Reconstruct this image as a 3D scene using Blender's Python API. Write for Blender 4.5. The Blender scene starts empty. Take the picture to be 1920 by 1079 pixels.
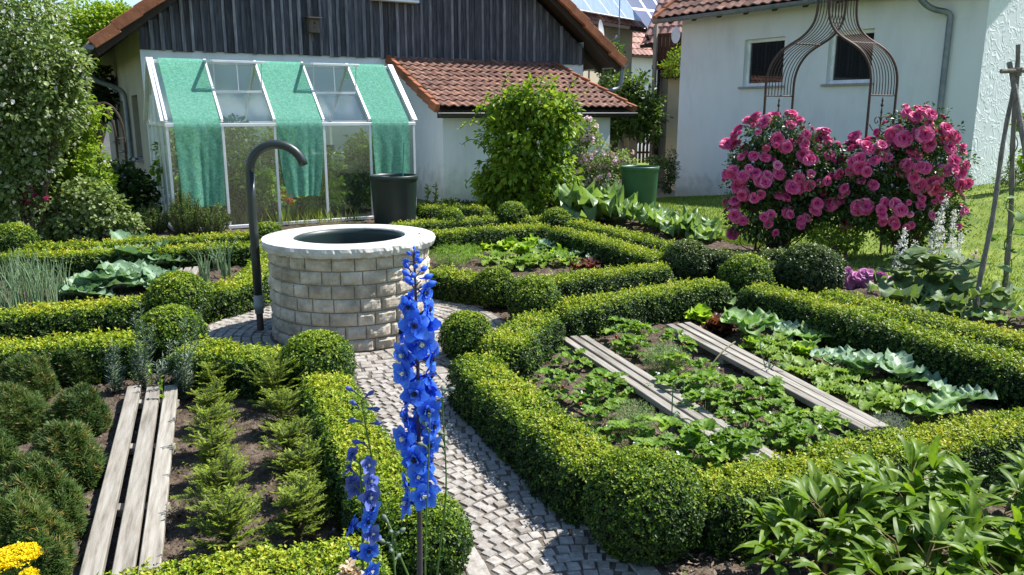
import bpy, math, random
import numpy as np
from mathutils import Vector
R = math.radians
rng = np.random.default_rng(11)
random.seed(5)
scene = bpy.context.scene
COL = scene.collection

# ------------------------------------------------------------------ survey helpers (photo pixel -> place)
F_PX, EYE = 1500.0, 1.7
PITCH = math.atan((539.5 - 211) / F_PX)
def ray(x, y):
    a = (x - 960) / F_PX; b = (539.5 - y) / F_PX
    return np.array([a, math.cos(PITCH) + b * math.sin(PITCH), -math.sin(PITCH) + b * math.cos(PITCH)])
EYEP = np.array([0, 0, EYE])
def G(x, y, z=0.0):                      # where the view ray meets height z
    d = ray(x, y); t = (z - EYE) / d[2]
    return EYEP + d * t
def DP(x, y, Y):                         # point on the view ray at distance Y
    d = ray(x, y); return EYEP + d * (Y / d[1])
def hit(x, y, P0, az):                   # vertical plane through P0 along azimuth az: (s, z)
    u = (math.sin(az), math.cos(az)); n = (-u[1], u[0]); d = ray(x, y)
    t = (n[0] * P0[0] + n[1] * P0[1]) / (n[0] * d[0] + n[1] * d[1]); P = EYEP + d * t
    return (P[0] - P0[0]) * u[0] + (P[1] - P0[1]) * u[1], P[2]
def sstep(a, b, x):
    t = np.clip((x - a) / (b - a), 0, 1); return t * t * (3 - 2 * t)

# ------------------------------------------------------------------ objects
def setp(o, label=None, cat=None, group=None, kind=None):
    if label: o['label'] = label
    if cat: o['category'] = cat
    if group: o['group'] = group
    if kind: o['kind'] = kind
    return o
def thing(name, label, cat, loc=(0, 0, 0), group=None, rz=0.0):
    o = bpy.data.objects.new(name, None); COL.objects.link(o)
    o.empty_display_size = .1
    o.location = loc; o.rotation_euler = (0, 0, rz)
    return setp(o, label, cat, group)
def link(name, me, parent=None, loc=(0, 0, 0), rz=0.0, sc=1.0):
    o = bpy.data.objects.new(name, me); COL.objects.link(o)
    o.location = loc; o.rotation_euler = (0, 0, rz); o.scale = (sc, sc, sc)
    if parent: o.parent = parent
    return o

def nrm(v):
    v = np.asarray(v, float); return v / np.maximum(np.linalg.norm(v, axis=-1, keepdims=True), 1e-9)
def runit(n):
    return nrm(rng.normal(size=(n, 3)))
def wob(P, f=1.0, s=0.0):                # cheap smooth noise, about -1..1
    x, y, z = P[..., 0] * f + s, P[..., 1] * f + s * 1.7, P[..., 2] * f + s * .6
    return (np.sin(1.7 * x + 1.3 * np.sin(1.1 * y + .4)) + np.sin(2.3 * y + 1.1 * np.sin(1.9 * z + 1.2))
            + np.sin(2.9 * z + 1.4 * np.sin(1.5 * x)) + .6 * np.sin(4.7 * x + 3.1 * y) + .6 * np.sin(5.3 * y - 3.9 * z + x)) / 4.2

class MB:
    def __init__(self): self.V = []; self.F = []; self.n = 0
    def add(self, V, Fs, mat=0, var=0.5):
        V = np.asarray(V, float).reshape(-1, 3); Fs = np.asarray(Fs, int)
        if Fs.ndim == 1: Fs = Fs[None]
        var = np.broadcast_to(np.asarray(var, float), (len(Fs),))
        self.V.append(V); self.F.append((Fs + self.n, mat, var)); self.n += len(V)
    def grid(self, P, mat=0, var=0.5, loop=False):      # P (a,b,3)
        P = np.asarray(P, float); a, b = P.shape[:2]
        i, j = np.meshgrid(np.arange(a - 1), np.arange(b if loop else b - 1), indexing='ij')
        j2 = (j + 1) % b
        Fq = np.stack([i * b + j, i * b + j2, (i + 1) * b + j2, (i + 1) * b + j], -1).reshape(-1, 4)
        if np.ndim(var) == 2: var = np.asarray(var).reshape(-1)
        self.add(P.reshape(-1, 3), Fq, mat, var)
    def box(self, c, s, ax=None, mat=0, var=0.5, bev=0.0):   # c centre, s full size, ax rows = axes
        s = np.asarray(s, float) / 2
        ax = np.eye(3) if ax is None else np.asarray(ax, float)
        if bev <= 0:
            q = np.array([[x, y, z] for z in (-1, 1) for y in (-1, 1) for x in (-1, 1)], float) * s
            Fq = [[0, 2, 3, 1], [4, 5, 7, 6], [0, 1, 5, 4], [2, 6, 7, 3], [0, 4, 6, 2], [1, 3, 7, 5]]
            self.add(q @ ax + np.asarray(c), Fq, mat, var)
        else:
            pts = []; idx = {}
            for sx in (-1, 1):
                for sy in (-1, 1):
                    for sz in (-1, 1):
                        for k in range(3):
                            p = np.array([sx, sy, sz]) * (s - bev); p[k] += (sx, sy, sz)[k] * bev
                            idx[sx, sy, sz, k] = len(pts); pts.append(p)
            q4 = []; q3 = []
            for k in range(3):
                a, b = (k + 1) % 3, (k + 2) % 3
                for sg in (-1, 1):
                    f = []
                    for (p, q) in ((-1, -1), (1, -1), (1, 1), (-1, 1)):
                        t = [0, 0, 0]; t[k] = sg; t[a] = p; t[b] = q; f.append(idx[t[0], t[1], t[2], k])
                    q4.append(f if sg > 0 else f[::-1])
                for p in (-1, 1):
                    for q in (-1, 1):
                        lo = [0, 0, 0]; lo[a] = p; lo[b] = q; lo[k] = -1; hi = list(lo); hi[k] = 1
                        q4.append([idx[(*lo, a)], idx[(*hi, a)], idx[(*hi, b)], idx[(*lo, b)]])
            for sx in (-1, 1):
                for sy in (-1, 1):
                    for sz in (-1, 1): q3.append([idx[sx, sy, sz, k] for k in range(3)])
            V = np.array(pts) @ ax + np.asarray(c)
            self.add(V, q4, mat, var); self.F.append((np.array(q3) + self.n - len(V), mat, np.full(len(q3), float(np.mean(var)))))
    def bar(self, a, b, w, h, up=(0, 0, 1), mat=0, var=.5, bev=0.0):
        a = np.asarray(a, float); b = np.asarray(b, float); d = nrm(b - a); x = nrm(np.cross(d, up)); z = np.cross(x, d)
        self.box((a + b) / 2, (w, np.linalg.norm(b - a), h), np.array([x, d, z]), mat, var, bev)
    def tube(self, P, r, n=8, mat=0, var=.5, cap=True):
        P = np.asarray(P, float); m = len(P); r = np.broadcast_to(np.asarray(r, float), (m,))
        T = np.gradient(P, axis=0); T = nrm(T)
        ref = np.array([.13, .21, .97]) if abs(T[0][2]) < .9 else np.array([1., .1, 0])
        x = nrm(np.cross(T[0], ref)); X = []
        for k in range(m):
            x = nrm(x - T[k] * np.dot(x, T[k])); X.append(x)
        X = np.array(X); Y = np.cross(T, X); a = np.linspace(0, 2 * np.pi, n, endpoint=False)
        ring = P[:, None] + r[:, None, None] * (np.cos(a)[None, :, None] * X[:, None] + np.sin(a)[None, :, None] * Y[:, None])
        self.grid(ring, mat, var, loop=True)
        if cap:
            base = self.n - m * n
            for k, fl in ((0, True), (m - 1, False)):
                f = base + k * n + np.arange(n); self.F.append((f[::-1][None] if fl else f[None], mat, np.full(1, float(np.mean(var)))))
    def lathe(self, prof, c, n=40, mat=0, var=.5):        # prof [(r,z)...]
        prof = np.asarray(prof, float); a = np.linspace(0, 2 * np.pi, n, endpoint=False)
        P = np.stack([prof[:, 0:1] * np.cos(a), prof[:, 0:1] * np.sin(a), np.repeat(prof[:, 1:2], n, 1)], -1) + np.asarray(c)
        self.grid(P, mat, var, loop=True)
    def mesh(self, name, mats, smooth=False, org=(0, 0, 0)):
        V = np.concatenate(self.V) - np.asarray(org, float)
        me = bpy.data.meshes.new(name); me.vertices.add(len(V)); me.vertices.foreach_set('co', V.astype(np.float32).ravel())
        ls, lt, mi, va, st = [], [], [], [], 0
        for Fs, m, v in self.F:
            k = Fs.shape[1]; ls.append(Fs.ravel()); lt.append(np.full(len(Fs), k)); mi.append(np.full(len(Fs), m)); va.append(v)
        loops = np.concatenate(ls); tot = np.concatenate(lt); start = np.concatenate([[0], np.cumsum(tot)[:-1]])
        me.loops.add(len(loops)); me.loops.foreach_set('vertex_index', loops.astype(np.int32))
        me.polygons.add(len(tot)); me.polygons.foreach_set('loop_start', start.astype(np.int32)); me.polygons.foreach_set('loop_total', tot.astype(np.int32))
        me.polygons.foreach_set('material_index', np.concatenate(mi).astype(np.int32))
        me.polygons.foreach_set('use_smooth', np.full(len(tot), bool(smooth)))
        at = me.attributes.new('var', 'FLOAT', 'FACE'); at.data.foreach_set('value', np.concatenate(va).astype(np.float32))
        for m in (mats if isinstance(mats, (list, tuple)) else [mats]): me.materials.append(m)
        me.update(calc_edges=True); me.validate()
        return me
    def build(self, name, mats, parent=None, smooth=False, org=(0, 0, 0)):
        return link(name, self.mesh(name, mats, smooth, org), parent, loc=(0, 0, 0) if parent else org)

# ------------------------------------------------------------------ materials
def newmat(name):
    m = bpy.data.materials.new(name); m.use_nodes = True; nt = m.node_tree; nt.nodes.clear()
    return m, nt, nt.nodes.new('ShaderNodeOutputMaterial')
def ramp(nt, stops):
    r = nt.nodes.new('ShaderNodeValToRGB'); e = r.color_ramp.elements
    while len(e) < len(stops): e.new(.5)
    for el, (p, c) in zip(e, stops): el.position = p; el.color = (*c, 1)
    return r
def pbsdf(nt, rough=.6, spec=.3, metal=0.0):
    b = nt.nodes.new('ShaderNodeBsdfPrincipled'); b.inputs['Roughness'].default_value = rough
    b.inputs['Specular IOR Level'].default_value = spec; b.inputs['Metallic'].default_value = metal
    return b
def M_leaf(name, stops, trans=.35, rough=.45, spec=.35, tcol=(1.25, 1.3, .6)):
    m, nt, out = newmat(name); L = nt.links
    a = nt.nodes.new('ShaderNodeAttribute'); a.attribute_name = 'var'
    r = ramp(nt, stops); L.new(a.outputs['Fac'], r.inputs[0])
    tc = nt.nodes.new('ShaderNodeTexCoord'); nz = nt.nodes.new('ShaderNodeTexNoise'); nz.inputs['Scale'].default_value = 60; nz.inputs['Detail'].default_value = 2
    L.new(tc.outputs['Object'], nz.inputs['Vector'])
    mr = nt.nodes.new('ShaderNodeMapRange'); mr.inputs['From Min'].default_value = .3; mr.inputs['From Max'].default_value = .7
    mr.inputs['To Min'].default_value = .8; mr.inputs['To Max'].default_value = 1.2; L.new(nz.outputs['Fac'], mr.inputs['Value'])
    vm = nt.nodes.new('ShaderNodeVectorMath'); vm.operation = 'SCALE'; L.new(r.outputs[0], vm.inputs[0]); L.new(mr.outputs[0], vm.inputs['Scale'])
    b = pbsdf(nt, rough, spec); L.new(vm.outputs[0], b.inputs['Base Color'])
    t = nt.nodes.new('ShaderNodeBsdfTranslucent'); v2 = nt.nodes.new('ShaderNodeVectorMath'); v2.operation = 'MULTIPLY'
    v2.inputs[1].default_value = tcol; L.new(vm.outputs[0], v2.inputs[0]); L.new(v2.outputs[0], t.inputs['Color'])
    mx = nt.nodes.new('ShaderNodeMixShader'); mx.inputs[0].default_value = trans
    L.new(b.outputs[0], mx.inputs[1]); L.new(t.outputs[0], mx.inputs[2]); L.new(mx.outputs[0], out.inputs[0])
    return m
def M_surf(name, stops, scale=8, rough=.8, spec=.2, bump=.0, bscale=None, metal=0.0, stretch=(1, 1, 1), varmix=.0, detail=6, bdist=.02, varstops=None, rot=0.0):
    """noise through a colour ramp, optional per-face 'var' tint, optional bump"""
    m, nt, out = newmat(name); L = nt.links
    tc = nt.nodes.new('ShaderNodeTexCoord'); mp = nt.nodes.new('ShaderNodeMapping'); mp.inputs['Scale'].default_value = stretch
    if rot:
        m0 = nt.nodes.new('ShaderNodeMapping'); m0.inputs['Rotation'].default_value = (0, 0, rot); L.new(tc.outputs['Object'], m0.inputs[0]); L.new(m0.outputs[0], mp.inputs[0])
    else: L.new(tc.outputs['Object'], mp.inputs[0])
    nz = nt.nodes.new('ShaderNodeTexNoise'); nz.inputs['Scale'].default_value = scale; nz.inputs['Detail'].default_value = detail; nz.inputs['Roughness'].default_value = .62
    L.new(mp.outputs[0], nz.inputs['Vector'])
    st = [(.28 + .44 * p, c) for p, c in stops]
    r = ramp(nt, st); L.new(nz.outputs['Fac'], r.inputs[0]); colr = r.outputs[0]
    if varmix > 0:
        a = nt.nodes.new('ShaderNodeAttribute'); a.attribute_name = 'var'
        vs = varstops or [(0, (.45, .45, .45)), (1, (1.5, 1.5, 1.5))]
        r2 = ramp(nt, vs); L.new(a.outputs['Fac'], r2.inputs[0])
        mm = nt.nodes.new('ShaderNodeMix'); mm.data_type = 'RGBA'; mm.blend_type = 'MULTIPLY'; mm.inputs[0].default_value = varmix
        L.new(colr, mm.inputs[6]); L.new(r2.outputs[0], mm.inputs[7]); colr = mm.outputs[2]
    b = pbsdf(nt, rough, spec, metal); L.new(colr, b.inputs['Base Color'])
    if bump > 0:
        n2 = nt.nodes.new('ShaderNodeTexNoise'); n2.inputs['Scale'].default_value = bscale or scale * 3; n2.inputs['Detail'].default_value = 5
        L.new(mp.outputs[0], n2.inputs['Vector'])
        bp = nt.nodes.new('ShaderNodeBump'); bp.inputs['Strength'].default_value = bump; bp.inputs['Distance'].default_value = bdist
        L.new(n2.outputs['Fac'], bp.inputs['Height']); L.new(bp.outputs[0], b.inputs['Normal'])
    L.new(b.outputs[0], out.inputs[0]); return m
def flat(name, c, **k):
    return M_surf(name, [(0, tuple(x * .82 for x in c)), (1, tuple(min(1, x * 1.15) for x in c))], **k)

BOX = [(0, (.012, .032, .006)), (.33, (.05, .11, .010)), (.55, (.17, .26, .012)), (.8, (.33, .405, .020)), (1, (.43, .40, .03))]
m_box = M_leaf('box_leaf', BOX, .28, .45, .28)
m_boxdark = M_leaf('box_leaf_shaded', [(0, (.010, .026, .006)), (.5, (.05, .095, .014)), (.8, (.14, .19, .022)), (1, (.25, .22, .04))], .25, .4, .4)  # darker copy of the box leaf for shaded bushes, shade put into the colour
m_twig = flat('twig_mass', (.020, .022, .010), scale=30)
m_bark = M_surf('bark', [(0, (.05, .035, .025)), (1, (.16, .12, .085))], scale=14, stretch=(1, 1, .25), bump=.5)
m_stemgreen = flat('green_stem', (.09, .16, .04), scale=20, rough=.5)
m_stempurple = flat('dark_stem', (.075, .06, .075), scale=20, rough=.5)
m_soil = M_surf('soil', [(0, (.045, .032, .023)), (.5, (.100, .074, .054)), (1, (.19, .15, .115))], scale=16, rough=.95, spec=.1, bump=.9, bscale=55, bdist=.03)
m_clod = M_surf('soil_clod', [(0, (.06, .043, .031)), (1, (.19, .15, .115))], scale=25, rough=.95, bump=.6, bscale=90, varmix=.5)
m_cob = M_surf('granite_sett', [(0, (.185, .167, .145)), (.5, (.30, .277, .245)), (1, (.42, .39, .35))], scale=30, rough=.85, bump=.5, bscale=80, bdist=.006, varmix=.6, varstops=[(0, (.68, .62, .56)), (.5, (1, 1, 1)), (1, (1.25, 1.22, 1.18))])
m_joint = M_surf('joint_sand', [(0, (.075, .062, .048)), (1, (.155, .133, .108))], scale=40, rough=.95, bump=.5, bscale=120, bdist=.005)
m_brick = M_surf('split_limestone', [(0, (.28, .238, .18)), (.5, (.46, .405, .32)), (1, (.62, .565, .475))], scale=9, rough=.9, bump=.55, bscale=60, bdist=.008, varmix=.7, varstops=[(0, (.62, .58, .53)), (.5, (1, .98, .95)), (1, (1.2, 1.18, 1.15))])
m_mortar = flat('mortar', (.27, .245, .20), scale=30, rough=.95, bump=.4)
m_rim = M_surf('coping_concrete', [(0, (.36, .34, .30)), (.35, (.50, .48, .44)), (1, (.64, .62, .57))], scale=9, rough=.85, bump=.3, bscale=70, bdist=.004)
m_wood = M_surf('weathered_plank', [(0, (.13, .113, .09)), (.45, (.26, .235, .195)), (1, (.37, .345, .295))], scale=5, stretch=(9, .7, 9), rot=R(-19), rough=.8, bump=.35, bscale=30, bdist=.004, varmix=.6)
m_clad = M_surf('grey_cladding', [(0, (.042, .041, .046)), (.5, (.090, .088, .098)), (1, (.17, .165, .175))], scale=5, stretch=(7, 7, .55), rough=.75, bump=.5, bscale=14, bdist=.006, varmix=.9, varstops=[(0, (.4, .4, .42)), (.4, (.85, .86, .92)), (1, (3.0, 2.95, 2.9))])
m_white = M_surf('white_render', [(0, (.60, .62, .645)), (.45, (.71, .735, .765)), (1, (.77, .79, .815))], scale=1.3, rough=.9, bump=.35, bscale=30, bdist=.008, stretch=(1, 1, .35))
m_cream = M_surf('cream_render', [(0, (.66, .59, .43)), (1, (.76, .69, .52))], scale=1.5, rough=.9, bump=.15)
m_beige = M_surf('beige_render', [(0, (.30, .28, .225)), (1, (.37, .345, .285))], scale=2, rough=.9, bump=.3, bscale=50)
m_tile = M_surf('clay_tile', [(0, (.10, .055, .045)), (.5, (.20, .105, .078)), (.8, (.27, .165, .125)), (1, (.40, .33, .26))], scale=9, rough=.8, bump=.3, bscale=40, bdist=.006, varmix=.85, varstops=[(0, (.5, .5, .52)), (.5, (1, 1, 1)), (1, (1.45, 1.3, 1.15))])
m_verge = M_surf('verge_tile', [(0, (.21, .075, .038)), (1, (.37, .145, .072))], scale=6, rough=.75, bump=.2, varmix=.5)
m_pinktile = M_surf('pale_red_tile', [(0, (.30, .15, .115)), (1, (.48, .29, .24))], scale=6, rough=.8, varmix=.7)
m_zinc = M_surf('zinc', [(0, (.12, .145, .165)), (1, (.24, .275, .30))], scale=6, rough=.5, spec=.5, metal=.35)
m_alu = M_surf('aluminium', [(0, (.62, .64, .66)), (1, (.80, .81, .82))], scale=5, rough=.4, spec=.5, metal=.3)
m_rust = M_surf('rusty_iron', [(0, (.035, .025, .022)), (1, (.11, .065, .048))], scale=40, rough=.65, spec=.4, metal=.3)
m_dark = flat('dark_timber', (.05, .036, .028), scale=8, rough=.8)
m_brown = flat('brown_boards', (.085, .045, .03), scale=8, rough=.8)
m_frame = flat('white_frame', (.78, .80, .82), scale=5, rough=.4, spec=.5)
m_sill = flat('stone_sill', (.32, .30, .30), scale=12, rough=.8)
m_blackplastic = flat('dark_green_plastic', (.012, .028, .022), scale=4, rough=.45, spec=.5)
m_greenplastic = flat('green_plastic', (.03, .10, .045), scale=4, rough=.45, spec=.5)
m_pipe = flat('dark_pipe', (.022, .030, .028), scale=8, rough=.4, spec=.5)
m_asph = M_surf('drive_asphalt', [(0, (.22, .205, .19)), (1, (.34, .32, .29))], scale=9, rough=.95, bump=.3, bscale=60)
m_grass = M_surf('grass_ground', [(0, (.085, .135, .025)), (.5, (.16, .215, .038)), (1, (.24, .285, .06))], scale=3, rough=.95, bump=.6, bscale=70, bdist=.03)
m_earth = M_surf('far_ground', [(0, (.05, .085, .022)), (1, (.13, .16, .05))], scale=.6, rough=.95)
m_red = flat('red_paint', (.55, .06, .04), scale=10)

def M_window(name):
    m, nt, out = newmat(name); b = pbsdf(nt, .03, .9); b.inputs['Base Color'].default_value = (.012, .013, .014, 1)
    b.inputs['Coat Weight'].default_value = .6; b.inputs['Coat Roughness'].default_value = .02
    nt.links.new(b.outputs[0], out.inputs[0]); return m
m_pane = M_window('dark_window_glass')
def M_glass(name, clear=.72, tint=(.9, .96, .93), rough=.12, milk=0.0):
    m, nt, out = newmat(name); L = nt.links
    t = nt.nodes.new('ShaderNodeBsdfTransparent'); t.inputs[0].default_value = (*tint, 1)
    g = nt.nodes.new('ShaderNodeBsdfGlossy'); g.inputs['Roughness'].default_value = rough; g.inputs[0].default_value = (.95, .97, .97, 1)
    tc = nt.nodes.new('ShaderNodeTexCoord'); nz = nt.nodes.new('ShaderNodeTexNoise'); nz.inputs['Scale'].default_value = 130
    L.new(tc.outputs['Object'], nz.inputs[0]); bp = nt.nodes.new('ShaderNodeBump'); bp.inputs['Strength'].default_value = .22; bp.inputs['Distance'].default_value = .004
    L.new(nz.outputs['Fac'], bp.inputs['Height']); L.new(bp.outputs[0], g.inputs['Normal'])
    d = nt.nodes.new('ShaderNodeBsdfDiffuse'); d.inputs[0].default_value = (.72, .80, .84, 1)
    m1 = nt.nodes.new('ShaderNodeMixShader'); m1.inputs[0].default_value = 1 - clear
    L.new(t.outputs[0], m1.inputs[1]); L.new(g.outputs[0], m1.inputs[2])
    m2 = nt.nodes.new('ShaderNodeMixShader'); m2.inputs[0].default_value = milk
    L.new(m1.outputs[0], m2.inputs[1]); L.new(d.outputs[0], m2.inputs[2]); L.new(m2.outputs[0], out.inputs[0]); return m
m_glass = M_glass('greenhouse_glass', .84, (.82, .88, .82), rough=.12, milk=.02)
m_poly = M_glass('frosted_sheet', .72, (.8, .88, .92), .3, .6)
def M_net(name):
    m, nt, out = newmat(name); L = nt.links
    tc = nt.nodes.new('ShaderNodeTexCoord'); nz = nt.nodes.new('ShaderNodeTexNoise'); nz.inputs['Scale'].default_value = 28; nz.inputs['Detail'].default_value = 8; nz.inputs['Roughness'].default_value = .75
    L.new(tc.outputs['Object'], nz.inputs[0])
    r = ramp(nt, [(.3, (.08, .31, .205)), (.5, (.17, .46, .33)), (.72, (.34, .64, .52))]); L.new(nz.outputs['Fac'], r.inputs[0])
    d = nt.nodes.new('ShaderNodeBsdfDiffuse'); L.new(r.outputs[0], d.inputs[0])
    tl = nt.nodes.new('ShaderNodeBsdfTranslucent'); L.new(r.outputs[0], tl.inputs[0])
    m0 = nt.nodes.new('ShaderNodeMixShader'); m0.inputs[0].default_value = .3; L.new(d.outputs[0], m0.inputs[1]); L.new(tl.outputs[0], m0.inputs[2])
    t = nt.nodes.new('ShaderNodeBsdfTransparent'); t.inputs[0].default_value = (.75, .95, .85, 1)
    mr = nt.nodes.new('ShaderNodeMapRange'); mr.inputs['From Min'].default_value = .35; mr.inputs['From Max'].default_value = .65
    mr.inputs['To Min'].default_value = .20; mr.inputs['To Max'].default_value = .46
    n2 = nt.nodes.new('ShaderNodeTexNoise'); n2.inputs['Scale'].default_value = 45; n2.inputs['Detail'].default_value = 4; L.new(tc.outputs['Object'], n2.inputs[0]); L.new(n2.outputs['Fac'], mr.inputs['Value'])
    mx = nt.nodes.new('ShaderNodeMixShader'); L.new(mr.outputs[0], mx.inputs[0]); L.new(m0.outputs[0], mx.inputs[1]); L.new(t.outputs[0], mx.inputs[2])
    L.new(mx.outputs[0], out.inputs[0]); return m
m_net = M_net('green_shade_net')
def M_water():
    m, nt, out = newmat('dark_water'); b = pbsdf(nt, .02, .6); b.inputs['Base Color'].default_value = (.012, .02, .018, 1); nt.links.new(b.outputs[0], out.inputs[0]); return m
m_water = M_water()
def M_solar(name, c, lines=(.62, .66, .70)):
    m, nt, out = newmat(name); b = pbsdf(nt, .18, .7); L = nt.links
    tc = nt.nodes.new('ShaderNodeTexCoord'); br = nt.nodes.new('ShaderNodeTexBrick'); br.offset = 0
    br.inputs['Color1'].default_value = (*c, 1); br.inputs['Color2'].default_value = (*[x * 1.15 for x in c], 1); br.inputs['Mortar'].default_value = (*[x * 1.9 for x in c], 1)
    br.inputs['Scale'].default_value = 6; br.inputs['Mortar Size'].default_value = .012; br.inputs['Brick Width'].default_value = 1; br.inputs['Row Height'].default_value = 1
    L.new(tc.outputs['Object'], br.inputs[0]); L.new(br.outputs[0], b.inputs['Base Color']); L.new(b.outputs[0], out.inputs[0]); return m
m_solar = M_solar('solar_cells', (.22, .28, .38)); m_solarb = M_solar('navy_cells', (.03, .045, .11))
def add_splash(m):                       # splashed earth and algae along the foot of a rendered wall
    nt = m.node_tree; L = nt.links; b = [n for n in nt.nodes if n.type == 'BSDF_PRINCIPLED'][0]; src = b.inputs['Base Color'].links[0].from_socket
    tc = nt.nodes.new('ShaderNodeTexCoord'); sx = nt.nodes.new('ShaderNodeSeparateXYZ'); L.new(tc.outputs['Object'], sx.inputs[0])
    nz = nt.nodes.new('ShaderNodeTexNoise'); nz.inputs['Scale'].default_value = 5; nz.inputs['Detail'].default_value = 7; L.new(tc.outputs['Object'], nz.inputs[0])
    a = nt.nodes.new('ShaderNodeMath'); a.operation = 'MULTIPLY_ADD'; L.new(nz.outputs['Fac'], a.inputs[0]); a.inputs[1].default_value = -1.1; L.new(sx.outputs['Z'], a.inputs[2])
    mr = nt.nodes.new('ShaderNodeMapRange'); mr.inputs['From Min'].default_value = -.42; mr.inputs['From Max'].default_value = .12; mr.inputs['To Min'].default_value = .62; mr.inputs['To Max'].default_value = 0; L.new(a.outputs[0], mr.inputs['Value'])
    mx = nt.nodes.new('ShaderNodeMix'); mx.data_type = 'RGBA'; L.new(mr.outputs[0], mx.inputs[0]); L.new(src, mx.inputs[6]); mx.inputs[7].default_value = (.36, .35, .30, 1); L.new(mx.outputs[2], b.inputs['Base Color'])
add_splash(m_white)
# stucco gable with trowelled arcs
def M_stucco():
    m, nt, out = newmat('trowelled_stucco'); L = nt.links; b = pbsdf(nt, .9, .15)
    b.inputs['Base Color'].default_value = (.72, .74, .765, 1)
    tc = nt.nodes.new('ShaderNodeTexCoord'); nz = nt.nodes.new('ShaderNodeTexNoise'); nz.inputs['Scale'].default_value = 3.6; nz.inputs['Detail'].default_value = 2; nz.inputs['Distortion'].default_value = .8
    L.new(tc.outputs['Object'], nz.inputs[0])
    r = ramp(nt, [(.40, (0, 0, 0)), (.47, (1, 1, 1)), (.49, (.2, .2, .2)), (.56, (.1, .1, .1)), (.60, (.9, .9, .9)), (.62, (0, 0, 0))]); L.new(nz.outputs['Fac'], r.inputs[0])
    bp = nt.nodes.new('ShaderNodeBump'); bp.inputs['Strength'].default_value = .35; bp.inputs['Distance'].default_value = .02
    L.new(r.outputs[0], bp.inputs['Height']); L.new(bp.outputs[0], b.inputs['Normal']); L.new(b.outputs[0], out.inputs[0]); return m
m_stucco = M_stucco()

def greens(dark, mid, light, tip): return [(0, dark), (.4, mid), (.75, light), (1, tip)]
m_climb = M_leaf('climber_leaf', greens((.03, .07, .008), (.13, .225, .018), (.28, .39, .035), (.40, .47, .06)), .42, .45, .3)
m_treel = M_leaf('bright_tree_leaf', greens((.04, .09, .008), (.15, .26, .016), (.28, .40, .028), (.36, .45, .045)), .42, .5, .3)
m_darkl = M_leaf('dark_bush_leaf', greens((.012, .028, .008), (.035, .07, .018), (.10, .16, .035), (.22, .26, .08)), .3, .4)
m_greyl = M_leaf('grey_green_leaf', greens((.04, .075, .022), (.13, .195, .055), (.28, .35, .13), (.45, .49, .30)), .38, .45, .3)
m_apple = M_leaf('tree_leaf', greens((.02, .045, .01), (.06, .12, .022), (.15, .24, .045), (.28, .35, .11)), .35, .42)
m_rosel = M_leaf('rose_leaf', greens((.014, .035, .010), (.045, .095, .02), (.12, .20, .04), (.25, .30, .07)), .3, .35, .5)
m_rosemary = M_leaf('needle_herb_leaf', greens((.02, .05, .012), (.08, .145, .03), (.17, .26, .05), (.25, .34, .09)), .3, .5)
m_yew = M_leaf('yew_needle', greens((.02, .045, .008), (.09, .145, .016), (.25, .32, .025), (.40, .42, .05)), .35, .45)
m_pine = M_leaf('brown_tipped_needle', [(0, (.016, .038, .010)), (.4, (.055, .105, .022)), (.66, (.11, .165, .032)), (.84, (.21, .19, .045)), (1, (.33, .19, .06))], .28, .5, .25)
m_lav = M_leaf('silver_leaf', greens((.05, .075, .05), (.13, .175, .125), (.23, .285, .21), (.32, .36, .29)), .2, .6)
m_onion = M_leaf('onion_leaf', greens((.045, .10, .045), (.125, .22, .10), (.24, .35, .18), (.36, .45, .27)), .28, .45, .35)
m_cab = M_leaf('cabbage_leaf', greens((.06, .135, .04), (.17, .28, .09), (.30, .42, .18), (.56, .63, .42)), .3, .5, .28, (1.0, 1.25, .55))
m_cabb = M_leaf('blue_cabbage_leaf', greens((.05, .115, .06), (.14, .24, .135), (.28, .39, .25), (.56, .63, .48)), .28, .5, .28, (1.0, 1.2, .6))
m_straw = M_leaf('strawberry_leaf', greens((.03, .085, .012), (.10, .20, .022), (.19, .31, .035), (.30, .40, .06)), .38, .5, .22)
m_lett = M_leaf('lettuce_leaf', greens((.10, .20, .02), (.24, .38, .04), (.38, .52, .08), (.50, .60, .16)), .45, .4, .4)
m_radish = M_leaf('radish_leaf', greens((.05, .11, .015), (.14, .24, .03), (.25, .36, .05), (.40, .48, .14)), .4, .45, .3)
m_redl = M_leaf('red_lettuce_leaf', greens((.035, .012, .010), (.10, .030, .018), (.18, .06, .03), (.16, .16, .04)), .4, .35, .5)
m_marrow = M_leaf('big_leaf', greens((.045, .10, .035), (.12, .205, .06), (.225, .335, .11), (.42, .49, .30)), .4, .4, .4)
m_dill = M_leaf('feather_leaf', greens((.08, .16, .02), (.17, .30, .03), (.28, .44, .05), (.36, .5, .09)), .4, .5)
m_herb = M_leaf('thyme_leaf', greens((.08, .13, .05), (.19, .27, .10), (.30, .39, .16), (.40, .47, .24)), .3, .5)
m_peony = M_leaf('peony_leaf', greens((.03, .075, .010), (.105, .19, .016), (.195, .295, .025), (.29, .39, .045)), .42, .45, .32)
m_sage = M_leaf('felt_leaf', greens((.03, .065, .02), (.09, .15, .05), (.19, .26, .10), (.30, .36, .18)), .35, .5)
m_grassb = M_leaf('grass_blade', greens((.075, .125, .02), (.165, .235, .032), (.26, .32, .05), (.36, .39, .10)), .35, .5)
m_hillf = M_leaf('far_forest', greens((.02, .04, .016), (.05, .085, .03), (.09, .135, .045), (.14, .18, .07)), .2, .6)
PINK = [(0, (.27, .008, .075)), (.4, (.54, .024, .16)), (.75, (.71, .095, .27)), (1, (.84, .34, .48))]
m_pink = M_leaf('pink_petal', PINK, .3, .5, .2, (1.1, .8, .9))
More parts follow.
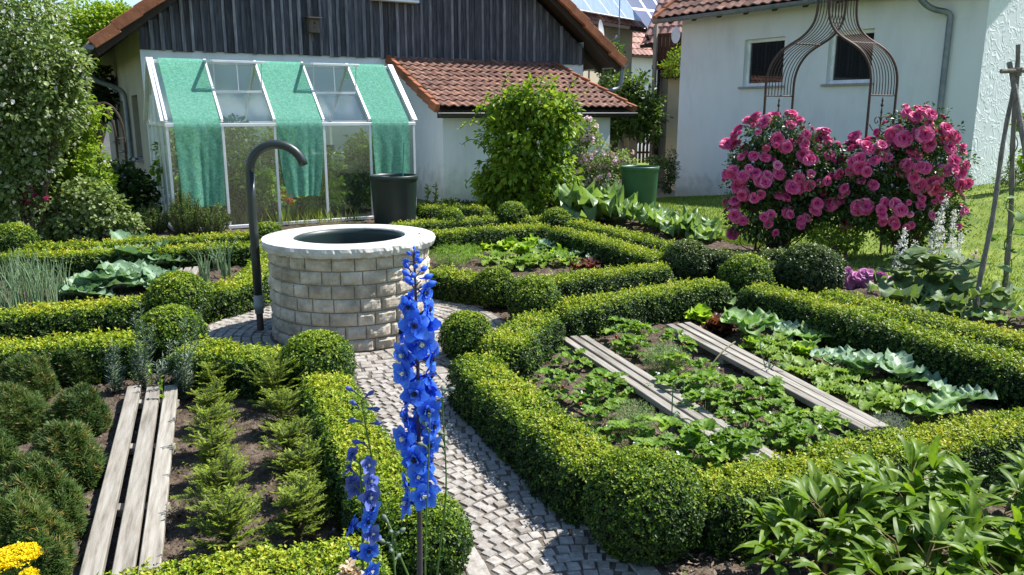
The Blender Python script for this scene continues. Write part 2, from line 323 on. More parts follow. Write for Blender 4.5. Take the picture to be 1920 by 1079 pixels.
m_lilac = M_leaf('lilac_pink_petal', [(0, (.30, .05, .20)), (.5, (.55, .17, .42)), (1, (.72, .36, .60))], .3, .5, .2, (1.1, .8, 1))
m_pale = M_leaf('pale_pink_petal', [(0, (.60, .36, .42)), (1, (.85, .68, .70))], .3, .6, .2, (1, .9, .95))
m_whitef = M_leaf('white_petal', [(0, (.62, .60, .55)), (1, (.86, .84, .80))], .3, .6, .2, (1, 1, .95))
m_blue = M_leaf('blue_petal', [(0, (.022, .035, .38)), (.3, (.030, .095, .66)), (.65, (.075, .235, .88)), (1, (.25, .38, .90))], .3, .5, .2, (.8, .9, 1.1))
m_mauve = M_leaf('mauve_bud', [(0, (.045, .055, .24)), (.5, (.10, .14, .48)), (1, (.26, .30, .58))], .25, .5, .2, (.9, .9, 1.1))
m_eye = flat('dark_eye', (.035, .025, .04), scale=60)
m_cream_eye = flat('pale_eye', (.75, .68, .55), scale=60)
m_yellow = M_leaf('yellow_floret', [(0, (.62, .42, .0)), (1, (.85, .70, .01))], .2, .6, .2, (1, 1, .5))
m_orange = flat('orange_petal', (.65, .22, .04), scale=20)
m_berry = flat('ripe_berry', (.45, .02, .02), scale=30, rough=.35, spec=.5)

# ------------------------------------------------------------------ leaf machinery
def kite(w=.55, lift=.08): return np.array([[0, 0, 0], [w / 2, .48, lift], [0, 1, 0], [-w / 2, .48, lift]]), np.array([[0, 1, 2, 3]])
def oval(w=.55, lift=.08, droop=.12):
    return (np.array([[0, 0, 0], [w * .42, .28, lift], [w * .5, .62, lift * .6], [0, 1, -droop], [-w * .5, .62, lift * .6], [-w * .42, .28, lift], ]),
            np.array([[0, 1, 2, 3], [0, 3, 4, 5]]))
K_BOX = kite(.62, .10); K_NEED = kite(.16, .01); K_OVAL = oval(); K_NARROW = oval(.3, .05, .15); K_ROUND = oval(.85, .1, .1)
def scatter(mb, T, P, Y, N, S, var=.5, mat=0):
    tv, tf = T; n = len(P); Y = nrm(Y); X = nrm(np.cross(Y, N)); Z = np.cross(X, Y)
    S = np.asarray(S, float); S = np.full((n, 1, 1), float(S)) if S.ndim == 0 else S.reshape(n, 1, 1)
    V = P[:, None] + S * (tv[None, :, 0:1] * X[:, None] + tv[None, :, 1:2] * Y[:, None] + tv[None, :, 2:3] * Z[:, None])
    k = len(tv); Fs = tf[None] + (k * np.arange(n))[:, None, None]
    var = np.broadcast_to(np.asarray(var, float), (n,))
    mb.add(V.reshape(-1, 3), Fs.reshape(-1, tf.shape[1]), mat, np.repeat(np.clip(var, 0, 1), len(tf)))
def whorls(mb, T, P, A, size, per, var, spread=.9, jit=.25, mat=0, vj=.12):
    """shoots: 'per' leaves round an axis A at every P"""
    n = len(P); A = nrm(A); ref = runit(n); X = nrm(np.cross(A, ref)); Yv = np.cross(A, X)
    size = np.broadcast_to(np.asarray(size, float), (n,)); var = np.broadcast_to(np.asarray(var, float), (n,))
    for k in range(per):
        ph = 2 * np.pi * k / per + rng.uniform(-.5, .5, n); rad = np.cos(ph)[:, None] * X + np.sin(ph)[:, None] * Yv
        d = nrm(A * (1.15 - spread + rng.uniform(-.2, .3, n))[:, None] + rad * spread)
        scatter(mb, T, P + A * (size * rng.uniform(-.5, .5, n))[:, None] + runit(n) * (size * jit)[:, None], d, A + runit(n) * .35,
                size * rng.uniform(.7, 1.2, n), var + rng.normal(0, vj, n), mat)
def leafgrid(L, W, prof, nL=5, nW=4, phi0=.9, bend=-1.2, cup=.0, ruf=.0, rufn=3, ph=0.0, fold=0.0):
    t = np.linspace(0, 1, nL + 1); s = np.linspace(-1, 1, nW + 1)
    phi = phi0 + bend * t; dl = L / nL
    y = np.concatenate([[0], np.cumsum(np.cos((phi[1:] + phi[:-1]) / 2) * dl)]); z = np.concatenate([[0], np.cumsum(np.sin((phi[1:] + phi[:-1]) / 2) * dl)])
    w = W * np.array([prof(a) for a in t]); X = w[:, None] * s[None]
    h = cup * w[:, None] * s[None] ** 2 + fold * np.abs(X) + ruf * np.sin(rufn * 2 * np.pi * t + ph)[:, None] * np.abs(s)[None] ** 1.5 + ruf * .6 * np.cos(rufn * 3.3 * t * 2 + ph)[:, None] * s[None]
    P = np.stack([X * np.cos(h * 0), y[:, None] - np.sin(phi)[:, None] * h, z[:, None] + np.cos(phi)[:, None] * h], -1)
    return P
def rotz(P, a): c, s = math.cos(a), math.sin(a); return np.stack([P[..., 0] * c - P[..., 1] * s, P[..., 0] * s + P[..., 1] * c, P[..., 2]], -1)
def rotx(P, a): c, s = math.cos(a), math.sin(a); return np.stack([P[..., 0], P[..., 1] * c - P[..., 2] * s, P[..., 1] * s + P[..., 2] * c], -1)
def frame_place(P, o, d, n=(0, 0, 1)):
    d = nrm(np.asarray(d, float)); x = nrm(np.cross(d, np.asarray(n, float))); z = np.cross(x, d)
    return P[..., 0:1] * x + P[..., 1:2] * d + P[..., 2:3] * z + np.asarray(o)
ORD = ['first', 'second', 'third', 'fourth', 'fifth', 'sixth', 'seventh', 'eighth', 'ninth', 'tenth', 'eleventh', 'twelfth', 'thirteenth', 'fourteenth', 'fifteenth', 'sixteenth', 'seventeenth', 'eighteenth', 'nineteenth', 'twentieth']
# ================================================================== camera, light, sky
cam = bpy.data.cameras.new('camera'); co = bpy.data.objects.new('camera', cam); COL.objects.link(co)
co.location = (0, 0, EYE); co.rotation_euler = (math.pi / 2 - PITCH, 0, 0)
cam.sensor_width = 36; cam.lens = 36 * F_PX / 1920; cam.clip_end = 3000; cam.clip_start = .05
scene.camera = co
SUN_AZ, SUN_EL = R(68), R(55)
sl = bpy.data.lights.new('sun', 'SUN'); sl.energy = 5.0; sl.angle = R(.5); sl.color = (1, .97, .925)
so = bpy.data.objects.new('sun', sl); COL.objects.link(so); so.location = (0, 0, 30)
sd = Vector((math.sin(SUN_AZ) * math.cos(SUN_EL), math.cos(SUN_AZ) * math.cos(SUN_EL), math.sin(SUN_EL)))
so.rotation_euler = (-sd).to_track_quat('-Z', 'Y').to_euler()
w = bpy.data.worlds.new('World'); scene.world = w; w.use_nodes = True; nt = w.node_tree
bg = nt.nodes['Background']; sky = nt.nodes.new('ShaderNodeTexSky'); sky.sky_type = 'NISHITA'; sky.sun_disc = False
sky.sun_elevation = SUN_EL; sky.sun_rotation = SUN_AZ; sky.air_density = 1.25; sky.dust_density = .05; sky.ozone_density = 3.5
nt.links.new(sky.outputs[0], bg.inputs[0]); bg.inputs[1].default_value = .10
scene.view_settings.view_transform = 'Standard'; scene.view_settings.look = 'None'; scene.view_settings.exposure = 0.95; scene.view_settings.gamma = 1
scene.cycles.max_bounces = 8; scene.cycles.transparent_max_bounces = 16; scene.cycles.caustics_reflective = False; scene.cycles.caustics_refractive = False

# ================================================================== place: terrain and survey points
PL = G(1265, 370, -.3); PR = G(1810, 350, .46)
HW = np.array([PR[0] - PL[0], PR[1] - PL[1]]); HL = np.linalg.norm(HW); HD = HW / HL; HN = np.array([HD[1], -HD[0]])   # HN points to the garden
if np.dot(HN, -PL[:2]) < 0: HN = -HN
def T(x, y):
    rx, ry = x - PL[0], y - PL[1]; t = (rx * HD[0] + ry * HD[1]) / HL; q = rx * HN[0] + ry * HN[1]
    zw = -.3 + .76 * np.clip(t, -.2, 1.25); wgt = 1 - sstep(0, 5.0, q)
    near = 1 - sstep(16, 40, np.hypot(x, y)) * 0
    return zw * wgt * near
def onT(x, y, dz=0.0): return np.array([x, y, float(T(x, y)) + dz])
CW = G(660, 560) ; CW = CW / np.hypot(CW[0], CW[1]) * 6.25; CW[2] = 0          # well centre

# ---- ground, lawn
xs = np.concatenate([np.linspace(-900, -60, 12), np.linspace(-50, 50, 81), np.linspace(60, 900, 12)])
ys = np.concatenate([np.linspace(-300, -20, 6), np.linspace(-15, 60, 76), np.linspace(70, 1500, 14)])
X, Y = np.meshgrid(xs, ys, indexing='ij'); mb = MB(); mb.grid(np.stack([X, Y, T(X, Y) - .06], -1))
setp(mb.build('ground', m_earth), kind='structure')
def patch(name, a, b, c, d, n, m, mat, dz, kind='structure'):
    i = np.linspace(0, 1, n)[:, None, None]; j = np.linspace(0, 1, m)[None, :, None]
    a, b, c, d = [np.array(q, float)[:2] for q in (a, b, c, d)]
    P = a * (1 - i) * (1 - j) + b * i * (1 - j) + c * i * j + d * (1 - i) * j
    Z = T(P[..., 0], P[..., 1]) + dz
    mb = MB(); mb.grid(np.concatenate([P, Z[..., None]], -1)); return setp(mb.build(name, mat), kind=kind)
# garden frame: lawn boundary runs from behind the roses to the poles and beyond
LB0 = G(1190, 415); LB1 = G(1445, 470); LB2 = G(1960, 600); LB3 = G(2300, 690)
lawn_poly = [LB0, LB1, LB2, LB3]
H_far = np.array([PL[0], PL[1]]) - HD * .6; H_near = np.array([PR[0], PR[1]]) + HD * 8
def lawn_mesh():
    near = np.array([q[:2] for q in lawn_poly]); k = np.linspace(0, 3, 60); ip = np.minimum(k.astype(int), 2); fr = (k - ip)[:, None]
    nb = near[ip] * (1 - fr) + near[ip + 1] * fr
    far0 = np.array([2.9, 16.4]); far = np.stack([np.linspace(far0[0], 24, 60), np.interp(np.linspace(0, 1, 60), [0, .08, 1], [16.4, 21, 21])], -1)
    j = np.linspace(0, 1, 50)[None, :, None]; P = nb[:, None] * (1 - j) + far[:, None] * j
    return np.concatenate([P, (T(P[..., 0], P[..., 1]) - .012)[..., None]], -1)
LM = lawn_mesh(); mb = MB(); mb.grid(LM); setp(mb.build('lawn', m_grass), kind='structure')
# grass blades on the lawn (nearer = denser)
n = 90000; i = rng.uniform(0, 58.9, n); j = rng.uniform(0, 1, n) ** 1.6 * 48.9; ii, jj = i.astype(int), j.astype(int); fi, fj = (i - ii)[:, None], (j - jj)[:, None]
P = LM[ii, jj] * (1 - fi) * (1 - fj) + LM[ii + 1, jj] * fi * (1 - fj) + LM[ii, jj + 1] * (1 - fi) * fj + LM[ii + 1, jj + 1] * fi * fj
mb = MB(); d = np.array([0, 0, 1.]) + runit(n) * .75; d[:, 2] = np.abs(d[:, 2]) + .2
scatter(mb, kite(.34, .05), P, d, runit(n), rng.uniform(.018, .05, n), .5 + .35 * wob(P, .9) + rng.normal(0, .18, n))
setp(mb.build('grass', m_grassb), 'short mown grass covering the sunny lawn beside the white house', 'grass', kind='stuff')
patch('driveway', (2.2, 21), (4.4, 20.2), (12, 46), (3.2, 46), 12, 30, m_asph, -.02)
patch('verge', G(1195, 305, -.3), G(1222, 305, -.3), G(1215, 291, -.3), G(1180, 291, -.3), 8, 8, m_grass, .0)
patch('far_verge', G(1190, 283, -.3), G(1260, 283, -.3), G(1262, 262, -.1), G(1190, 262, -.1), 8, 8, m_grass, .0)
patch('road', (-22, 26), (-9, 26), (-14, 60), (-40, 60), 8, 8, m_asph, -.02)

# ---- garden soil with clods; paths
pathC = [np.array([G(*q)[:2] for q in pl]) for pl in (
    [(700, 655), (735, 700), (770, 745), (803, 790), (850, 850), (990, 985), (1055, 1075), (1100, 1150), (1130, 1260)],
    [(440, 640), (330, 640), (250, 607), (130, 615), (0, 625), (-160, 640), (-420, 668)],
    [(830, 575), (940, 560), (1040, 552), (1150, 536), (1290, 517), (1440, 500)],
    [(700, 480), (742, 447), (775, 428)])]
PW = [.34, .24, .24, .26]
def segdist(P, pl):
    best = np.full(P.shape[:-1], 1e9); sb = np.zeros(P.shape[:-1]); tb = np.zeros(P.shape[:-1]); acc = 0
    for a, b in zip(pl[:-1], pl[1:]):
        e = b - a; l = np.linalg.norm(e); e = e / l; r = P - a; t = np.clip(r @ e, 0, l); dd = np.linalg.norm(r - t[..., None] * e, axis=-1)
        c = r[..., 0] * e[1] - r[..., 1] * e[0]; m = dd < best; best = np.where(m, dd, best); sb = np.where(m, acc + t, sb); tb = np.where(m, c, tb); acc += l
    return best, sb, tb
def smooth_line(pl, step=.05):
    pl = np.asarray(pl, float)
    for _ in range(3):
        q = [pl[0]]
        for a, b in zip(pl[:-1], pl[1:]): q += [a * .75 + b * .25, a * .25 + b * .75]
        pl = np.array(q + [pl[-1]])
    L = np.concatenate([[0], np.cumsum(np.linalg.norm(np.diff(pl, axis=0), axis=1))]); s = np.arange(0, L[-1], step)
    return np.stack([np.interp(s, L, pl[:, k]) for k in range(pl.shape[1])], -1)
RING = 1.22
def pathmask(P):
    m = np.hypot(P[..., 0] - CW[0], P[..., 1] - CW[1]) < RING
    for pl, pw in zip(pathC, PW): m |= segdist(P, pl)[0] < pw
    return m
gx = np.arange(-6.5, 6.2, .035); gy = np.arange(.9, 13.0, .035); X, Y = np.meshgrid(gx, gy, indexing='ij'); P2 = np.stack([X, Y], -1)
P3 = np.stack([X, Y, X * 0], -1)
Zs = .022 * wob(P3, 2.2) + .018 * wob(P3, 7.3, 3) + .016 * wob(P3, 19, 5) + rng.normal(0, .006, X.shape) + T(X, Y)
Zs = np.where(pathmask(P2), -.045, Zs - .005)
lawnside = np.zeros(X.shape, bool)
for a, b in ((LB0, LB1), (LB1, LB2), (LB2, LB3)):
    e = (b - a)[:2]; lawnside |= ((e[0] * (Y - a[1]) - e[1] * (X - a[0])) > .10 * np.hypot(*e)) & (X > a[0]) & ((X <= b[0] + .01) | (b is LB3))
Zs = np.where(lawnside, Zs - .12, Zs)
mb = MB(); mb.grid(np.stack([X, Y, Zs], -1)); setp(mb.build('garden_soil', m_soil, smooth=True), kind='structure')
ICO = (lambda a: (np.array([[0, 0, 1], [a, 0, .3], [-.3, .85, .35], [-.8, -.5, .3], [.2, -.9, .2], [.1, .1, -.5]]),
                  np.array([[0, 1, 2], [0, 2, 3], [0, 3, 4], [0, 4, 1], [5, 2, 1], [5, 3, 2], [5, 4, 3], [5, 1, 4]])))(.9)
n = 26000; P = np.stack([rng.uniform(-4.8, 4.2, n), 1.6 + rng.uniform(0, 1, n) ** 1.3 * 7.5, np.zeros(n)], -1); P = P[~pathmask(P[:, :2])]
P[:, 2] = T(P[:, 0], P[:, 1]) + .022 * wob(P, 2.2) + .018 * wob(P, 7.3, 3) ; n = len(P)
mb = MB(); scatter(mb, ICO, P, runit(n), runit(n), .004 + .017 * rng.uniform(0, 1, n) ** 4, rng.uniform(0, 1, n))
setp(mb.build('soil_clods', m_clod), 'loose crumbs and clods of brown earth lying on the beds', 'soil', kind='stuff')

# ---- cobbled paths: bedding sheet and every sett as a chamfered stone
mb = MB()
def setts(cs, ex, ey, hx, hy, z=.0):
    n = len(cs); X3 = np.concatenate([ex, np.zeros((n, 1))], 1); Y3 = np.concatenate([ey, np.zeros((n, 1))], 1)
    tilt = rng.normal(0, .015, (n, 2)); hh = rng.normal(.013, .0014, n) + z
    def ring(k, dz):
        V = []
        for sx, sy in ((-1, -1), (1, -1), (1, 1), (-1, 1)):
            jx = hx * (k + rng.normal(0, .05, n)); jy = hy * (k + rng.normal(0, .05, n))
            p = np.concatenate([cs, np.zeros((n, 1))], 1) + X3 * (sx * jx)[:, None] + Y3 * (sy * jy)[:, None]
            p[:, 2] = hh + dz + (sx * jx * tilt[:, 0] + sy * jy * tilt[:, 1]); V.append(p)
        return np.stack(V, 1)
    A, B, C = ring(.99, -.05), ring(.97, -.006), ring(.87, 0)
    V = np.concatenate([A, B, C], 1).reshape(-1, 3)
    f = np.array([[8, 9, 10, 11]] + [[k, (k + 1) % 4, 4 + (k + 1) % 4, 4 + k] for k in range(4)] + [[4 + k, 4 + (k + 1) % 4, 8 + (k + 1) % 4, 8 + k] for k in range(4)])
    Fs = (f[None] + 12 * np.arange(n)[:, None, None]).reshape(-1, 4)
    mb.add(V, Fs, 0, np.repeat(np.clip(rng.normal(.5, .27, n), 0, 1), 9))
cs, ex, ey, hx, hy = [], [], [], [], []
r = .66
while r < RING:                                         # rings round the well
    dr = .074; m = int(2 * np.pi * r / .088); a0 = rng.uniform(0, 6)
    for k in range(m):
        a = a0 + 2 * np.pi * (k + rng.uniform(-.12, .12)) / m; c, s = math.cos(a), math.sin(a)
        cs.append((CW[0] + r * c, CW[1] + r * s)); ex.append((-s, c)); ey.append((c, s)); hx.append(np.pi * r / m - .005); hy.append(dr / 2 - .005)
    r += dr
for pl, pw in zip(pathC, PW):
    pl = smooth_line(pl, .01); L = len(pl) * .01; tt = np.gradient(pl, axis=0); tt = tt / np.linalg.norm(tt, axis=1, keepdims=True); nn = np.stack([tt[:, 1], -tt[:, 0]], -1)
    rows = int(L / .061); wd = pw - .085 if pw > .3 else pw
    for k in range(rows):
        m = 8 + (k % 2) if pw > .3 else 6 + (k % 2)
        for q in range(m):
            t = -wd + 2 * wd * (q + .5 + rng.uniform(-.1, .1)) / m; bow = .085 * (1 - (t / wd) ** 2) if pw > .3 else .03 * (1 - (t / wd) ** 2)
            s = k * .061 - bow + rng.uniform(-.006, .006); i = int(s * 100)
            if i < 0 or i >= len(pl): continue
            p = pl[i] + nn[i] * t; sl_ = bow and -2 * (.085 if pw > .3 else .03) * t / wd ** 2
            d = nn[i] - tt[i] * sl_; d = d / np.linalg.norm(d)
            if np.hypot(*(p - CW[:2])) < RING - .01: continue
            cs.append(p); ex.append(d); ey.append((-d[1], d[0])); hx.append(wd / m - .004); hy.append(.0305 - .0034)
    if pw > .3:                                         # larger edging stones
        for sg in (-1, 1):
            s = 0.0
            while s < L - .1:
                l = rng.uniform(.10, .17); i = min(int((s + l / 2) * 100), len(pl) - 1); p = pl[i] + nn[i] * sg * (pw - .035)
                if np.hypot(*(p - CW[:2])) > RING: cs.append(p); ex.append(tt[i]); ey.append(nn[i]); hx.append(l / 2 - .005); hy.append(.045)
                s += l
setts(*[np.array(q) for q in (cs, ex, ey, hx, hy)])
a = np.linspace(0, 2 * np.pi, 61); mb.grid(np.stack([np.stack([CW[0] + rr * np.cos(a), CW[1] + rr * np.sin(a), 0 * a + .0075], -1) for rr in (.5, .9, RING + .02)]), 1)
for k, (pl, pw) in enumerate(zip(pathC, PW)):
    pl = smooth_line(pl, .05); tt = np.gradient(pl, axis=0); tt = tt / np.linalg.norm(tt, axis=1, keepdims=True); nn = np.stack([tt[:, 1], -tt[:, 0]], -1)
    mb.grid(np.stack([np.concatenate([pl + nn * q, np.full((len(pl), 1), .0065 - .001 * k)], 1) for q in (-pw - .03, 0, pw + .03)], 1), 1)
setp(mb.build('cobbled_path', [m_cob, m_joint]), kind='structure')

# ================================================================== the well
WR, WH = .615, .70
well = thing('garden_well', 'round pale stone well with a wide flat coping in the middle of the garden', 'well', CW)
mb = MB(); mb.lathe([(WR - .028, 0), (WR - .028, WH)], CW, 72); mb.build('mortar', m_mortar, well, org=CW)
mb = MB(); rows = 7; hc = WH / rows
for k in range(rows):
    nb = 23; a0 = (k % 2) * .5 * 2 * np.pi / nb + rng.uniform(-.05, .05); edges = a0 + 2 * np.pi * (np.arange(nb) + rng.uniform(-.16, .16, nb)) / nb
    for q in range(nb):
        a1, a2 = edges[q] + .007, (edges[(q + 1) % nb] + (2 * np.pi if q == nb - 1 else 0)) - .007
        na, nz = 9, 6; A = np.linspace(a1, a2, na); Z = np.linspace(k * hc + .004, (k + 1) * hc - .004, nz)
        AA, ZZ = np.meshgrid(A, Z, indexing='ij'); e = np.minimum(np.minimum(np.arange(na), na - 1 - np.arange(na))[:, None], np.minimum(np.arange(nz), nz - 1 - np.arange(nz))[None])
        sd_ = rng.uniform(0, 50); B = np.stack([AA * 8, ZZ * 12, AA * 0 + sd_], -1)
        rr = WR - .02 + np.where(e == 0, 0, .016 + .011 * wob(B, 1.3, sd_) + .006 * wob(B, 3.7, sd_) + rng.normal(0, .0016, AA.shape))
        mb.grid(np.stack([CW[0] + rr * np.cos(AA), CW[1] + rr * np.sin(AA), ZZ], -1), 0, rng.uniform(.1, .95))
        for (i0, i1, ax) in ((0, 0, 0), (na - 1, 0, 0)):
            col = np.stack([np.stack([CW[0] + r_ * np.cos(AA[i0]), CW[1] + r_ * np.sin(AA[i0]), Z], -1) for r_ in (WR - .03, WR - .02)]); mb.grid(col, 0, .4)
        for j0 in (0, nz - 1):
            mb.grid(np.stack([np.stack([CW[0] + r_ * np.cos(A), CW[1] + r_ * np.sin(A), ZZ[:, j0]], -1) for r_ in (WR - .03, WR - .02)]), 0, .4)
mb.build('brick_ring', m_brick, well, org=CW)
mb = MB(); na = 220; A = np.linspace(0, 2 * np.pi, na, endpoint=False)
prof = [(.43, WH - .10), (.425, WH + .068), (.432, WH + .075), (.5, WH + .076), (.62, WH + .075), (.652, WH + .070), (.660, WH + .045), (.650, WH + .02), (.640, WH + .002), (.58, WH + .001)]
rim = []
for k, (r_, z_) in enumerate(prof):
    B = np.stack([np.cos(A) * 9, np.sin(A) * 9, A * 0 + k * .7], -1); am = .014 if 6 <= k <= 8 else (.004 if k == 5 else 0)
    rr = r_ + am * wob(B, 2.3) + am * .6 * wob(B, 5.1) ; rim.append(np.stack([CW[0] + rr * np.cos(A), CW[1] + rr * np.sin(A), z_ + am * .3 * wob(B, 3.1, 2)], -1))
mb.grid(np.array(rim), 0, .5, loop=True); rimo = mb.build('coping', m_rim, well, org=CW)
mb = MB(); mb.lathe([(.428, WH - .02), (.424, WH + .05), (.415, WH + .064), (.402, WH + .064), (.398, WH + .03), (.385, .25), (.37, .2)], CW, 64); mb.build('inner_tank', m_blackplastic, well, True, org=CW)
mb = MB(); mb.lathe([(.001, .44), (.39, .44)], CW, 48); mb.build('water', m_water, well, org=CW)
mb = MB(); pm = G(780, 438, WH + .08) * (1, 1, 0); dd = nrm(pm - CW)
mk = CW + dd * .535 + np.array([0, 0, WH + .078])
for q in range(5):
    mb.box(mk + np.array([-dd[1], dd[0], 0]) * (q - 2) * .012 + dd * .006 * (q % 2), (.006, .02 if q % 2 else .028, .003), None)
mb.build('red_mark', m_red, well, org=CW)

# standpipe
B = G(489, 622); B[2] = 0
tap = thing('standpipe', 'dark curved water pipe bent over like a walking stick beside the stone well', 'water pipe', B)
mb = MB(); z1 = DP(470, 310, B[1])[2]; arc = [B + (0, 0, .30), B + (0, 0, .6), B + (0, 0, z1 - .25), B + (0, 0, z1 - .05)]
px = nrm(np.array([1, .12, 0])); rad = .205
for k in range(15):
    a = np.pi - k / 14 * np.pi * .93; arc.append(B + px * (rad + rad * math.cos(a)) + (0, 0, z1 - .05 + rad * 1.0 * math.sin(a)))
mb.tube(arc, .034, 16); mb.build('bent_tube', m_pipe, tap, True, org=B)
mb = MB(); mb.tube([B + (0, 0, .30), B + (0, 0, .24), B + (0, 0, .235), B + (0, 0, .19), B + (0, 0, .185), B + (0, 0, .15)], [.036, .036, .044, .044, .034, .034], 14); mb.build('coupling', flat('grey_coupling', (.25, .27, .25), rough=.5), tap, True, org=B)
mb = MB(); mb.tube([B + (0, 0, .155), B + (0, 0, 0), B + (0, 0, -.06)], .027, 12); mb.build('iron_riser', m_rust, tap, True, org=B)
mb = MB(); c = B + (.13, .06, .02)
for k in range(7): mb.tube([c + rng.normal(0, .03, 3) * (1, 1, .2), c + rng.normal(0, .07, 3) * (1, 1, .3)], .012, 6)
setp(mb.build('rag', flat('grey_rag', (.28, .32, .34)), org=c), 'crumpled grey rag lying at the foot of the well', 'rag')

# ================================================================== box hedges and balls
def hedge(label, pts, wd=.33, h=.245, sun=.0, z=None, dens=1.0, name='box_hedge', group='low clipped box hedges edging the beds', leafm=None, sizek=1.0):
    zz = h if z is None else z
    pl = np.array([G(*q, zz)[:2] if not isinstance(q, np.ndarray) else q[:2] for q in pts]); pl = smooth_line(pl, .03) if len(pl) > 2 else np.array([pl[0] * (1 - t) + pl[1] * t for t in np.linspace(0, 1, max(4, int(np.linalg.norm(pl[1] - pl[0]) / .04)))])
    seg = np.linalg.norm(np.diff(pl, axis=0), axis=1); L = np.concatenate([[0], np.cumsum(seg)]); tt = np.gradient(pl, axis=0); tt = tt / np.linalg.norm(tt, axis=1, keepdims=True)
    mid = pl[len(pl) // 2]; dist = np.hypot(*mid); e = wd * .35; tot = L[-1]
    th = np.linspace(0, np.pi, 200); cx = wd / 2 * np.sign(np.cos(th)) * np.abs(np.cos(th)) ** .42; cz = h * np.abs(np.sin(th)) ** .42
    pl_len = np.concatenate([[0], np.cumsum(np.hypot(np.diff(cx), np.diff(cz)))]); gx_, gz_ = np.gradient(cx), np.gradient(cz); nx, nz = gz_, -gx_
    sg = np.where(nx * cx + nz * cz < 0, -1, 1); nl = np.hypot(nx, nz) + 1e-9; nx, nz = sg * nx / nl, sg * nz / nl
    org = onT(mid[0], mid[1])
    def surf(s, f, dep):
        k = np.interp(s, L, np.arange(len(L))); px_, py_ = np.interp(k, np.arange(len(pl)), pl[:, 0]), np.interp(k, np.arange(len(pl)), pl[:, 1])
        tx, ty = np.interp(k, np.arange(len(pl)), tt[:, 0]), np.interp(k, np.arange(len(pl)), tt[:, 1])
        over = np.where(s < 0, s, np.where(s > tot, s - tot, 0)); sh = np.sqrt(np.clip(1 - (over / e) ** 2, .02, 1))
        c = np.interp(f, pl_len / pl_len[-1], cx) * sh; zc = np.interp(f, pl_len / pl_len[-1], cz) * (.35 + .65 * sh); a, b = np.interp(f, pl_len / pl_len[-1], nx), np.interp(f, pl_len / pl_len[-1], nz)
        N = np.stack([ty * a + tx * over / e, -tx * a + ty * over / e, b], -1); N = nrm(N)
        Pt = np.stack([px_ + tx * over + ty * c, py_ + ty * over - tx * c, zc + T(px_, py_)], -1)
        Pt = Pt + N * (.017 * wob(Pt, 5.0) + .010 * wob(Pt, 15, 2) - dep)[:, None]
        return Pt, N
    size = np.clip(.0148 + .0018 * (dist - 3), .0148, .025) * sizek
    area = (tot + 2 * e) * pl_len[-1]; ns = int(area * dens * 2.9 / (size * size * 1.6) / 1.0)
    s = rng.uniform(-e, tot + e, ns); f = rng.uniform(0, 1, ns); dep = rng.uniform(0, 1, ns) ** 1.6 * .045 - .006
    Pt, N = surf(s, f, dep); ax = nrm(N * .8 + np.array([0, 0, .45]) + runit(ns) * .55)
    young = np.clip(N[:, 2], 0, 1) ** 2  # up-facing leaves lighter: new growth, plus sunlit-top and shaded-side contrast put into colour
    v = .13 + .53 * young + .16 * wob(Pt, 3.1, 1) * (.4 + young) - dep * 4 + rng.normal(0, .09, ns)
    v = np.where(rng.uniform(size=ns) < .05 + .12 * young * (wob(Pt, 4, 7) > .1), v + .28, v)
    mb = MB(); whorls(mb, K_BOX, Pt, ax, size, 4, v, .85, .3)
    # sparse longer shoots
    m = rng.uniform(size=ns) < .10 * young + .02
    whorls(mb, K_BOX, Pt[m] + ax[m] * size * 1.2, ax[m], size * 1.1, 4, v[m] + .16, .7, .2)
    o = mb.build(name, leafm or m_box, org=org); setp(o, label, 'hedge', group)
    mc = MB(); ss = np.linspace(-e * .8, tot + e * .8, max(8, int(tot / .05))); ff = np.linspace(0, 1, 17)
    S, Fv = np.meshgrid(ss, ff, indexing='ij'); Pt, _ = surf(S.ravel(), Fv.ravel(), np.full(S.size, .042)); Pt[:, 2] = np.maximum(Pt[:, 2], T(Pt[:, 0], Pt[:, 1]) - .03)
    mc.grid(Pt.reshape(*S.shape, 3)); mc.build('branches', m_twig, o, org=org); return o
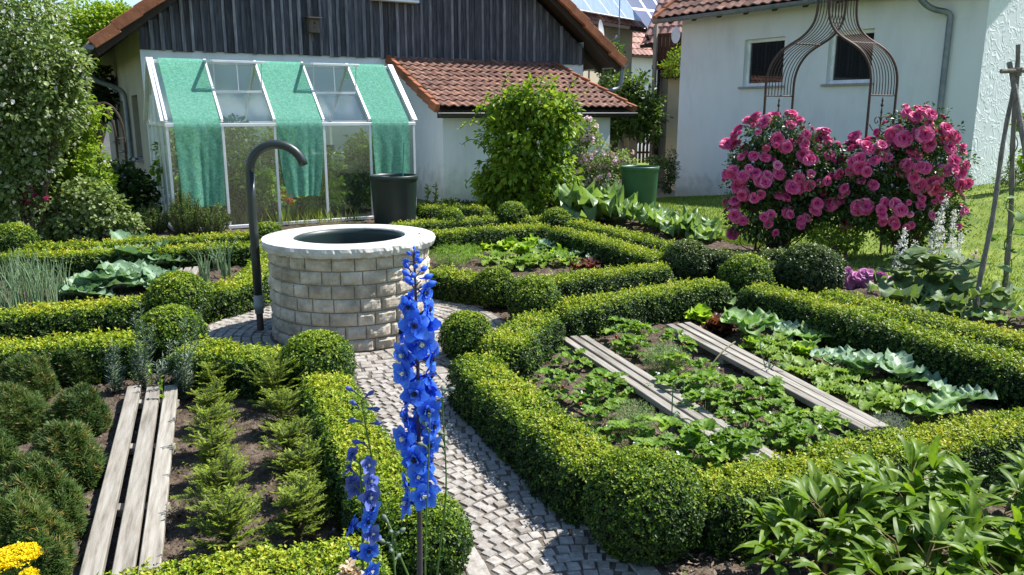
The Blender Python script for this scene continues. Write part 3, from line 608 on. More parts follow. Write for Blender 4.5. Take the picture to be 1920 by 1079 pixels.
def ball(label, px, py, rpx, flatten=.92, name='box_ball', group='clipped box balls at the path corners', leafm=None, dens=1.0, zc=None, dv=0.0):
    # px,py centre of the ball in the photo, rpx its radius there
    r = .2
    for _ in range(6):
        c = G(px, py, r * .82 if zc is None else zc); r = rpx / F_PX * math.hypot(c[0], c[1]) * .985
    c = c.copy(); c[2] += float(T(c[0], c[1])); dist = np.hypot(c[0], c[1]); size = np.clip(.0140 + .0017 * (dist - 3), .0140, .024)
    ns = int(4 * np.pi * r * r * dens * 2.9 / (size * size * 1.6)); N = runit(ns); N[:, 2] = np.where(N[:, 2] < -.75, -N[:, 2], N[:, 2])
    dep = rng.uniform(0, 1, ns) ** 1.6 * .04 - .004; org = np.array([c[0], c[1], float(T(c[0], c[1]))])
    rr = r * (1 + .05 * wob(N, 3.2, px) + .02 * wob(N, 8, px)) - dep; P = c + N * rr[:, None] * (1, 1, flatten)
    k = P[:, 2] > org[2] - .01; P, N, dep = P[k], N[k], dep[k]; ns = len(P)
    ax = nrm(N * .9 + np.array([0, 0, .3]) + runit(ns) * .5); young = np.clip(N[:, 2], 0, 1)  # lighter crown: fresh growth, with sunlit top and shaded flanks worked into leaf colour
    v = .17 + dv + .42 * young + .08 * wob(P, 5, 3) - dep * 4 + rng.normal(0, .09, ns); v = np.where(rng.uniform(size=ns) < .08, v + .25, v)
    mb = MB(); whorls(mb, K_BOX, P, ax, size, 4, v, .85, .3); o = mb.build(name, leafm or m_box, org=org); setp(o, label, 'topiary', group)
    mc = MB(); th = np.linspace(0, np.pi, 13); ph = np.linspace(0, 2 * np.pi, 22, endpoint=False)
    Q = np.stack([np.outer(np.sin(th), np.cos(ph)), np.outer(np.sin(th), np.sin(ph)), np.outer(np.cos(th), np.ones(22)) * flatten], -1)
    Q = c + Q * ((r - .042) * (1 + .05 * wob(Q, 3.2, px)))[..., None]; mc.grid(Q, loop=True); mc.build('branches', m_twig, o, org=org); return o

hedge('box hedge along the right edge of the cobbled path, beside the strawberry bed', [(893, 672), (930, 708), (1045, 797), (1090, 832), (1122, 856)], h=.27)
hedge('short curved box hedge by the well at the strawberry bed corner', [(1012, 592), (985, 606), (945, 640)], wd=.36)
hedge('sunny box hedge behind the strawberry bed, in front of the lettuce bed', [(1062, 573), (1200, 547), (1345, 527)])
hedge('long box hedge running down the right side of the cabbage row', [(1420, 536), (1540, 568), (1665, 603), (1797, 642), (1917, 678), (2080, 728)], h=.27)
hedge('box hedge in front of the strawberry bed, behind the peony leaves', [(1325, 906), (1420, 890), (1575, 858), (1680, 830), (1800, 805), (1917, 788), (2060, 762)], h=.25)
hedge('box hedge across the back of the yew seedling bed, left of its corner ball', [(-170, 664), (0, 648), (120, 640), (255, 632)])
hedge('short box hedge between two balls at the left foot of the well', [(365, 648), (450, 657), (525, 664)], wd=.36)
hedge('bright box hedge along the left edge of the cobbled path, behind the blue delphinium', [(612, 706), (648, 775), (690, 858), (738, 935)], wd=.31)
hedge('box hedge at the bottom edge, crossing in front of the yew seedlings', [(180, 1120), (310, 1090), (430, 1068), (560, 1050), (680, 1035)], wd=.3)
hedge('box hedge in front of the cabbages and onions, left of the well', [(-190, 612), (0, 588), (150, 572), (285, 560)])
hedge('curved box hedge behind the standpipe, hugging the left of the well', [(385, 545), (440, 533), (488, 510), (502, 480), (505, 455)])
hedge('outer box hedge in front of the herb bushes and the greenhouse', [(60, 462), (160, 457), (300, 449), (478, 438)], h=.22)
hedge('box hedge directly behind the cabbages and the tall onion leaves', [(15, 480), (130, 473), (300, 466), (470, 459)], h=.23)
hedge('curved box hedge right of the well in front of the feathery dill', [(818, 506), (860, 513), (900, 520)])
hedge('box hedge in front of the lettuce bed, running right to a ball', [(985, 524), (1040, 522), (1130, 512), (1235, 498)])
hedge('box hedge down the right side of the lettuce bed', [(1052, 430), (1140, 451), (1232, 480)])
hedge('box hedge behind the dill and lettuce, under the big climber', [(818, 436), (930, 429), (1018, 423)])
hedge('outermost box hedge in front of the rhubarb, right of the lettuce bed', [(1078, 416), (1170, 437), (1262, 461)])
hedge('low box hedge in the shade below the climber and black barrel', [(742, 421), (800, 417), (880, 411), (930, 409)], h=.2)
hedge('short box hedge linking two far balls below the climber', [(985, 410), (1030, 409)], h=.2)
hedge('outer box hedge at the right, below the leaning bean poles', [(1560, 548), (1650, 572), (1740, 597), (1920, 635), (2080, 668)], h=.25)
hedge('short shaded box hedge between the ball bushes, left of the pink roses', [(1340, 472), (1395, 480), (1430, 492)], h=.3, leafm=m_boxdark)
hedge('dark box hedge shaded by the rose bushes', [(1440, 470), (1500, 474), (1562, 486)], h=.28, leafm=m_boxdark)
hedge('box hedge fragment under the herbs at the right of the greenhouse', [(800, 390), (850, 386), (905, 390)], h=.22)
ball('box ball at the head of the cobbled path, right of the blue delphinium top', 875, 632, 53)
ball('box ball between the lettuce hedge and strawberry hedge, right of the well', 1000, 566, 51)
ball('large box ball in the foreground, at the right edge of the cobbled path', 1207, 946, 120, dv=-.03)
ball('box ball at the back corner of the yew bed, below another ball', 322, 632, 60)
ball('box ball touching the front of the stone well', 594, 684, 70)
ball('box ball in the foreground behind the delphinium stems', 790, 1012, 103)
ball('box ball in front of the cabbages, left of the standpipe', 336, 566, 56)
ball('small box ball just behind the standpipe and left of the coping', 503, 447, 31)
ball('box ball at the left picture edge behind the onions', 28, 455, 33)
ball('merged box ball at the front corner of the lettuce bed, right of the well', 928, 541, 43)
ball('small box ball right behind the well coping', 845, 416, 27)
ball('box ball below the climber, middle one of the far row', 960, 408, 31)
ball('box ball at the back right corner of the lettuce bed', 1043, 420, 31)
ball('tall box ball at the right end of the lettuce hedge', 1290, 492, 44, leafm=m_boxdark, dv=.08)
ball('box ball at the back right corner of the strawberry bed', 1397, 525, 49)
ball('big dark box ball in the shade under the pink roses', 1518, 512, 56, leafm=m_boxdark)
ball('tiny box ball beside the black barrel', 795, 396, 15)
# ================================================================== buildings
def frame2(az): u = np.array([math.sin(az), math.cos(az), 0]); return u, np.array([-u[1], u[0], 0])
Zv = np.array([0, 0, 1.])
BA = G(290, 386); BAZ = R(59.6); bu, bv = frame2(BAZ)              # barn: left front corner, u along the gable, v to the back
def wall_holes(mb, O, d, inn, s0, s1, z0, z1, holes, depth=.16, mat=0, zt=None):
    """wall sheet from s0..s1, z0..z1 with openings (a,b,c,e) and their reveals"""
    ss = sorted({s0, s1, *[h[0] for h in holes], *[h[1] for h in holes]}); zs = sorted({z0, z1, *[h[2] for h in holes], *[h[3] for h in holes]})
    Pt = lambda s, z, k=0: O + d * s + Zv * z + inn * k
    for a, b in zip(ss[:-1], ss[1:]):
        for c, e in zip(zs[:-1], zs[1:]):
            if any(h[0] <= a and b <= h[1] and h[2] <= c and e <= h[3] for h in holes): continue
            mb.add([Pt(a, c), Pt(b, c), Pt(b, e), Pt(a, e)], [0, 1, 2, 3], mat)
    for a, b, c, e in holes:
        for p, q in (((a, c), (b, c)), ((b, c), (b, e)), ((b, e), (a, e)), ((a, e), (a, c))):
            mb.add([Pt(*p), Pt(*q), Pt(*q, depth), Pt(*p, depth)], [0, 1, 2, 3], mat)
def tiles(mb, O, sd, dd, W, Lg, tw=.22, tl=.31, amp=.026, skew=0.0, mat=0, per=8):
    """pantile courses: O = upper left corner, sd along the ridge, dd down the slope"""
    nn = nrm(np.cross(dd, sd)); nn = nn if nn[2] > 0 else -nn; nr = int(round(Lg / tl)); tl = Lg / nr
    for r_ in range(nr):
        Wr = W + skew * (r_ + .5) / nr; nc = max(1, int(round(Wr / tw))); ns = nc * per; x = np.linspace(0, Wr, ns + 1); ph = (x / Wr * nc) % 1
        wv = amp * np.where(ph < .62, np.sin(ph / .62 * np.pi), -.35 * np.sin((ph - .62) / .38 * np.pi)); wv[-1] = 0
        jit = rng.normal(0, .004, nc)[np.minimum((np.arange(ns + 1) // per), nc - 1)]
        up, lo = r_ * tl - .05 * (r_ > 0), (r_ + 1) * tl
        rows = [(up, 0.0), (r_ * tl + tl * .5, .014), (lo, .030), (lo + .004, .006)]
        Pq = np.stack([O + sd * x[:, None] + dd * (t + jit[:, None] * (k > 0)) + nn * (wv + h)[:, None] for k, (t, h) in enumerate(rows)], 0)
        v = np.clip(rng.normal(.45, .2, nc) + .1 * (r_ < 1), 0, 1)[np.minimum(np.arange(ns) // per, nc - 1)]
        mb.grid(Pq, mat, np.stack([v, v, v * .6]))
def verge(mb, A, B, wd, hgt, n, side, var=(.3, .8)):
    """verge tiles stepping along the slope from A (top) to B (bottom)"""
    d = nrm(B - A); up = nrm(np.cross(np.cross(d, Zv), d)); up = up if up[2] > 0 else -up
    for k in range(n):
        a = A + (B - A) * k / n; b = A + (B - A) * (k + 1.06) / n; sidev = nrm(np.cross(d, up))
        m = (a + b) / 2 + up * (.012 * ((k % 2) - .5)) + up * .012
        mb.box(m, (wd, np.linalg.norm(b - a), hgt), np.array([sidev, nrm(b - a + up * .03), nrm(np.cross(sidev, d))]), 0, rng.uniform(*var), .008)
def half_gutter(mb, A, B, r, n=9, mat=0):
    d = nrm(B - A); x = nrm(np.cross(d, Zv)); a = np.linspace(np.pi, 2 * np.pi, n)
    for rr in (r, r * .93): mb.grid(np.stack([[p + x * rr * math.cos(t) + Zv * rr * math.sin(t) for t in a] for p in (A, B)]), mat)
    for p in (A, B): mb.add([p + x * r * math.cos(t) + Zv * r * math.sin(t) for t in a], [list(range(n))], mat)
    for sg in (-1, 1): mb.tube([A + x * r * sg, B + x * r * sg], r * .1, 6, mat)
def window_set(parent, O, d, inn, a, b, c, e, org, fw=.055, dep=.11, sill=True, mull=None, fm=None, sillm=None):
    mb = MB(); fm = fm or m_frame
    for (p, q) in (((a, c), (b, c)), ((a, e), (b, e))): mb.box(O + d * (a + b) / 2 + Zv * (p[1] + (fw / 2 if p[1] == c else -fw / 2)) + inn * dep, (b - a, .06, fw), np.array([d, inn, Zv]), bev=.006)
    for s in (a + fw / 2, b - fw / 2): mb.box(O + d * s + Zv * (c + e) / 2 + inn * dep, (fw, .06, e - c - 2 * fw - .004), np.array([d, inn, Zv]), bev=.006)
    f = mb.build('window', fm, parent, org=org)
    mb = MB(); mb.box(O + d * (a + b) / 2 + Zv * (c + e) / 2 + inn * (dep + .012), (b - a - fw * 1.2, .012, e - c - fw * 1.2), np.array([d, inn, Zv])); mb.build('pane', m_pane, f, org=org)
    if sill:
        mb = MB(); mb.box(O + d * (a + b) / 2 + Zv * (c - .024) + inn * .03, (b - a + .14, .20, .044), np.array([d, inn, Zv]), bev=.006); mb.build('sill', sillm or m_sill, f, org=org)
    return f

# ---- barn
BW, BZ, BL = 9.70, 2.81, 9.0; SLP = .75; EZ = 2.83; OV = .76; APX = (EZ + SLP * (BW / 2 + OV))
barn = thing('barn', 'white barn with grey boarded gable and red verge tiles behind the greenhouse', 'barn', BA)
mb = MB(); O = BA
mb.add([O - Zv * .3, O + bu * BW - Zv * .3, O + bu * BW + Zv * BZ, O + Zv * BZ], [0, 1, 2, 3])
hl = []
for a, b, z0, z1 in ((225, 234, 190, 278), (246, 257, 180, 290), (212, 217, 195, 262)):
    s1, zz = hit(a, z0, BA, BAZ - np.pi / 2); s2, _ = hit(b, z0, BA, BAZ - np.pi / 2); _, zl = hit(a, z1, BA, BAZ - np.pi / 2); s1, s2 = min(s1, s2), max(s1, s2); s2 = max(s2, s1 + .16)
    if s1 > .1 and s2 < BL: hl.append((s1, s2, zl, zz))
hl = [h for i, h in enumerate(hl) if not any(h[0] < g[1] and g[0] < h[1] for g in hl[:i])]
wall_mat = MB(); wall_holes(wall_mat, O, bv, bu, 0, BL, -.3, EZ + .6, hl, .14); wall_mat.build('side_wall', m_beige, barn, org=BA)
for h in hl:
    m2 = MB(); m2.box(O + bv * (h[0] + h[1]) / 2 + Zv * (h[2] + h[3]) / 2 + bu * .13, (h[1] - h[0], .02, h[3] - h[2]), np.array([bv, bu, Zv])); f = m2.build('slit_window', m_pane, barn, org=BA)
    m2 = MB(); m2.box(O + bv * (h[0] + h[1]) / 2 + Zv * (h[2] - .03) - bu * .03, (h[1] - h[0] + .1, .16, .05), np.array([bv, bu, Zv])); m2.build('sill', m_sill, f, org=BA)
P = [O + bu * BW, O + bu * BW + bv * BL]; mb.add([P[0] - Zv * .3, P[1] - Zv * .3, P[1] + Zv * (EZ + .6), P[0] + Zv * (EZ + .6)], [0, 1, 2, 3])
b0 = O + bv * BL; mb.add([b0 - Zv * .3, b0 + bu * BW - Zv * .3, b0 + bu * BW + Zv * BZ, b0 + bu * BW / 2 + Zv * (APX - .2), b0 + Zv * BZ], [0, 1, 2, 3, 4])
mb.build('wall', m_white, barn, org=BA)
mb = MB(); s = 0.0; k = 0                                   # boards and battens
top = lambda s: EZ + SLP * (min(s, BW - s) + OV) - .22
mb.add([O + Zv * (BZ + .02) + bu * .0 - bv * .012, O + bu * BW + Zv * (BZ + .02) - bv * .012, O + bu * BW + Zv * top(BW) - bv * .012, O + bu * BW / 2 + Zv * top(BW / 2) - bv * .012, O + Zv * top(0) - bv * .012], [0, 1, 2, 3, 4], 0, .2)
while s < BW - .02:
    wd = min(rng.uniform(.155, .215), BW - s); zt = min(top(s), top(s + wd)); zb = BZ - rng.uniform(.0, .03)
    mb.box(O + bu * (s + wd / 2) + Zv * (zb + zt) / 2 - bv * .026, (wd - .003, .022, zt - zb), np.array([bu, bv, Zv]), 0, np.clip(rng.normal(.24, .12), 0, .6))
    bw = rng.uniform(.045, .075); zb2 = zb - rng.uniform(-.01, .02)
    if s > .02: mb.box(O + bu * s + Zv * (zb2 + top(s) - .03) / 2 - bv * .050, (bw, .024, top(s) - .03 - zb2), np.array([bu, bv, Zv]), 0, np.clip(rng.normal(.66, .22), .15, 1), .004)
    s += wd; k += 1
mb.build('cladding', m_clad, barn, org=BA)
mb = MB(); FO = .55                                         # roof: overhangs FO in front, OV at the eaves
for sg in (0, 1):
    sA = -OV if sg == 0 else BW + OV; e0 = O + bu * sA + Zv * (EZ - .0) - bv * FO; ap = O + bu * BW / 2 + Zv * APX - bv * FO; dn = nrm(e0 - ap); Ls = np.linalg.norm(e0 - ap)
    tiles(mb, ap + Zv * .06, bv, dn, BL + FO + .4, Ls, .25, .34)
mb.build('roof', m_tile, barn, org=BA)
for sg in (0, 1):
    sA = -OV if sg == 0 else BW + OV; e0 = O + bu * sA + Zv * EZ - bv * FO; ap = O + bu * BW / 2 + Zv * APX - bv * FO
    mb = MB(); verge(mb, ap + Zv * .04 - bv * .03, e0 + Zv * .0 - bv * .03, .10, .19, 15, sg); mb.build('verge_tiles', m_verge, barn, org=BA)
mb = MB()                                                   # soffit boards, rafters
for sg in (0, 1):
    sA = -OV if sg == 0 else BW + OV; e0 = O + bu * sA + Zv * (EZ - .07) - bv * (FO - .03); ap = O + bu * BW / 2 + Zv * (APX - .07) - bv * (FO - .03)
    mb.add([e0, e0 + bv * (BL + FO), ap + bv * (BL + FO), ap], [0, 1, 2, 3])
    d = nrm(ap - e0); nU = nrm(np.cross(bv, d)); nU = nU if nU[2] > 0 else -nU
    for q in range(13): mb.bar(e0 + bv * (.06 + q * .75) - nU * .075, ap + bv * (.06 + q * .75) - nU * .075, .08, .12, up=nU)
mb.build('rafters', m_dark, barn, org=BA)
for sg in (0, 1):                                           # eaves gutters and swan-neck pipes
    sA = -OV - .06 if sg == 0 else BW + OV + .06; A0 = O + bu * sA + Zv * (EZ - .02) - bv * (FO + .04); mb = MB(); half_gutter(mb, A0, A0 + bv * (BL + FO), .078)
    if sg == 0:
        for q in range(18): mb.tube([A0 + bv * (.15 + q * .5) + (bu * math.cos(t) + Zv * math.sin(t)) * .082 for t in np.linspace(np.pi, 2 * np.pi, 8)], .007, 5)
    g = mb.build('gutter', m_zinc, barn, org=BA)
    mb = MB(); p0 = A0 + bv * (.14 if sg else 3.4) - Zv * .07; inn = bu * (1 if sg == 0 else -1)
    pts = [p0, p0 - Zv * .10, p0 - Zv * .25 + inn * .05, p0 - Zv * .42 + inn * .28, p0 - Zv * .52 + inn * .58, p0 - Zv * .62 + inn * .74, p0 - Zv * .8 + inn * .76, p0 * (1, 1, 0) + inn * .76]
    if sg: pts = [p0, p0 - Zv * .12, p0 - Zv * .34 - bu * .02, p0 - Zv * .46 + inn * .08, p0 - Zv * .52 + inn * .22, p0 - Zv * .55 + inn * .74, p0 - Zv * .7 + inn * .77, p0 * (1, 1, 0) + inn * .77]
    mb.tube(smooth_line(np.array(pts), .04), .052, 12); mb.build('downpipe', m_zinc, g, True, org=BA)
mb = MB(); c, z = hit(735, 3, BA, BAZ)                      # loft window whose white sill shows at the top edge
f = window_set(barn, O - bv * .06, bu, bv, c - .45, c + .45, z + .03, z + 1.0, BA, dep=.0, sill=False)
mb.box(O + bu * c + Zv * (z + .0) - bv * .16, (1.02, .17, .05), np.array([bu, bv, Zv]), bev=.008); mb.build('sill', m_frame, f, org=BA)
# ---- nest box
c, z = hit(583, 50, BA, BAZ); nb = O + bu * c + Zv * z - bv * .16
nest = thing('nest_box', 'small weathered wooden nest box hung on the grey boarded gable', 'nest box', nb)
ax = np.array([bu, bv, Zv]); m_nest = M_surf('nest_wood', [(0, (.075, .06, .05)), (1, (.18, .145, .12))], scale=10, stretch=(4, 4, .6), rough=.85)
mb = MB(); mb.box(nb, (.21, .17, .27), ax, bev=.006); mb.build('box', m_nest, nest, org=nb)
mb = MB(); mb.box(nb + Zv * .155 - bv * .03, (.28, .28, .022), np.array([bu, nrm(bv + Zv * .18), nrm(Zv - bv * .18)]), bev=.004); mb.build('lid', m_nest, nest, org=nb)
mb = MB(); mb.tube([nb - bv * .08 + Zv * .04, nb - bv * .089 + Zv * .04], .024, 16); mb.build('hole', m_dark, nest, org=nb)
mb = MB(); mb.tube([nb - bv * .08 - Zv * .03, nb - bv * .14 - Zv * .03], .008, 8); mb.build('perch', m_nest, nest, org=nb)
mb = MB(); mb.box(nb + bv * .095 + Zv * .02, (.04, .014, .62), ax); mb.build('hanger', m_nest, nest, org=nb)

# ---- lean-to
LV, LZ0, LZ1 = -2.07, 2.76, 1.73; lo = BA + bu * 4.97 + bv * LV
lean = thing('lean_to_shed', 'low white lean-to with a mossy red pantile roof, built against the barn', 'shed', lo)
mb = MB(); A, B_, C = lo, lo + bu * 4.0, BA + bu * 4.97
mb.add([A - Zv * .3, B_ - Zv * .3, B_ + Zv * 1.80, A + Zv * 1.80], [0, 1, 2, 3])
for s in (0, 4.0): mb.add([A + bu * s - Zv * .3, C + bu * s - Zv * .3, C + bu * s + Zv * 2.68, A + bu * s + Zv * 1.80], [0, 1, 2, 3])
mb.build('wall', m_white, lean, org=lo)
tl_ = BA + bu * 4.70 + Zv * LZ0 - bv * .05; bl_ = BA + bu * 4.70 + bv * (LV - .33) + Zv * LZ1; dn = nrm(bl_ - tl_); Ls = np.linalg.norm(bl_ - tl_)
mb = MB(); tiles(mb, tl_ + bu * .1 + Zv * .07, bu, dn, 3.95, Ls, .185, .255, .024, skew=.58); mb.build('roof', m_tile, lean, org=lo)
mb = MB(); verge(mb, tl_ + Zv * .03, bl_ + Zv * .03, .09, .17, 9, 0); mb.build('verge_tiles', m_verge, lean, org=lo); mb = MB(); verge(mb, tl_ + bu * 4.1 + Zv * .02, bl_ + bu * 4.66 + Zv * .02, .09, .16, 9, 0)
mb.build('verge_tiles', m_verge, lean, org=lo)
mb = MB(); mb.add([tl_ + bu * .05 - Zv * .02, bl_ + bu * .05 - Zv * .02, bl_ + bu * 4.6 - Zv * .02, tl_ + bu * 4.05 - Zv * .02], [0, 1, 2, 3]); mb.box((bl_ + bl_ + bu * 4.6) / 2 - Zv * .07 + bv * .03, (4.55, .03, .13), np.array([bu, bv, Zv])); mb.build('soffit', m_dark, lean, org=lo)
mb = MB(); g0 = bl_ - bv * .07 - Zv * .045; half_gutter(mb, g0 + bu * .02, g0 + bu * 4.64, .062); mb.build('gutter', flat('gutter_dark', (.05, .05, .055), rough=.35, spec=.6, metal=.5), lean, org=lo)

# ---- greenhouse
GP = G(430, 430); gu, gv = frame2(BAZ); GS0, GS1, GD = -.74, 3.01, 2.0; GE, GR = 1.52, 2.44; gp = lambda s, v, z: GP + gu * s + gv * v + Zv * z
gh = thing('greenhouse', 'small aluminium greenhouse with two open roof vents, draped with green netting', 'greenhouse', gp(1.1, 1, 0))
go = gp(1.1, 1, 0); bays = [-.74, .01, .76, 1.51, 2.26, 3.01]; gax = np.array([gu, gv, Zv]); mb = MB(); t = .038
for s in bays:
    mb.bar(gp(s, 0, 0), gp(s, 0, GE), t, t, up=gv, bev=.003); mb.bar(gp(s, GD, 0), gp(s, GD, GE), t, t, up=gv, bev=.003)
    mb.bar(gp(s, 0, GE + .06), gp(s, GD / 2, GR + .04), t, t * 1.5, bev=.003); mb.bar(gp(s, GD, GE + .02), gp(s, GD / 2, GR), t, t * 1.2, bev=.003)
for v, z in ((0, GE), (GD, GE), (GD / 2, GR), (0, .03), (GD, .03)): mb.bar(gp(GS0 - .03, v, z), gp(GS1 + .03, v, z), .05, .05, bev=.004)
for s in (GS0, GS1):
    mb.bar(gp(s, 0, .03), gp(s, GD, .03), .04, .05); mb.bar(gp(s, 0, GE), gp(s, GD, GE), .03, .03)
    for v in (.5, 1.0, 1.5): mb.bar(gp(s, v, 0), gp(s, v, GE + (GR - GE) * (1 - abs(v - 1))), .022, .022, up=gu)
    for v0 in (0, GD): # broad edge trims of the roof ends
        mb.bar(gp(s, v0, GE + .05) + gu * (-.03 if s < 0 else .03), gp(s, GD / 2, GR + .05) + gu * (-.03 if s < 0 else .03), .09, .03, bev=.004)
for i in (1, 3): # mid bars under the open vents
    a = .5; mb.bar(gp(bays[i], GD / 2 * a, GE + (GR - GE) * a + .02), gp(bays[i + 1], GD / 2 * a, GE + (GR - GE) * a + .03), .04, .035)
mb.build('frame', m_alu, gh, org=go)
mb = MB()
for i in range(5):
    a, b = bays[i] + .012, bays[i + 1] - .012
    for v in (-.005, GD + .005): mb.add([gp(a, v, .05), gp(b, v, .05), gp(b, v, GE - .02), gp(a, v, GE - .02)], [0, 1, 2, 3])
    for vs in (0, 1):
        top_ = .48 if (vs == 0 and i in (1, 3)) else .98; V = lambda f: (GD / 2 * f if vs == 0 else GD - GD / 2 * f)
        mb.add([gp(a, V(.02), GE + (GR - GE) * .02), gp(b, V(.02), GE + (GR - GE) * .02), gp(b, V(top_), GE + (GR - GE) * top_), gp(a, V(top_), GE + (GR - GE) * top_)], [0, 1, 2, 3])
mb.build('glazing', m_glass, gh, org=go)
for s in (GS0 + .004, GS1 - .004):
    mb = MB()
    for q in range(8):
        v0, v1 = q * .25 + .006, q * .25 + .244; zt = lambda v: GE + (GR - GE) * (1 - abs(v - 1)) - .03
        mb.add([gp(s + .012 * (q % 2), v0, .06), gp(s + .012 * (q % 2), v1, .06), gp(s + .012 * (q % 2), v1, zt(v1)), gp(s + .012 * (q % 2), v0, zt(v0))], [0, 1, 2, 3])
    mb.build('end_panel', m_poly, gh, org=go)
mb = MB(); mb.bar(gp(GS0 - .02, .62, .82), gp(GS0 - .02, .62, 1.0), .03, .02); mb.build('door_handle', m_alu, gh, org=go)
for i in (1, 3):                                            # open roof vents
    a, b = bays[i] + .0, bays[i + 1] - .0; hv = gp(0, GD / 2 - .03, GR + .03); dv_ = nrm(-gv * .97 + Zv * -.06); L = .56
    hp = lambda s, l: hv + gu * s + dv_ * l; mb = MB(); up = nrm(np.cross(gu, dv_))
    for s in (a, b): mb.bar(hp(s, 0), hp(s, L), .04, .03, bev=.003)
    mb.bar(hp(a, L), hp(b, L), .05, .035, bev=.003); mb.bar(hp(a, 0), hp(b, 0), .03, .025)
    for s in (a + .03, b - .03): mb.bar(hp(s, L * .95) - Zv * .01, gp(s, GD / 2 * .52, GE + (GR - GE) * .52), .012, .012)
    mb.bar(hp((a + b) / 2, L * .8) - Zv * .01, gp((a + b) / 2, GD / 2 * .5, GE + (GR - GE) * .5 + .03), .010, .010)
    vn = mb.build('roof_vent', m_alu, gh, org=go)
    mb = MB(); mb.add([hp(a + .01, .01), hp(b - .01, .01), hp(b - .01, L - .01), hp(a + .01, L - .01)], [0, 1, 2, 3]); mb.build('pane', m_glass, vn, org=go)
mb = MB(); mb.box(gp(1.15, GD - .28, .98), (3.5, .42, .03), gax)
for s in (-.4, .9, 2.6): mb.bar(gp(s, GD - .45, .0), gp(s, GD - .45, .96), .03, .03, up=gv)
mb.build('shelf', m_alu, gh, org=go)
setp(patch('greenhouse_floor', gp(GS0, .04, 0), gp(GS1, .04, 0), gp(GS1, GD - .04, 0), gp(GS0, GD - .04, 0), 6, 6, m_soil, .01), kind='structure')
# pots on the shelf
for k, (s, c_, lab, r_) in enumerate(((2.0, (.05, .07, .16), 'small dark blue pot on the greenhouse shelf', .055), (2.12, (.03, .04, .09), 'bigger navy pot on the greenhouse shelf', .075), (1.62, (.5, .5, .47), 'long pale tray on the greenhouse shelf', .06))):
    p = gp(s, GD - .35, .997); mb = MB()
    if k < 2: mb.lathe([(.001, 0), (r_ * .7, 0), (r_, r_ * 1.7), (r_ * 1.1, r_ * 1.7), (r_ * 1.1, r_ * 1.9), (r_ * .85, r_ * 1.9), (r_ * .8, r_)], p, 20)
    else: mb.box(p + Zv * .025, (.34, .14, .05), gax, bev=.012); mb.box(p + Zv * .055, (.36, .16, .012), gax)
    setp(mb.build('plant_pot' if k < 2 else 'seed_tray', flat('pot_%d' % k, c_, rough=.4), org=p), lab, 'pot' if k < 2 else 'tray')
# shade nets
for k, (i, hem, lab) in enumerate(((0, .34, 'green shade net over the left end bay of the greenhouse'), (2, .40, 'green shade net over the middle bay of the greenhouse'), (4, .34, 'green shade net over the right end bay, behind the black barrel'))):
    a, b = bays[i] + (.09 if i == 0 else .025), bays[i + 1] - (.025 if i < 4 else .09); mb = MB(); na = 40
    S = np.linspace(a, b, na); prof = []
    for f in np.linspace(1.0, 0, 22): prof.append((GD / 2 * f - .02, GE + (GR - GE) * f + .055, 0))
    for f in np.linspace(.05, 1, 26): prof.append((-.035, GE + .03 - (GE - hem) * f, f))
    rows = []
    for v, z, f in prof:
        fold = .10 * f * (wob(np.stack([S * 3.6 + k * 3, S * 0 + f * .12, S * 0], -1), 1.6, k) + .25)
        nar = (f ** 2 * .10) * (S - (a + b) / 2) / (b - a) * 2 * (.3 if k != 1 else 1)
        rows.append(np.array([gp(s_ - nr_, v - abs(fo) - .001 * math.sin(40 * s_ + z * 17), z + f * f * .018 * math.sin(6 * s_ + k) ) for s_, fo, nr_ in zip(S, fold, nar)]))
    back = [np.array([gp(s_, GD / 2 + .25 * f2, GR + .05 - .23 * f2) for s_ in S]) for f2 in (1, .5)]
    mb.grid(np.array(back + rows)); setp(mb.build('shade_net', m_net, smooth=True, org=gp((a + b) / 2, 0, 0)), lab, 'shade net', 'shade nets on the greenhouse')
m_netcane = flat('green_cane', (.05, .22, .14), scale=10)
# water barrel and green bin
def tub(name, lab, px0, py0, Ytop, wpx, m, zt, base_k=.86):
    c = G(px0, py0); r_ = wpx / 2 / F_PX * c[1] * 1.02; c[2] = float(T(c[0], c[1])); t_ = thing(name, lab, 'barrel' if 'barrel' in name else 'bin', c)
    mb = MB(); mb.lathe([(.001, 0), (r_ * base_k * .97, .0), (r_ * base_k, .03), (r_ * .96, zt - .06), (r_ * .97, zt - .05), (r_ * .93, zt - .02), (r_ * .9, zt - .10), (r_ * .8, .2)], c, 48); mb.build('body', m, t_, True, org=c)
    mb = MB(); mb.lathe([(r_ * .955, zt - .065), (r_ * 1.0, zt - .055), (r_ * 1.005, zt), (r_ * .985, zt + .012), (r_ * .93, zt + .012), (r_ * .925, zt - .03)], c, 48); mb.build('rim', m, t_, True, org=c)
    mb = MB(); mb.lathe([(.001, zt * .72), (r_ * .92, zt * .72)], c, 32); mb.build('water', m_water, t_, org=c); return c, r_
BC, BR_ = tub('water_barrel', 'black water barrel standing in front of the right end of the greenhouse', 741, 421, 0, 88, m_blackplastic, .75)
mb = MB(); mb.tube([BC + (.10, -.05, .05), BC + (.16, .12, 1.25)], .011, 6); setp(mb.build('plant_cane', m_netcane, org=BC + (.10, -.05, .05)), 'thin green cane standing in the black water barrel', 'cane')
tub('garden_bin', 'tall green tub at the edge of the lawn behind the rhubarb', 1197, 402, 0, 70, m_greenplastic, .80)

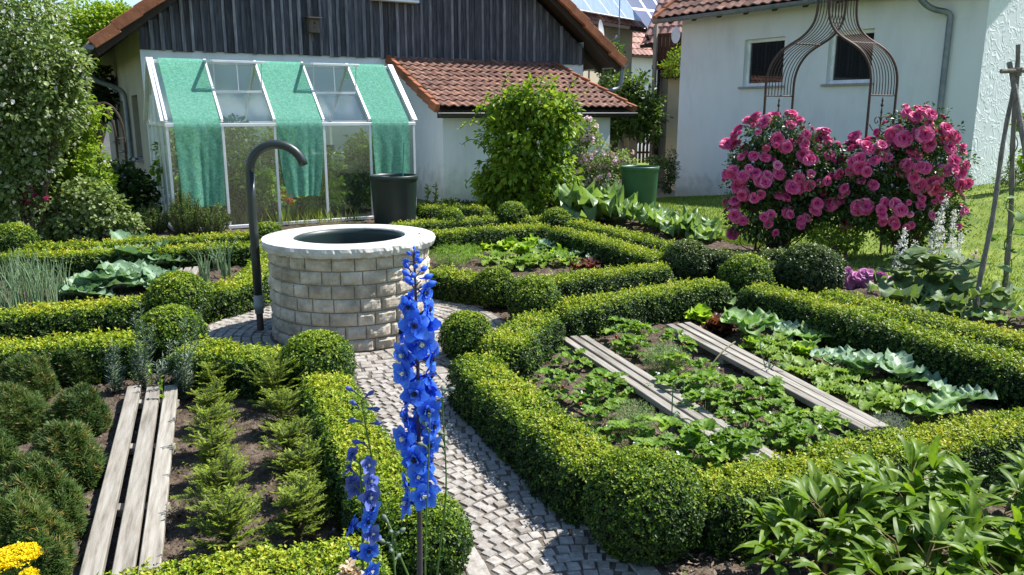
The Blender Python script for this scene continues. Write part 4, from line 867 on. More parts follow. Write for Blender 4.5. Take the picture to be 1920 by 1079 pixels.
# ---- white house on the right
HU = np.array([HD[0], HD[1], 0]); HI = -np.array([HN[0], HN[1], 0]); HZ = 3.55; ho = np.array([PL[0], PL[1], 0.])
haz = math.atan2(HD[0], HD[1])
house = thing('house', 'white rendered house with two small windows and a red pantile eave, behind the pink roses', 'house', ho + Zv * -.3)
horg = ho - Zv * .3
def hp2(x, y): return hit(x, y, PL, haz)
s1, za = hp2(1397, 75); _, zb = hp2(1396, 163); s2, _ = hp2(1466, 160); w1 = (s1, s2, zb, za)
s3, _ = hp2(1548, 158); s4, _ = hp2(1631, 158); w2 = (s3, s4, zb, za)
b1, bz1 = hp2(1365, 288); b2, bz0 = hp2(1397, 312); wb = (b1, b2, bz0, bz1)
mb = MB(); Hend = HL + .03
wall_holes(mb, ho, HU, HI, 0, Hend, -.9, 3.86, [w1, w2, wb], .18)
mb.build('wall', m_white, house, org=horg)
gd = HI                                                        # gable end from the right corner
mb = MB(); c = ho + HU * Hend; mb.add([c - Zv * .9, c + gd * 9 - Zv * .9, c + gd * 9 + Zv * 3.86, c + gd * 4.5 + Zv * 7.2, c + Zv * 3.86], [0, 1, 2, 3, 4]); mb.build('gable_wall', m_stucco, house, org=horg)
mb = MB(); mb.add([ho - Zv * .9, ho + gd * 9 - Zv * .9, ho + gd * 9 + Zv * 3.86, ho + gd * 4.5 + Zv * 7.2, ho + Zv * 3.86], [0, 1, 2, 3, 4]); mb.build('end_wall', m_white, house, org=horg)
for wn in (w1, w2): window_set(house, ho, HU, HI, *wn, horg, fw=.07, dep=.13)
mb = MB(); mb.box(ho + HU * (wb[0] + wb[1]) / 2 + Zv * (wb[2] + wb[3]) / 2 + HI * .17, (wb[1] - wb[0], .02, wb[3] - wb[2]), np.array([HU, HI, Zv])); mb.build('basement_window', m_pane, house, org=horg)
ez = 3.80; OVH = .42; e0 = ho - HI * OVH + Zv * ez; sl = nrm(HI * 4.9 + Zv * 3.5); top0 = e0 - HU * .42 + sl * 5.6
mb = MB(); tiles(mb, top0, HU, -sl, Hend + .75, 5.55, .24, .33, .03); mb.build('roof', m_tile, house, org=horg)
mb = MB(); verge(mb, top0 + Zv * .0 - HU * .02, e0 - HU * .44 + Zv * .0, .09, .16, 14, 0); mb.build('verge_tiles', m_verge, house, org=horg)
mb = MB(); mb.add([e0 - HU * .38 - Zv * .05, e0 + HU * (Hend + .3) - Zv * .05, e0 + HU * (Hend + .3) - Zv * .05 + sl * 5.5, e0 - HU * .38 - Zv * .05 + sl * 5.5], [0, 1, 2, 3])
for q in range(11): mb.bar(e0 + HU * (-.1 + q * .72) - Zv * .13 + sl * .12, e0 + HU * (-.1 + q * .72) - Zv * .13 + sl * 1.2, .10, .13, up=np.cross(HU, sl))
mb.build('rafters', m_dark, house, org=horg)
mb = MB(); g0 = e0 - HI * .07 - Zv * .03; half_gutter(mb, g0 - HU * .42, g0 + HU * (Hend + .3), .075); gt = mb.build('gutter', m_zinc, house, org=horg)
sdp, _ = hp2(1785, 40); mb = MB(); q0 = g0 + HU * (sdp - .35) - Zv * .06; q1 = ho + HU * sdp - HI * .07
mb.tube(smooth_line(np.array([q0, q0 - Zv * .12, q0 * .6 + q1 * .4 + Zv * (ez * .4 - .35) , q1 + Zv * 3.35, q1 + Zv * 3.2, q1 + Zv * 1.5, q1 + Zv * .2]), .05), .05, 12); mb.build('downpipe', m_zinc, gt, True, org=horg)

# ================================================================== rose arch
AY = 9.75; arch = thing('rose_arch', 'rusty iron rose arch with a bulbous barred top between the two pink rose bushes', 'rose arch', (4.05, AY, 0)); ao = np.array([4.05, AY, 0.])
ea = nrm(np.array([math.sin(R(108)), math.cos(R(108)), 0])); et = nrm(np.array([math.sin(R(48)), math.cos(R(48)), 0]))
LF_, RF_ = DP(1435, 180, AY + .18), DP(1631, 178, AY - .18); midp = (LF_ + RF_) / 2; hs = np.linalg.norm((RF_ - LF_)[:2]) / 2; ex_ = nrm((RF_ - LF_) * (1, 1, 0)); mid0 = midp * (1, 1, 0)
dpt = DP(1487, 180, AY + .42) - LF_; dpt[2] = 0
prof_px = [(1435, 180), (1437, 147), (1445, 122), (1460, 100), (1478, 86), (1500, 73), (1515, 60), (1527, 43), (1533, 22), (1535, 0), (1535.5, -14)]
pr = []
for x, y in prof_px:
    q = DP(x, y, AY + .18 * (1533 - x) / 98); pr.append((min(0, float((q - mid0) @ ex_)), q[2]))
pr = np.array(pr); tp = np.linspace(0, 1, len(pr)); tf = np.linspace(0, 1, 40)
from_c = lambda k: np.interp(tf, tp, pr[:, k])
def sm(a):
    for _ in range(3): a = np.concatenate([a[:1], (a[:-2] + 2 * a[1:-1] + a[2:]) / 4, a[-1:]])
    return a
pc, pz = sm(from_c(0)), sm(from_c(1)); BASEZ = pz[0]
for sg, nm in ((1, 'left'), (-1, 'right')):
    mb = MB()
    for fr, r_ in [(0, .015), (1, .015)] + [(k / 9, .0055) for k in range(1, 9)]:
        C = np.array([mid0 + ex_ * (c * sg) + dpt * fr + Zv * z for c, z in zip(pc, pz)])
        if r_ > .01: C = np.concatenate([[mid0 + ex_ * (pc[0] * sg) + dpt * fr + Zv * z for z in (-.1, .6, 1.2)], C])
        mb.tube(C, r_, 6)
    for z_i in (0, 17): mb.tube([mid0 + ex_ * pc[z_i] * sg + Zv * pz[z_i], mid0 + ex_ * pc[z_i] * sg + dpt + Zv * pz[z_i]], .010, 6)
    mb.build('side_ribs', m_rust, arch, org=ao)
    mb = MB(); b_ = mid0 + ex_ * pc[0] * sg + dpt * .5; dn_ = nrm(dpt)          # scroll and arrow finial in each side
    mb.tube([b_ + Zv * 1.1, b_ + Zv * 1.75], .008, 6)
    for z_, w_ in ((1.78, .02), (1.83, .014), (1.70, .016)):
        mb.lathe([(.001, -.03), (w_, 0), (.001, .05)], b_ + Zv * z_, 8)
    for s2_ in (-1, 1):
        a = np.linspace(0, 2.1 * np.pi, 30); rr = .062 * (1 - a / (2.6 * np.pi)); cc = b_ + dn_ * s2_ * .07 + Zv * 1.60
        mb.tube([cc + dn_ * s2_ * (-r2 * math.cos(t)) + Zv * r2 * math.sin(t) for t, r2 in zip(a, rr)], .006, 5)
        mb.tube([b_ + Zv * 1.5, b_ + dn_ * s2_ * .06 + Zv * 1.46, b_ + dn_ * s2_ * .14 + Zv * 1.50, b_ + dn_ * s2_ * .2 + Zv * 1.56], .006, 5)
    mb.build('scroll', m_rust, arch, org=ao)
mb = MB(); tz = pz[-1]; tw = abs(pc[-1]) + .015
for fr in (0, 1):
    c = mid0 + dpt * fr; mb.tube([c - ex_ * tw + Zv * (tz - .05), c + ex_ * tw + Zv * (tz - .05)], .012, 6)
for sg in (-1, 1): mb.tube([mid0 + ex_ * tw * sg + Zv * (tz - .05), mid0 + ex_ * tw * sg + dpt + Zv * (tz - .05)], .012, 6)
for k in range(8):
    a = np.linspace(0, 2 * np.pi, 16); c = mid0 + dpt * ((k % 4) + .5) / 4 + Zv * (tz - .01) + ex_ * tw * (1 if k < 4 else -1)
    mb.tube([c + nrm(dpt) * .045 * math.cos(t) + Zv * .03 * math.sin(t) for t in a], .006, 5)
c = mid0 + dpt * .5
for x_ in (-1, 1):
    for f_ in (0, 1): mb.tube([mid0 + ex_ * tw * x_ + dpt * f_ + Zv * (tz - .03), c + Zv * (tz + .12), c + Zv * (tz + .22)], .009, 6)
mb.lathe([(.001, .2), (.03, .24), (.001, .36)], c + Zv * tz, 10); mb.build('crown', m_rust, arch, org=ao)

# ================================================================== houses beyond
def simple_house(name, label, O, az, wid, dep, ez, rise, mats, roof_over=.4, tw=.3):
    """O = front left corner on the ground; returns thing and frame"""
    u, v = frame2(az); h = thing(name, label, 'house', O); org = np.asarray(O, float); mw, mr = mats
    mb = MB(); q = lambda a, b, c: org + u * a + v * b + Zv * c
    mb.add([q(0, 0, -1), q(wid, 0, -1), q(wid, 0, ez), q(0, 0, ez)], [0, 1, 2, 3]); mb.add([q(0, dep, -1), q(wid, dep, -1), q(wid, dep, ez), q(0, dep, ez)], [0, 1, 2, 3])
    for a in (0, wid): mb.add([q(a, 0, -1), q(a, dep, -1), q(a, dep, ez), q(a, dep / 2, ez + rise), q(a, 0, ez)], [0, 1, 2, 3, 4])
    mb.build('wall', mw, h, org=org)
    mb = MB(); k = rise / (dep / 2); o_ = roof_over
    for v0, sg in ((-o_, 1), (dep + o_, -1)):
        top_ = q(-o_, dep / 2, ez + rise + .12); low = q(-o_, v0, ez - k * o_ + .12); tiles(mb, top_, u, nrm(low - top_), wid + 2 * o_, np.linalg.norm(low - top_), tw, tw * 1.3, .03, per=5)
    mb.build('roof', mr, h, org=org)
    mb = MB()
    for v0 in (-o_, dep + o_): mb.add([q(-o_ * .9, v0, ez - k * o_ + .03), q(wid + o_ * .9, v0, ez - k * o_ + .03), q(wid + o_ * .9, dep / 2, ez + rise + .03), q(-o_ * .9, dep / 2, ez + rise + .03)], [0, 1, 2, 3])
    mb.box(q(wid / 2, -o_ - .06, ez - k * o_ + .05), (wid + 2 * o_, .10, .10), np.array([u, v, Zv])); mb.build('eaves', m_dark, h, org=org)
    return h, q, u, v, org, k
E1 = DP(1187, 38, 27.5); az1 = R(38); u1, v1 = frame2(az1); W1 = 7.5; O1 = (E1 - u1 * W1) * (1, 1, 0) - Zv * .3
ch, q, u, v, org, k = simple_house('house', 'cream house with pale solar panels on its roof, behind the barn', O1, az1, W1, 8.0, E1[2] + .3, 4.6, (m_cream, m_pinktile), .35)
nn_ = nrm(np.cross(u, nrm(v * 4 + Zv * 4.6))); nn_ = nn_ if nn_[2] > 0 else -nn_; sl1 = nrm(v * 4.0 + Zv * 4.6); ez1 = E1[2] + .3
for i in range(7):
    for j in range(2):
        c = q(.35 + .98 * (i + .5), 0, ez1) + sl1 * (-.42 + 1.62 * (j + .5)) + nn_ * .30; mb = MB(); mb.box(c, (.95, 1.58, .04), np.array([u, sl1, nn_])); pn = mb.build('solar_panel', m_frame, ch, org=org)
        mb = MB(); mb.box(c + nn_ * .022, (.90, 1.52, .006), np.array([u, sl1, nn_])); mb.build('cells', m_solar, pn, org=org)
window_set(ch, q(0, -.01, .3), u, v, 5.35, 6.35, 1.35, 2.35, org, dep=.02); window_set(ch, q(0, -.01, .3), u, v, 3.3, 4.2, 2.9, 3.8, org, dep=.02)
mb = MB(); dc = DP(1128, 62, 23.4); dn = nrm(np.array([.93, -.30, .1])); a = np.linspace(0, 2 * np.pi, 24, endpoint=False); xx = nrm(np.cross(dn, Zv)); yy = np.cross(xx, dn)
dish = thing('satellite_dish', 'white satellite dish seen edge-on in front of the cream house', 'satellite dish', dc)
mb.grid(np.stack([[dc + dn * (-.10 + .10 * (f / .36) ** 2) + f * (xx * math.cos(t) + yy * math.sin(t)) for t in a] for f in (.01, .18, .3, .36)]), loop=True); mb.build('reflector', m_frame, dish, True, org=dc)
mb = MB(); mb.tube([dc - dn * .1, dc - dn * .3, dc - dn * .34 - Zv * 1.0, dc - dn * .34 - Zv * 4], .025, 8); mb.tube([dc - yy * .34, dc + dn * .38 - yy * .22], .014, 6); mb.lathe([(.001, -.05), (.03, 0), (.03, .06), (.001, .08)], dc + dn * .4 - yy * .2, 10); mb.build('mount', m_zinc, dish, org=dc)
am = DP(1160, 75, 24.5); mb = MB(); mb.tube([am * (1, 1, 0), am * (1, 1, 0) + Zv * 6.4], [.022, .014], 8); mb.tube([am * (1, 1, 0) + Zv * 5.6 - u1 * .5, am * (1, 1, 0) + Zv * 5.6 + u1 * .5], .008, 5)
setp(mb.build('aerial_mast', m_zinc, org=am * (1, 1, 0)), 'thin aerial mast standing in front of the cream house', 'mast')
# small house with navy panels
E2 = DP(1192, 95, 37); az2 = R(52); u2, v2 = frame2(az2); O2 = E2 * (1, 1, 0) - u2 * .3 - Zv * .3
h2, q, u, v, org, k = simple_house('house', 'far house with navy solar panels over dull red tiles, between two nearer houses', O2, az2, 6, 6, E2[2] + .3, 3.3, (m_white, m_pinktile), .3)
sl2 = nrm(v * 3 + Zv * 3.3); nn2 = nrm(np.cross(u, sl2)); nn2 = nn2 if nn2[2] > 0 else -nn2
for i in range(5):
    for j in range(2):
        c = q(.3 + 1.08 * (i + .5), 0, E2[2] + .3) + sl2 * (1.15 + 1.3 * (j + .5)) + nn2 * .26; mb = MB(); mb.box(c, (1.06, 1.26, .04), np.array([u, sl2, nn2])); pn = mb.build('solar_panel', m_frame, h2, org=org)
        mb = MB(); mb.box(c + nn2 * .022, (.94, 1.14, .006), np.array([u, sl2, nn2])); mb.build('cells', m_solarb, pn, org=org)
# balcony house
E3 = DP(1222, 56, 25.5); az3 = R(125); u3, v3 = frame2(az3); O3 = E3 * (1, 1, 0) + u3 * .35 - Zv * .3
h3, q, u, v, org, k = simple_house('house', 'house with a brown wooden balcony and steep pale red roof, beyond the white house', O3, az3, 6, 7, E3[2] + .3, 4.4, (m_beige, m_pinktile), .45, .25)
mb = MB()
for i in range(22): mb.box(q(.1 + i * .125, -.62, 3.85), (.11, .03, .74), np.array([u, v, Zv]), var=rng.uniform(.2, .8))
mb.box(q(1.5, -.62, 4.24), (3.0, .07, .06), np.array([u, v, Zv])); mb.box(q(1.5, -.31, 3.32), (3.0, .66, .12), np.array([u, v, Zv])); bal = mb.build('balcony', m_brown, h3, org=org)
mb = MB(); mb.box(q(.12, -.70, 2.25), (.10, .10, 4.5), np.array([u, v, Zv])); mb.build('post', m_beige, h3, org=org)
mb = MB(); a = np.linspace(0, 2 * np.pi, 20, endpoint=False); oc = q(.75, -.66, 4.2)
mb.tube([oc - v * .02, oc - v * .05], [.001, .001], 4); mb.add([oc - v * .03 + u * .14 * math.cos(t) + Zv * .24 * math.sin(t) for t in a] + [oc - v * .0 + u * .14 * math.cos(t) + Zv * .24 * math.sin(t) for t in a], [list(range(20))]); mb.build('plaque', m_frame, bal, org=org)
mb = MB(); dpq = q(-.35, -.4, 0); mb.tube([q(-.3, -.45, E3[2] + .1), q(-.2, -.1, E3[2] - .3), q(-.02, -.08, E3[2] - .6), q(-.02, -.08, 0)], .05, 8); mb.build('downpipe', m_dark, h3, org=org)
# flat-roofed annex
A4 = DP(1247, 300, 23.2) * (1, 1, 0) + HU * 3.0 - Zv * .3; ann = thing('annex', 'low cream outbuilding with a flat roof joined to the left end of the white house', 'outbuilding', A4)
zt4 = DP(1250, 145, 22.5)[2]; mb = MB(); w4, d4 = 2.6, 3.0; q = lambda a, b, c: A4 * (1, 1, 0) + HI * a + HU * -b + Zv * c
mb.box(q(w4 / 2, d4 / 2, zt4 / 2 - .5), (w4, d4, zt4 + 1), np.array([HI, HU, Zv])); mb.build('wall', m_cream, ann, org=A4)
mb = MB(); mb.box(q(w4 / 2, d4 / 2, zt4 + .05), (w4 + .35, d4 + .35, .12), np.array([HI, HU, Zv])); mb.build('roof_slab', m_dark, ann, org=A4)
mb = MB(); mb.box(q(w4 / 2, d4 / 2, zt4 + .12), (w4 + .3, d4 + .3, .03), np.array([HI, HU, Zv])); mb.build('roof_felt', m_sill, ann, org=A4)
# fence, white garden wall
fa, fb = DP(1225, 258, 31) * (1, 1, 0), DP(1256, 258, 31) * (1, 1, 0); fd = nrm(fb - fa); fn = thing('wooden_fence', 'dark picket fence at the end of the driveway', 'fence', fa - Zv * .3)
mb = MB(); L = 2.6
for i in range(int(L / .14)): mb.box(fa + fd * (i * .14 - 1.2) + Zv * .55, (.09, .025, 1.5), np.array([fd, np.cross(Zv, fd), Zv]), var=rng.uniform(.2, .9))
for z_ in (.2, 1.0): mb.box(fa + fd * (L / 2 - 1.2) + Zv * z_ + np.cross(Zv, fd) * .03, (L, .03, .08), np.array([fd, np.cross(Zv, fd), Zv]))
mb.build('pickets', m_brown, fn, org=fa - Zv * .3)
wa, wb_ = DP(1085, 285, 24) * (1, 1, 0), DP(1182, 285, 24.6) * (1, 1, 0); wd_ = nrm(wb_ - wa); gw = thing('garden_wall', 'low cream boundary wall with pillars behind the pale rose bush', 'wall', wa - Zv * .3)
mb = MB(); L = np.linalg.norm(wb_ - wa); axw = np.array([wd_, np.cross(Zv, wd_), Zv]); mb.box(wa + wd_ * L / 2 + Zv * .18, (L, .2, .96), axw, bev=.01); mb.build('wall', m_white, gw, org=wa - Zv * .3)
mb = MB()
for f in (.0, .36, .68, 1.0): mb.box(wa + wd_ * L * f + Zv * .32, (.3, .3, 1.24), axw, bev=.015)
mb.build('pillars', m_cream, gw, org=wa - Zv * .3)
# left background seen through the rose arch by the barn
na = DP(185, 205, 40); nh, q, u, v, org, k = simple_house('house', 'distant white house with a pale red roof at the far left, past the barn', DP(140, 230, 58) * (1, 1, 0), R(75), 9, 8, 1.6, 3.0, (m_white, m_pinktile), .4)
rw = DP(150, 262, 30) * (1, 1, 0); gw2 = MB(); gw2.box(rw + np.array([2, .6, .35]), (6.5, .25, 1.9), np.array([[.95, .3, 0], [-.3, .95, 0], [0, 0, 1]]), bev=.02); setp(gw2.build('retaining_wall', m_rim, org=rw), 'long pale concrete wall far behind the garden arch at left', 'wall')
ga = DP(187, 300, 12.6) * (1, 1, 0); garch = thing('garden_arch', 'dark iron garden arch beside the left wall of the barn', 'garden arch', ga); ex2 = np.array([1, .05, 0]); mb = MB()
for fr in (0, .35):
    a = np.linspace(np.pi, 0, 20); C = [ga + ex2 * .28 * math.cos(t) + Zv * (1.35 + .5 * math.sin(t)) + np.array([-.1, 1, 0]) * fr for t in a]; C = [C[0] * (1, 1, 0)] + C + [C[-1] * (1, 1, 0)]; mb.tube(C, .018, 6)
for z_ in np.arange(.2, 1.4, .22):
    for sg in (-1, 1): mb.tube([ga + ex2 * .28 * sg + Zv * z_, ga + ex2 * .28 * sg + Zv * z_ + np.array([-.1, 1, 0]) * .35], .007, 5)
mb.build('hoops', m_rust, garch, org=ga)
# wooded hill
mb = MB(); hx = np.linspace(-60, 260, 60); hy = np.linspace(150, 330, 30); X, Y = np.meshgrid(hx, hy, indexing='ij'); Zh = 62 * np.exp(-((X - 55) / 75) ** 2) * sstep(150, 240, Y) + 26 * sstep(150, 260, Y) - 2
mb.grid(np.stack([X, Y, Zh], -1)); setp(mb.build('hill', m_earth, smooth=True), kind='structure')
mb = MB(); n = 26000; x = rng.uniform(0, 120, n); y = 150 + rng.uniform(0, 1, n) * 100; zc = 62 * np.exp(-((x - 55) / 75) ** 2) * sstep(150, 240, y) + 26 * sstep(150, 260, y) - 2
tree_r = 4.0; cellx, celly = np.round(x / 7) * 7, np.round(y / 7) * 7; jx, jy = np.sin(cellx * 12.9 + celly * 7.1) * 2.5, np.cos(cellx * 4.7 + celly * 9.3) * 2.5; off = runit(n) * 3.6; off[:, 2] = np.abs(off[:, 2]) + 1
P = np.stack([cellx + jx, celly + jy, 62 * np.exp(-((cellx - 55) / 75) ** 2) * sstep(150, 240, celly) + 26 * sstep(150, 260, celly) - 2], -1) + off * (1, 1, 1.5)
scatter(mb, kite(.9, .1), P, runit(n), nrm(off), rng.uniform(.5, 1.1, n), .35 + .25 * np.sin(cellx * 3.3 + celly) + rng.normal(0, .12, n)); setp(mb.build('forest', m_hillf), 'dark green wooded hillside far behind the rooftops', 'wood', kind='stuff')
# ================================================================== trees and shrubs
def crown(mb, c, rad, ncl, per, size, Tm, v0=.45, shell=.5, droop=.2, mat=0, seed=0.0, cr=None, zmin=None, vs=.16):
    c = np.asarray(c, float); rad = np.broadcast_to(np.asarray(rad, float), (3,)); d = runit(ncl); fr = shell + (1 - shell) * rng.uniform(0, 1, ncl) ** .6
    cc = c + d * rad * (fr * (1 + .16 * wob(d, 2.6, seed)))[:, None]; cr = cr or rad.mean() * .24
    P = np.repeat(cc, per, 0); n = len(P); off = runit(n) * (rng.uniform(0, 1, n) ** .5 * cr)[:, None] * (1, 1, .75); P = P + off
    out = nrm((P - c) / rad); N = nrm(out * .55 + np.array([0, 0, .75]) + runit(n) * .65); Y = nrm(out * .55 + nrm(off) * .6 + runit(n) * .55 - np.array([0, 0, droop]))
    v = v0 + np.repeat(rng.normal(0, vs, ncl), per) + rng.normal(0, .13, n)
    if zmin is not None: k = P[:, 2] > zmin; P, N, Y, v = P[k], N[k], Y[k], v[k]
    scatter(mb, Tm, P, Y, N, size * rng.uniform(.6, 1.25, len(P)), v, mat); return cc
def shrub(name, label, cat, base, blobs, leafm, size, Tm, dens=1.0, v0=.45, droop=.2, group=None, trunk=None, shell=.45, twigs=10, Y=None, flowers=None):
    """blobs: (px, py, rpx) or (px, py, rx, rz) in the photo at distance Y"""
    base = np.asarray(base, float); t = thing(name, label, cat, base, group); mb = MB(); st = MB(); fl = MB()
    tr = trunk or .02
    for i, b in enumerate(blobs):
        c = DP(b[0], b[1], Y + (b[4] if len(b) > 4 else 0)); k = Y / F_PX; rx = b[2] * k; rz = (b[3] if len(b) > 3 else b[2]) * k; ry = (rx + rz) / 2
        ncl = int(dens * 17 * (rx * rx + ry * rz) / (size * size * 9)) + 12; cr = max(.22 * min(rx, rz), size * 1.2)
        cc = crown(mb, c, (rx, ry, rz), ncl, 11, size, Tm, v0, shell, droop, 0, i * 3.1 + base[0], cr, base[2] + .02)
        mid = (base + c) / 2 + rng.normal(0, .06, 3) * (1, 1, 0) * rx
        st.tube(smooth_line(np.array([base + rng.normal(0, .03, 3) * (1, 1, 0), mid, c]), .08), np.linspace(tr, tr * .5, len(smooth_line(np.array([base, mid, c]), .08)))[:1] if False else tr * .8, 7)
        for q in cc[rng.integers(0, len(cc), twigs)]: st.tube(np.array([c + (base - c) * rng.uniform(0, .35), (c + q) / 2 + rng.normal(0, .1, 3) * rx, q]), [tr * .45, tr * .3, tr * .12], 5)
        if flowers:
            m = int(flowers[0] * (rx * rz) * 100); d = runit(m); d[:, 1] = -np.abs(d[:, 1]) if rng.uniform() < .7 else d[:, 1]
            P = c + d * np.array([rx, ry, rz]) * rng.uniform(.85, 1.12, (m, 1)); P = P[P[:, 2] > base[2] + .1]; m = len(P)
            for jj in range(flowers[3] if len(flowers) > 3 else 1): whorls(fl, K_ROUND, P + runit(m) * flowers[2] * 1.1 * (jj > 0), nrm(P - c) + runit(m) * .4, flowers[2], 5, .5 + rng.normal(0, .15, m), .9, .08)
    mb.build('foliage', leafm, t, org=base); st.build('branches' if not trunk else 'trunk', m_bark, t, org=base)
    if flowers: setp(fl.build('blossoms', flowers[1], t, org=base), kind='stuff')
    return t
gd_ = lambda x, y: G(x, y)
shrub('flowering_shrub', 'tall shrub at the left edge sprinkled with small white blossoms', 'shrub', DP(60, 420, 10.6) * (1, 1, 0), [(55, 290, 60, 55), (20, 350, 70, 60), (15, 60, 115, 120), (40, 180, 100, 110), (108, 170, 52, 85), (128, 125, 34, 45), (-60, 120, 120, 160)], m_greyl, .065, K_OVAL, 1.0, .50, Y=10.6, twigs=14, flowers=(1.2, m_whitef, .032))
shrub('round_tree', 'rounded bright green tree rising behind the left end of the barn', 'tree', DP(170, 300, 24) * (1, 1, 0), [(120, 75, 55, 50), (175, 62, 62, 56), (232, 60, 45, 45), (165, 115, 75, 45), (100, 120, 45, 40), (200, 40, 40, 30)], m_treel, .13, K_OVAL, 1.1, .68, .2, Y=24, trunk=.14)
shrub('dark_tree', 'dark leafy tree in deep shade beside the left gutter of the barn', 'tree', DP(130, 300, 19) * (1, 1, 0), [(150, 180, 45, 40), (105, 210, 50, 50), (190, 190, 30, 30), (185, 150, 24, 25), (60, 230, 60, 60)], m_darkl, .13, K_OVAL, .8, .25, Y=19, trunk=.12)
shrub('light_green_shrub', 'light green climbing shrub with pointed leaves, left of the barn wall', 'shrub', gd_(140, 425), [(150, 215, 42, 40), (118, 265, 50, 45), (150, 305, 50, 45), (178, 345, 32, 38), (95, 330, 48, 45)], m_climb, .07, K_OVAL, .95, .6, .3, Y=11.3)
shrub('dark_hedge_bush', 'dark bush at the far left edge behind the onions', 'bush', gd_(20, 440), [(20, 270, 62, 60), (-20, 350, 80, 70), (45, 370, 45, 45)], m_greyl, .05, K_OVAL, 1.0, .40, Y=11.0)
shrub('elder_bush', 'dark green broad-leaved bush in the shade at the left end of the greenhouse', 'bush', gd_(240, 420), [(235, 340, 42, 34), (205, 370, 38, 32), (262, 362, 26, 28), (250, 390, 40, 25)], m_darkl, .085, K_ROUND, .8, .38, Y=12.2)
shrub('currant_bush', 'pale leaved currant bush behind the cabbages at left', 'bush', gd_(150, 448), [(105, 392, 52, 38), (165, 372, 45, 45), (205, 400, 38, 38), (150, 425, 70, 24)], m_greyl, .06, K_ROUND, .8, .56, Y=10.9)
shrub('currant_bush', 'small pale leafy bush between the currant and the needle herb bushes', 'bush', gd_(243, 442), [(244, 424, 22, 18), (230, 436, 18, 10)], m_greyl, .055, K_ROUND, .8, .68, Y=11.0)
shrub('climbing_vine', 'big bright green climber forming a leafy column in front of the lean-to', 'climber', gd_(980, 398), [(1010, 195, 52, 42), (955, 205, 48, 36), (1045, 225, 42, 45), (985, 265, 82, 52), (965, 320, 72, 52), (1025, 320, 58, 50), (985, 370, 72, 40), (930, 355, 36, 40)], m_climb, .11, K_OVAL, 1.35, .52, .5, Y=13.7, trunk=.035, twigs=16)
t_ = [o for o in COL.objects if o.name.startswith('climbing_vine')][0]; mb = MB(); bo = np.array(t_.location)
for px_, py_, qx, qy in ((900, 235, 862, 242), (905, 270, 862, 275), (920, 300, 885, 268), (1060, 180, 1085, 150), (930, 170, 905, 200), (1060, 210, 1100, 170), (940, 170, 960, 140), (1010, 165, 1030, 138), (905, 330, 872, 348)):
    a, b = DP(px_, py_, 13.5), DP(qx, qy, 13.35); m = (a + b) / 2 + (0, 0, .12); C = smooth_line(np.array([a, m, b]), .05); mb.tube(C, .007, 5)
    k = len(C); scatter(mb, K_OVAL, C[2:], runit(k - 2), np.array([[0, 0, 1.]]) + runit(k - 2) * .5, rng.uniform(.05, .1, k - 2), rng.uniform(.5, 1, k - 2), 1)
setp(mb.build('tendrils', [m_stemgreen, m_climb], t_, org=bo), kind='stuff')
shrub('rambling_rose', 'loose shrub rose with small pale pink flowers beside the green tub', 'rose bush', gd_(1115, 392), [(1105, 290, 42, 38), (1135, 335, 52, 42), (1085, 340, 40, 42), (1165, 310, 30, 30), (1095, 245, 28, 26)], m_greyl, .05, K_OVAL, .75, .62, .2, Y=14.3, flowers=(1.5, m_pale, .045, 2))
shrub('fruit_tree', 'leafy fruit tree between the barn and the white house', 'tree', G(1178, 290, -.3), [(1185, 215, 48, 40), (1160, 180, 40, 40), (1215, 235, 34, 36), (1205, 180, 36, 40), (1150, 225, 36, 26), (1135, 250, 30, 20)], m_apple, .13, K_OVAL, .7, .46, Y=22, trunk=.1)
shrub('fruit_tree', 'slim young tree in front of the wall of the cream house', 'tree', DP(1150, 290, 23.5) * (1, 1, 0), [(1150, 98, 15, 20), (1142, 130, 20, 22), (1163, 150, 20, 22), (1148, 170, 26, 20)], m_apple, .10, K_OVAL, .55, .56, Y=23.5, trunk=.07)
shrub('wall_shrub', 'bushy plants growing on top of the flat-roofed outbuilding', 'plant', DP(1266, 150, 22), [(1266, 118, 14, 26), (1252, 130, 9, 12)], m_climb, .10, K_NARROW, .8, .62, Y=22)
shrub('wall_shrub', 'thin upright shrub at the left corner of the white house', 'shrub', G(1256, 362, -.25), [(1257, 315, 10, 34), (1250, 345, 14, 16)], m_darkl, .07, K_NARROW, .8, .42, Y=17.6)
shrub('low_herb', 'low leafy plants spilling over the driveway edge beside the green tub', 'plant', G(1240, 312, -.3), [(1238, 306, 18, 10), (1222, 300, 12, 6)], m_greyl, .06, K_OVAL, .7, .6, Y=20)
shrub('low_herb', 'leafy ground plants at the foot of the big green climber', 'plant', gd_(1040, 400), [(1035, 383, 30, 20), (1070, 372, 22, 24), (1000, 392, 25, 12)], m_climb, .06, K_OVAL, .7, .6, Y=13.2)
shrub('low_herb', 'clump of herbs under the lean-to wall, right of the black barrel', 'plant', gd_(838, 396), [(845, 385, 28, 11), (880, 388, 26, 9)], m_darkl, .04, K_OVAL, .9, .45, Y=13.9)
shrub('border_plant', 'pale green border plants with tiny yellow flowers at the foot of the stucco wall', 'plant', onT(*DP(1900, 352, 13)[:2]), [(1905, 320, 18, 26), (1880, 338, 12, 14), (1930, 330, 22, 22)], m_greyl, .05, K_NARROW, .5, .6, Y=13, flowers=(.6, m_yellow, .03))
shrub('vine', 'leafy vine hanging at the right picture edge by the stucco wall', 'climber', onT(*DP(1925, 330, 12.5)[:2]), [(1925, 235, 16, 14), (1930, 300, 14, 20)], m_treel, .08, K_ROUND, .7, .6, Y=12.5)
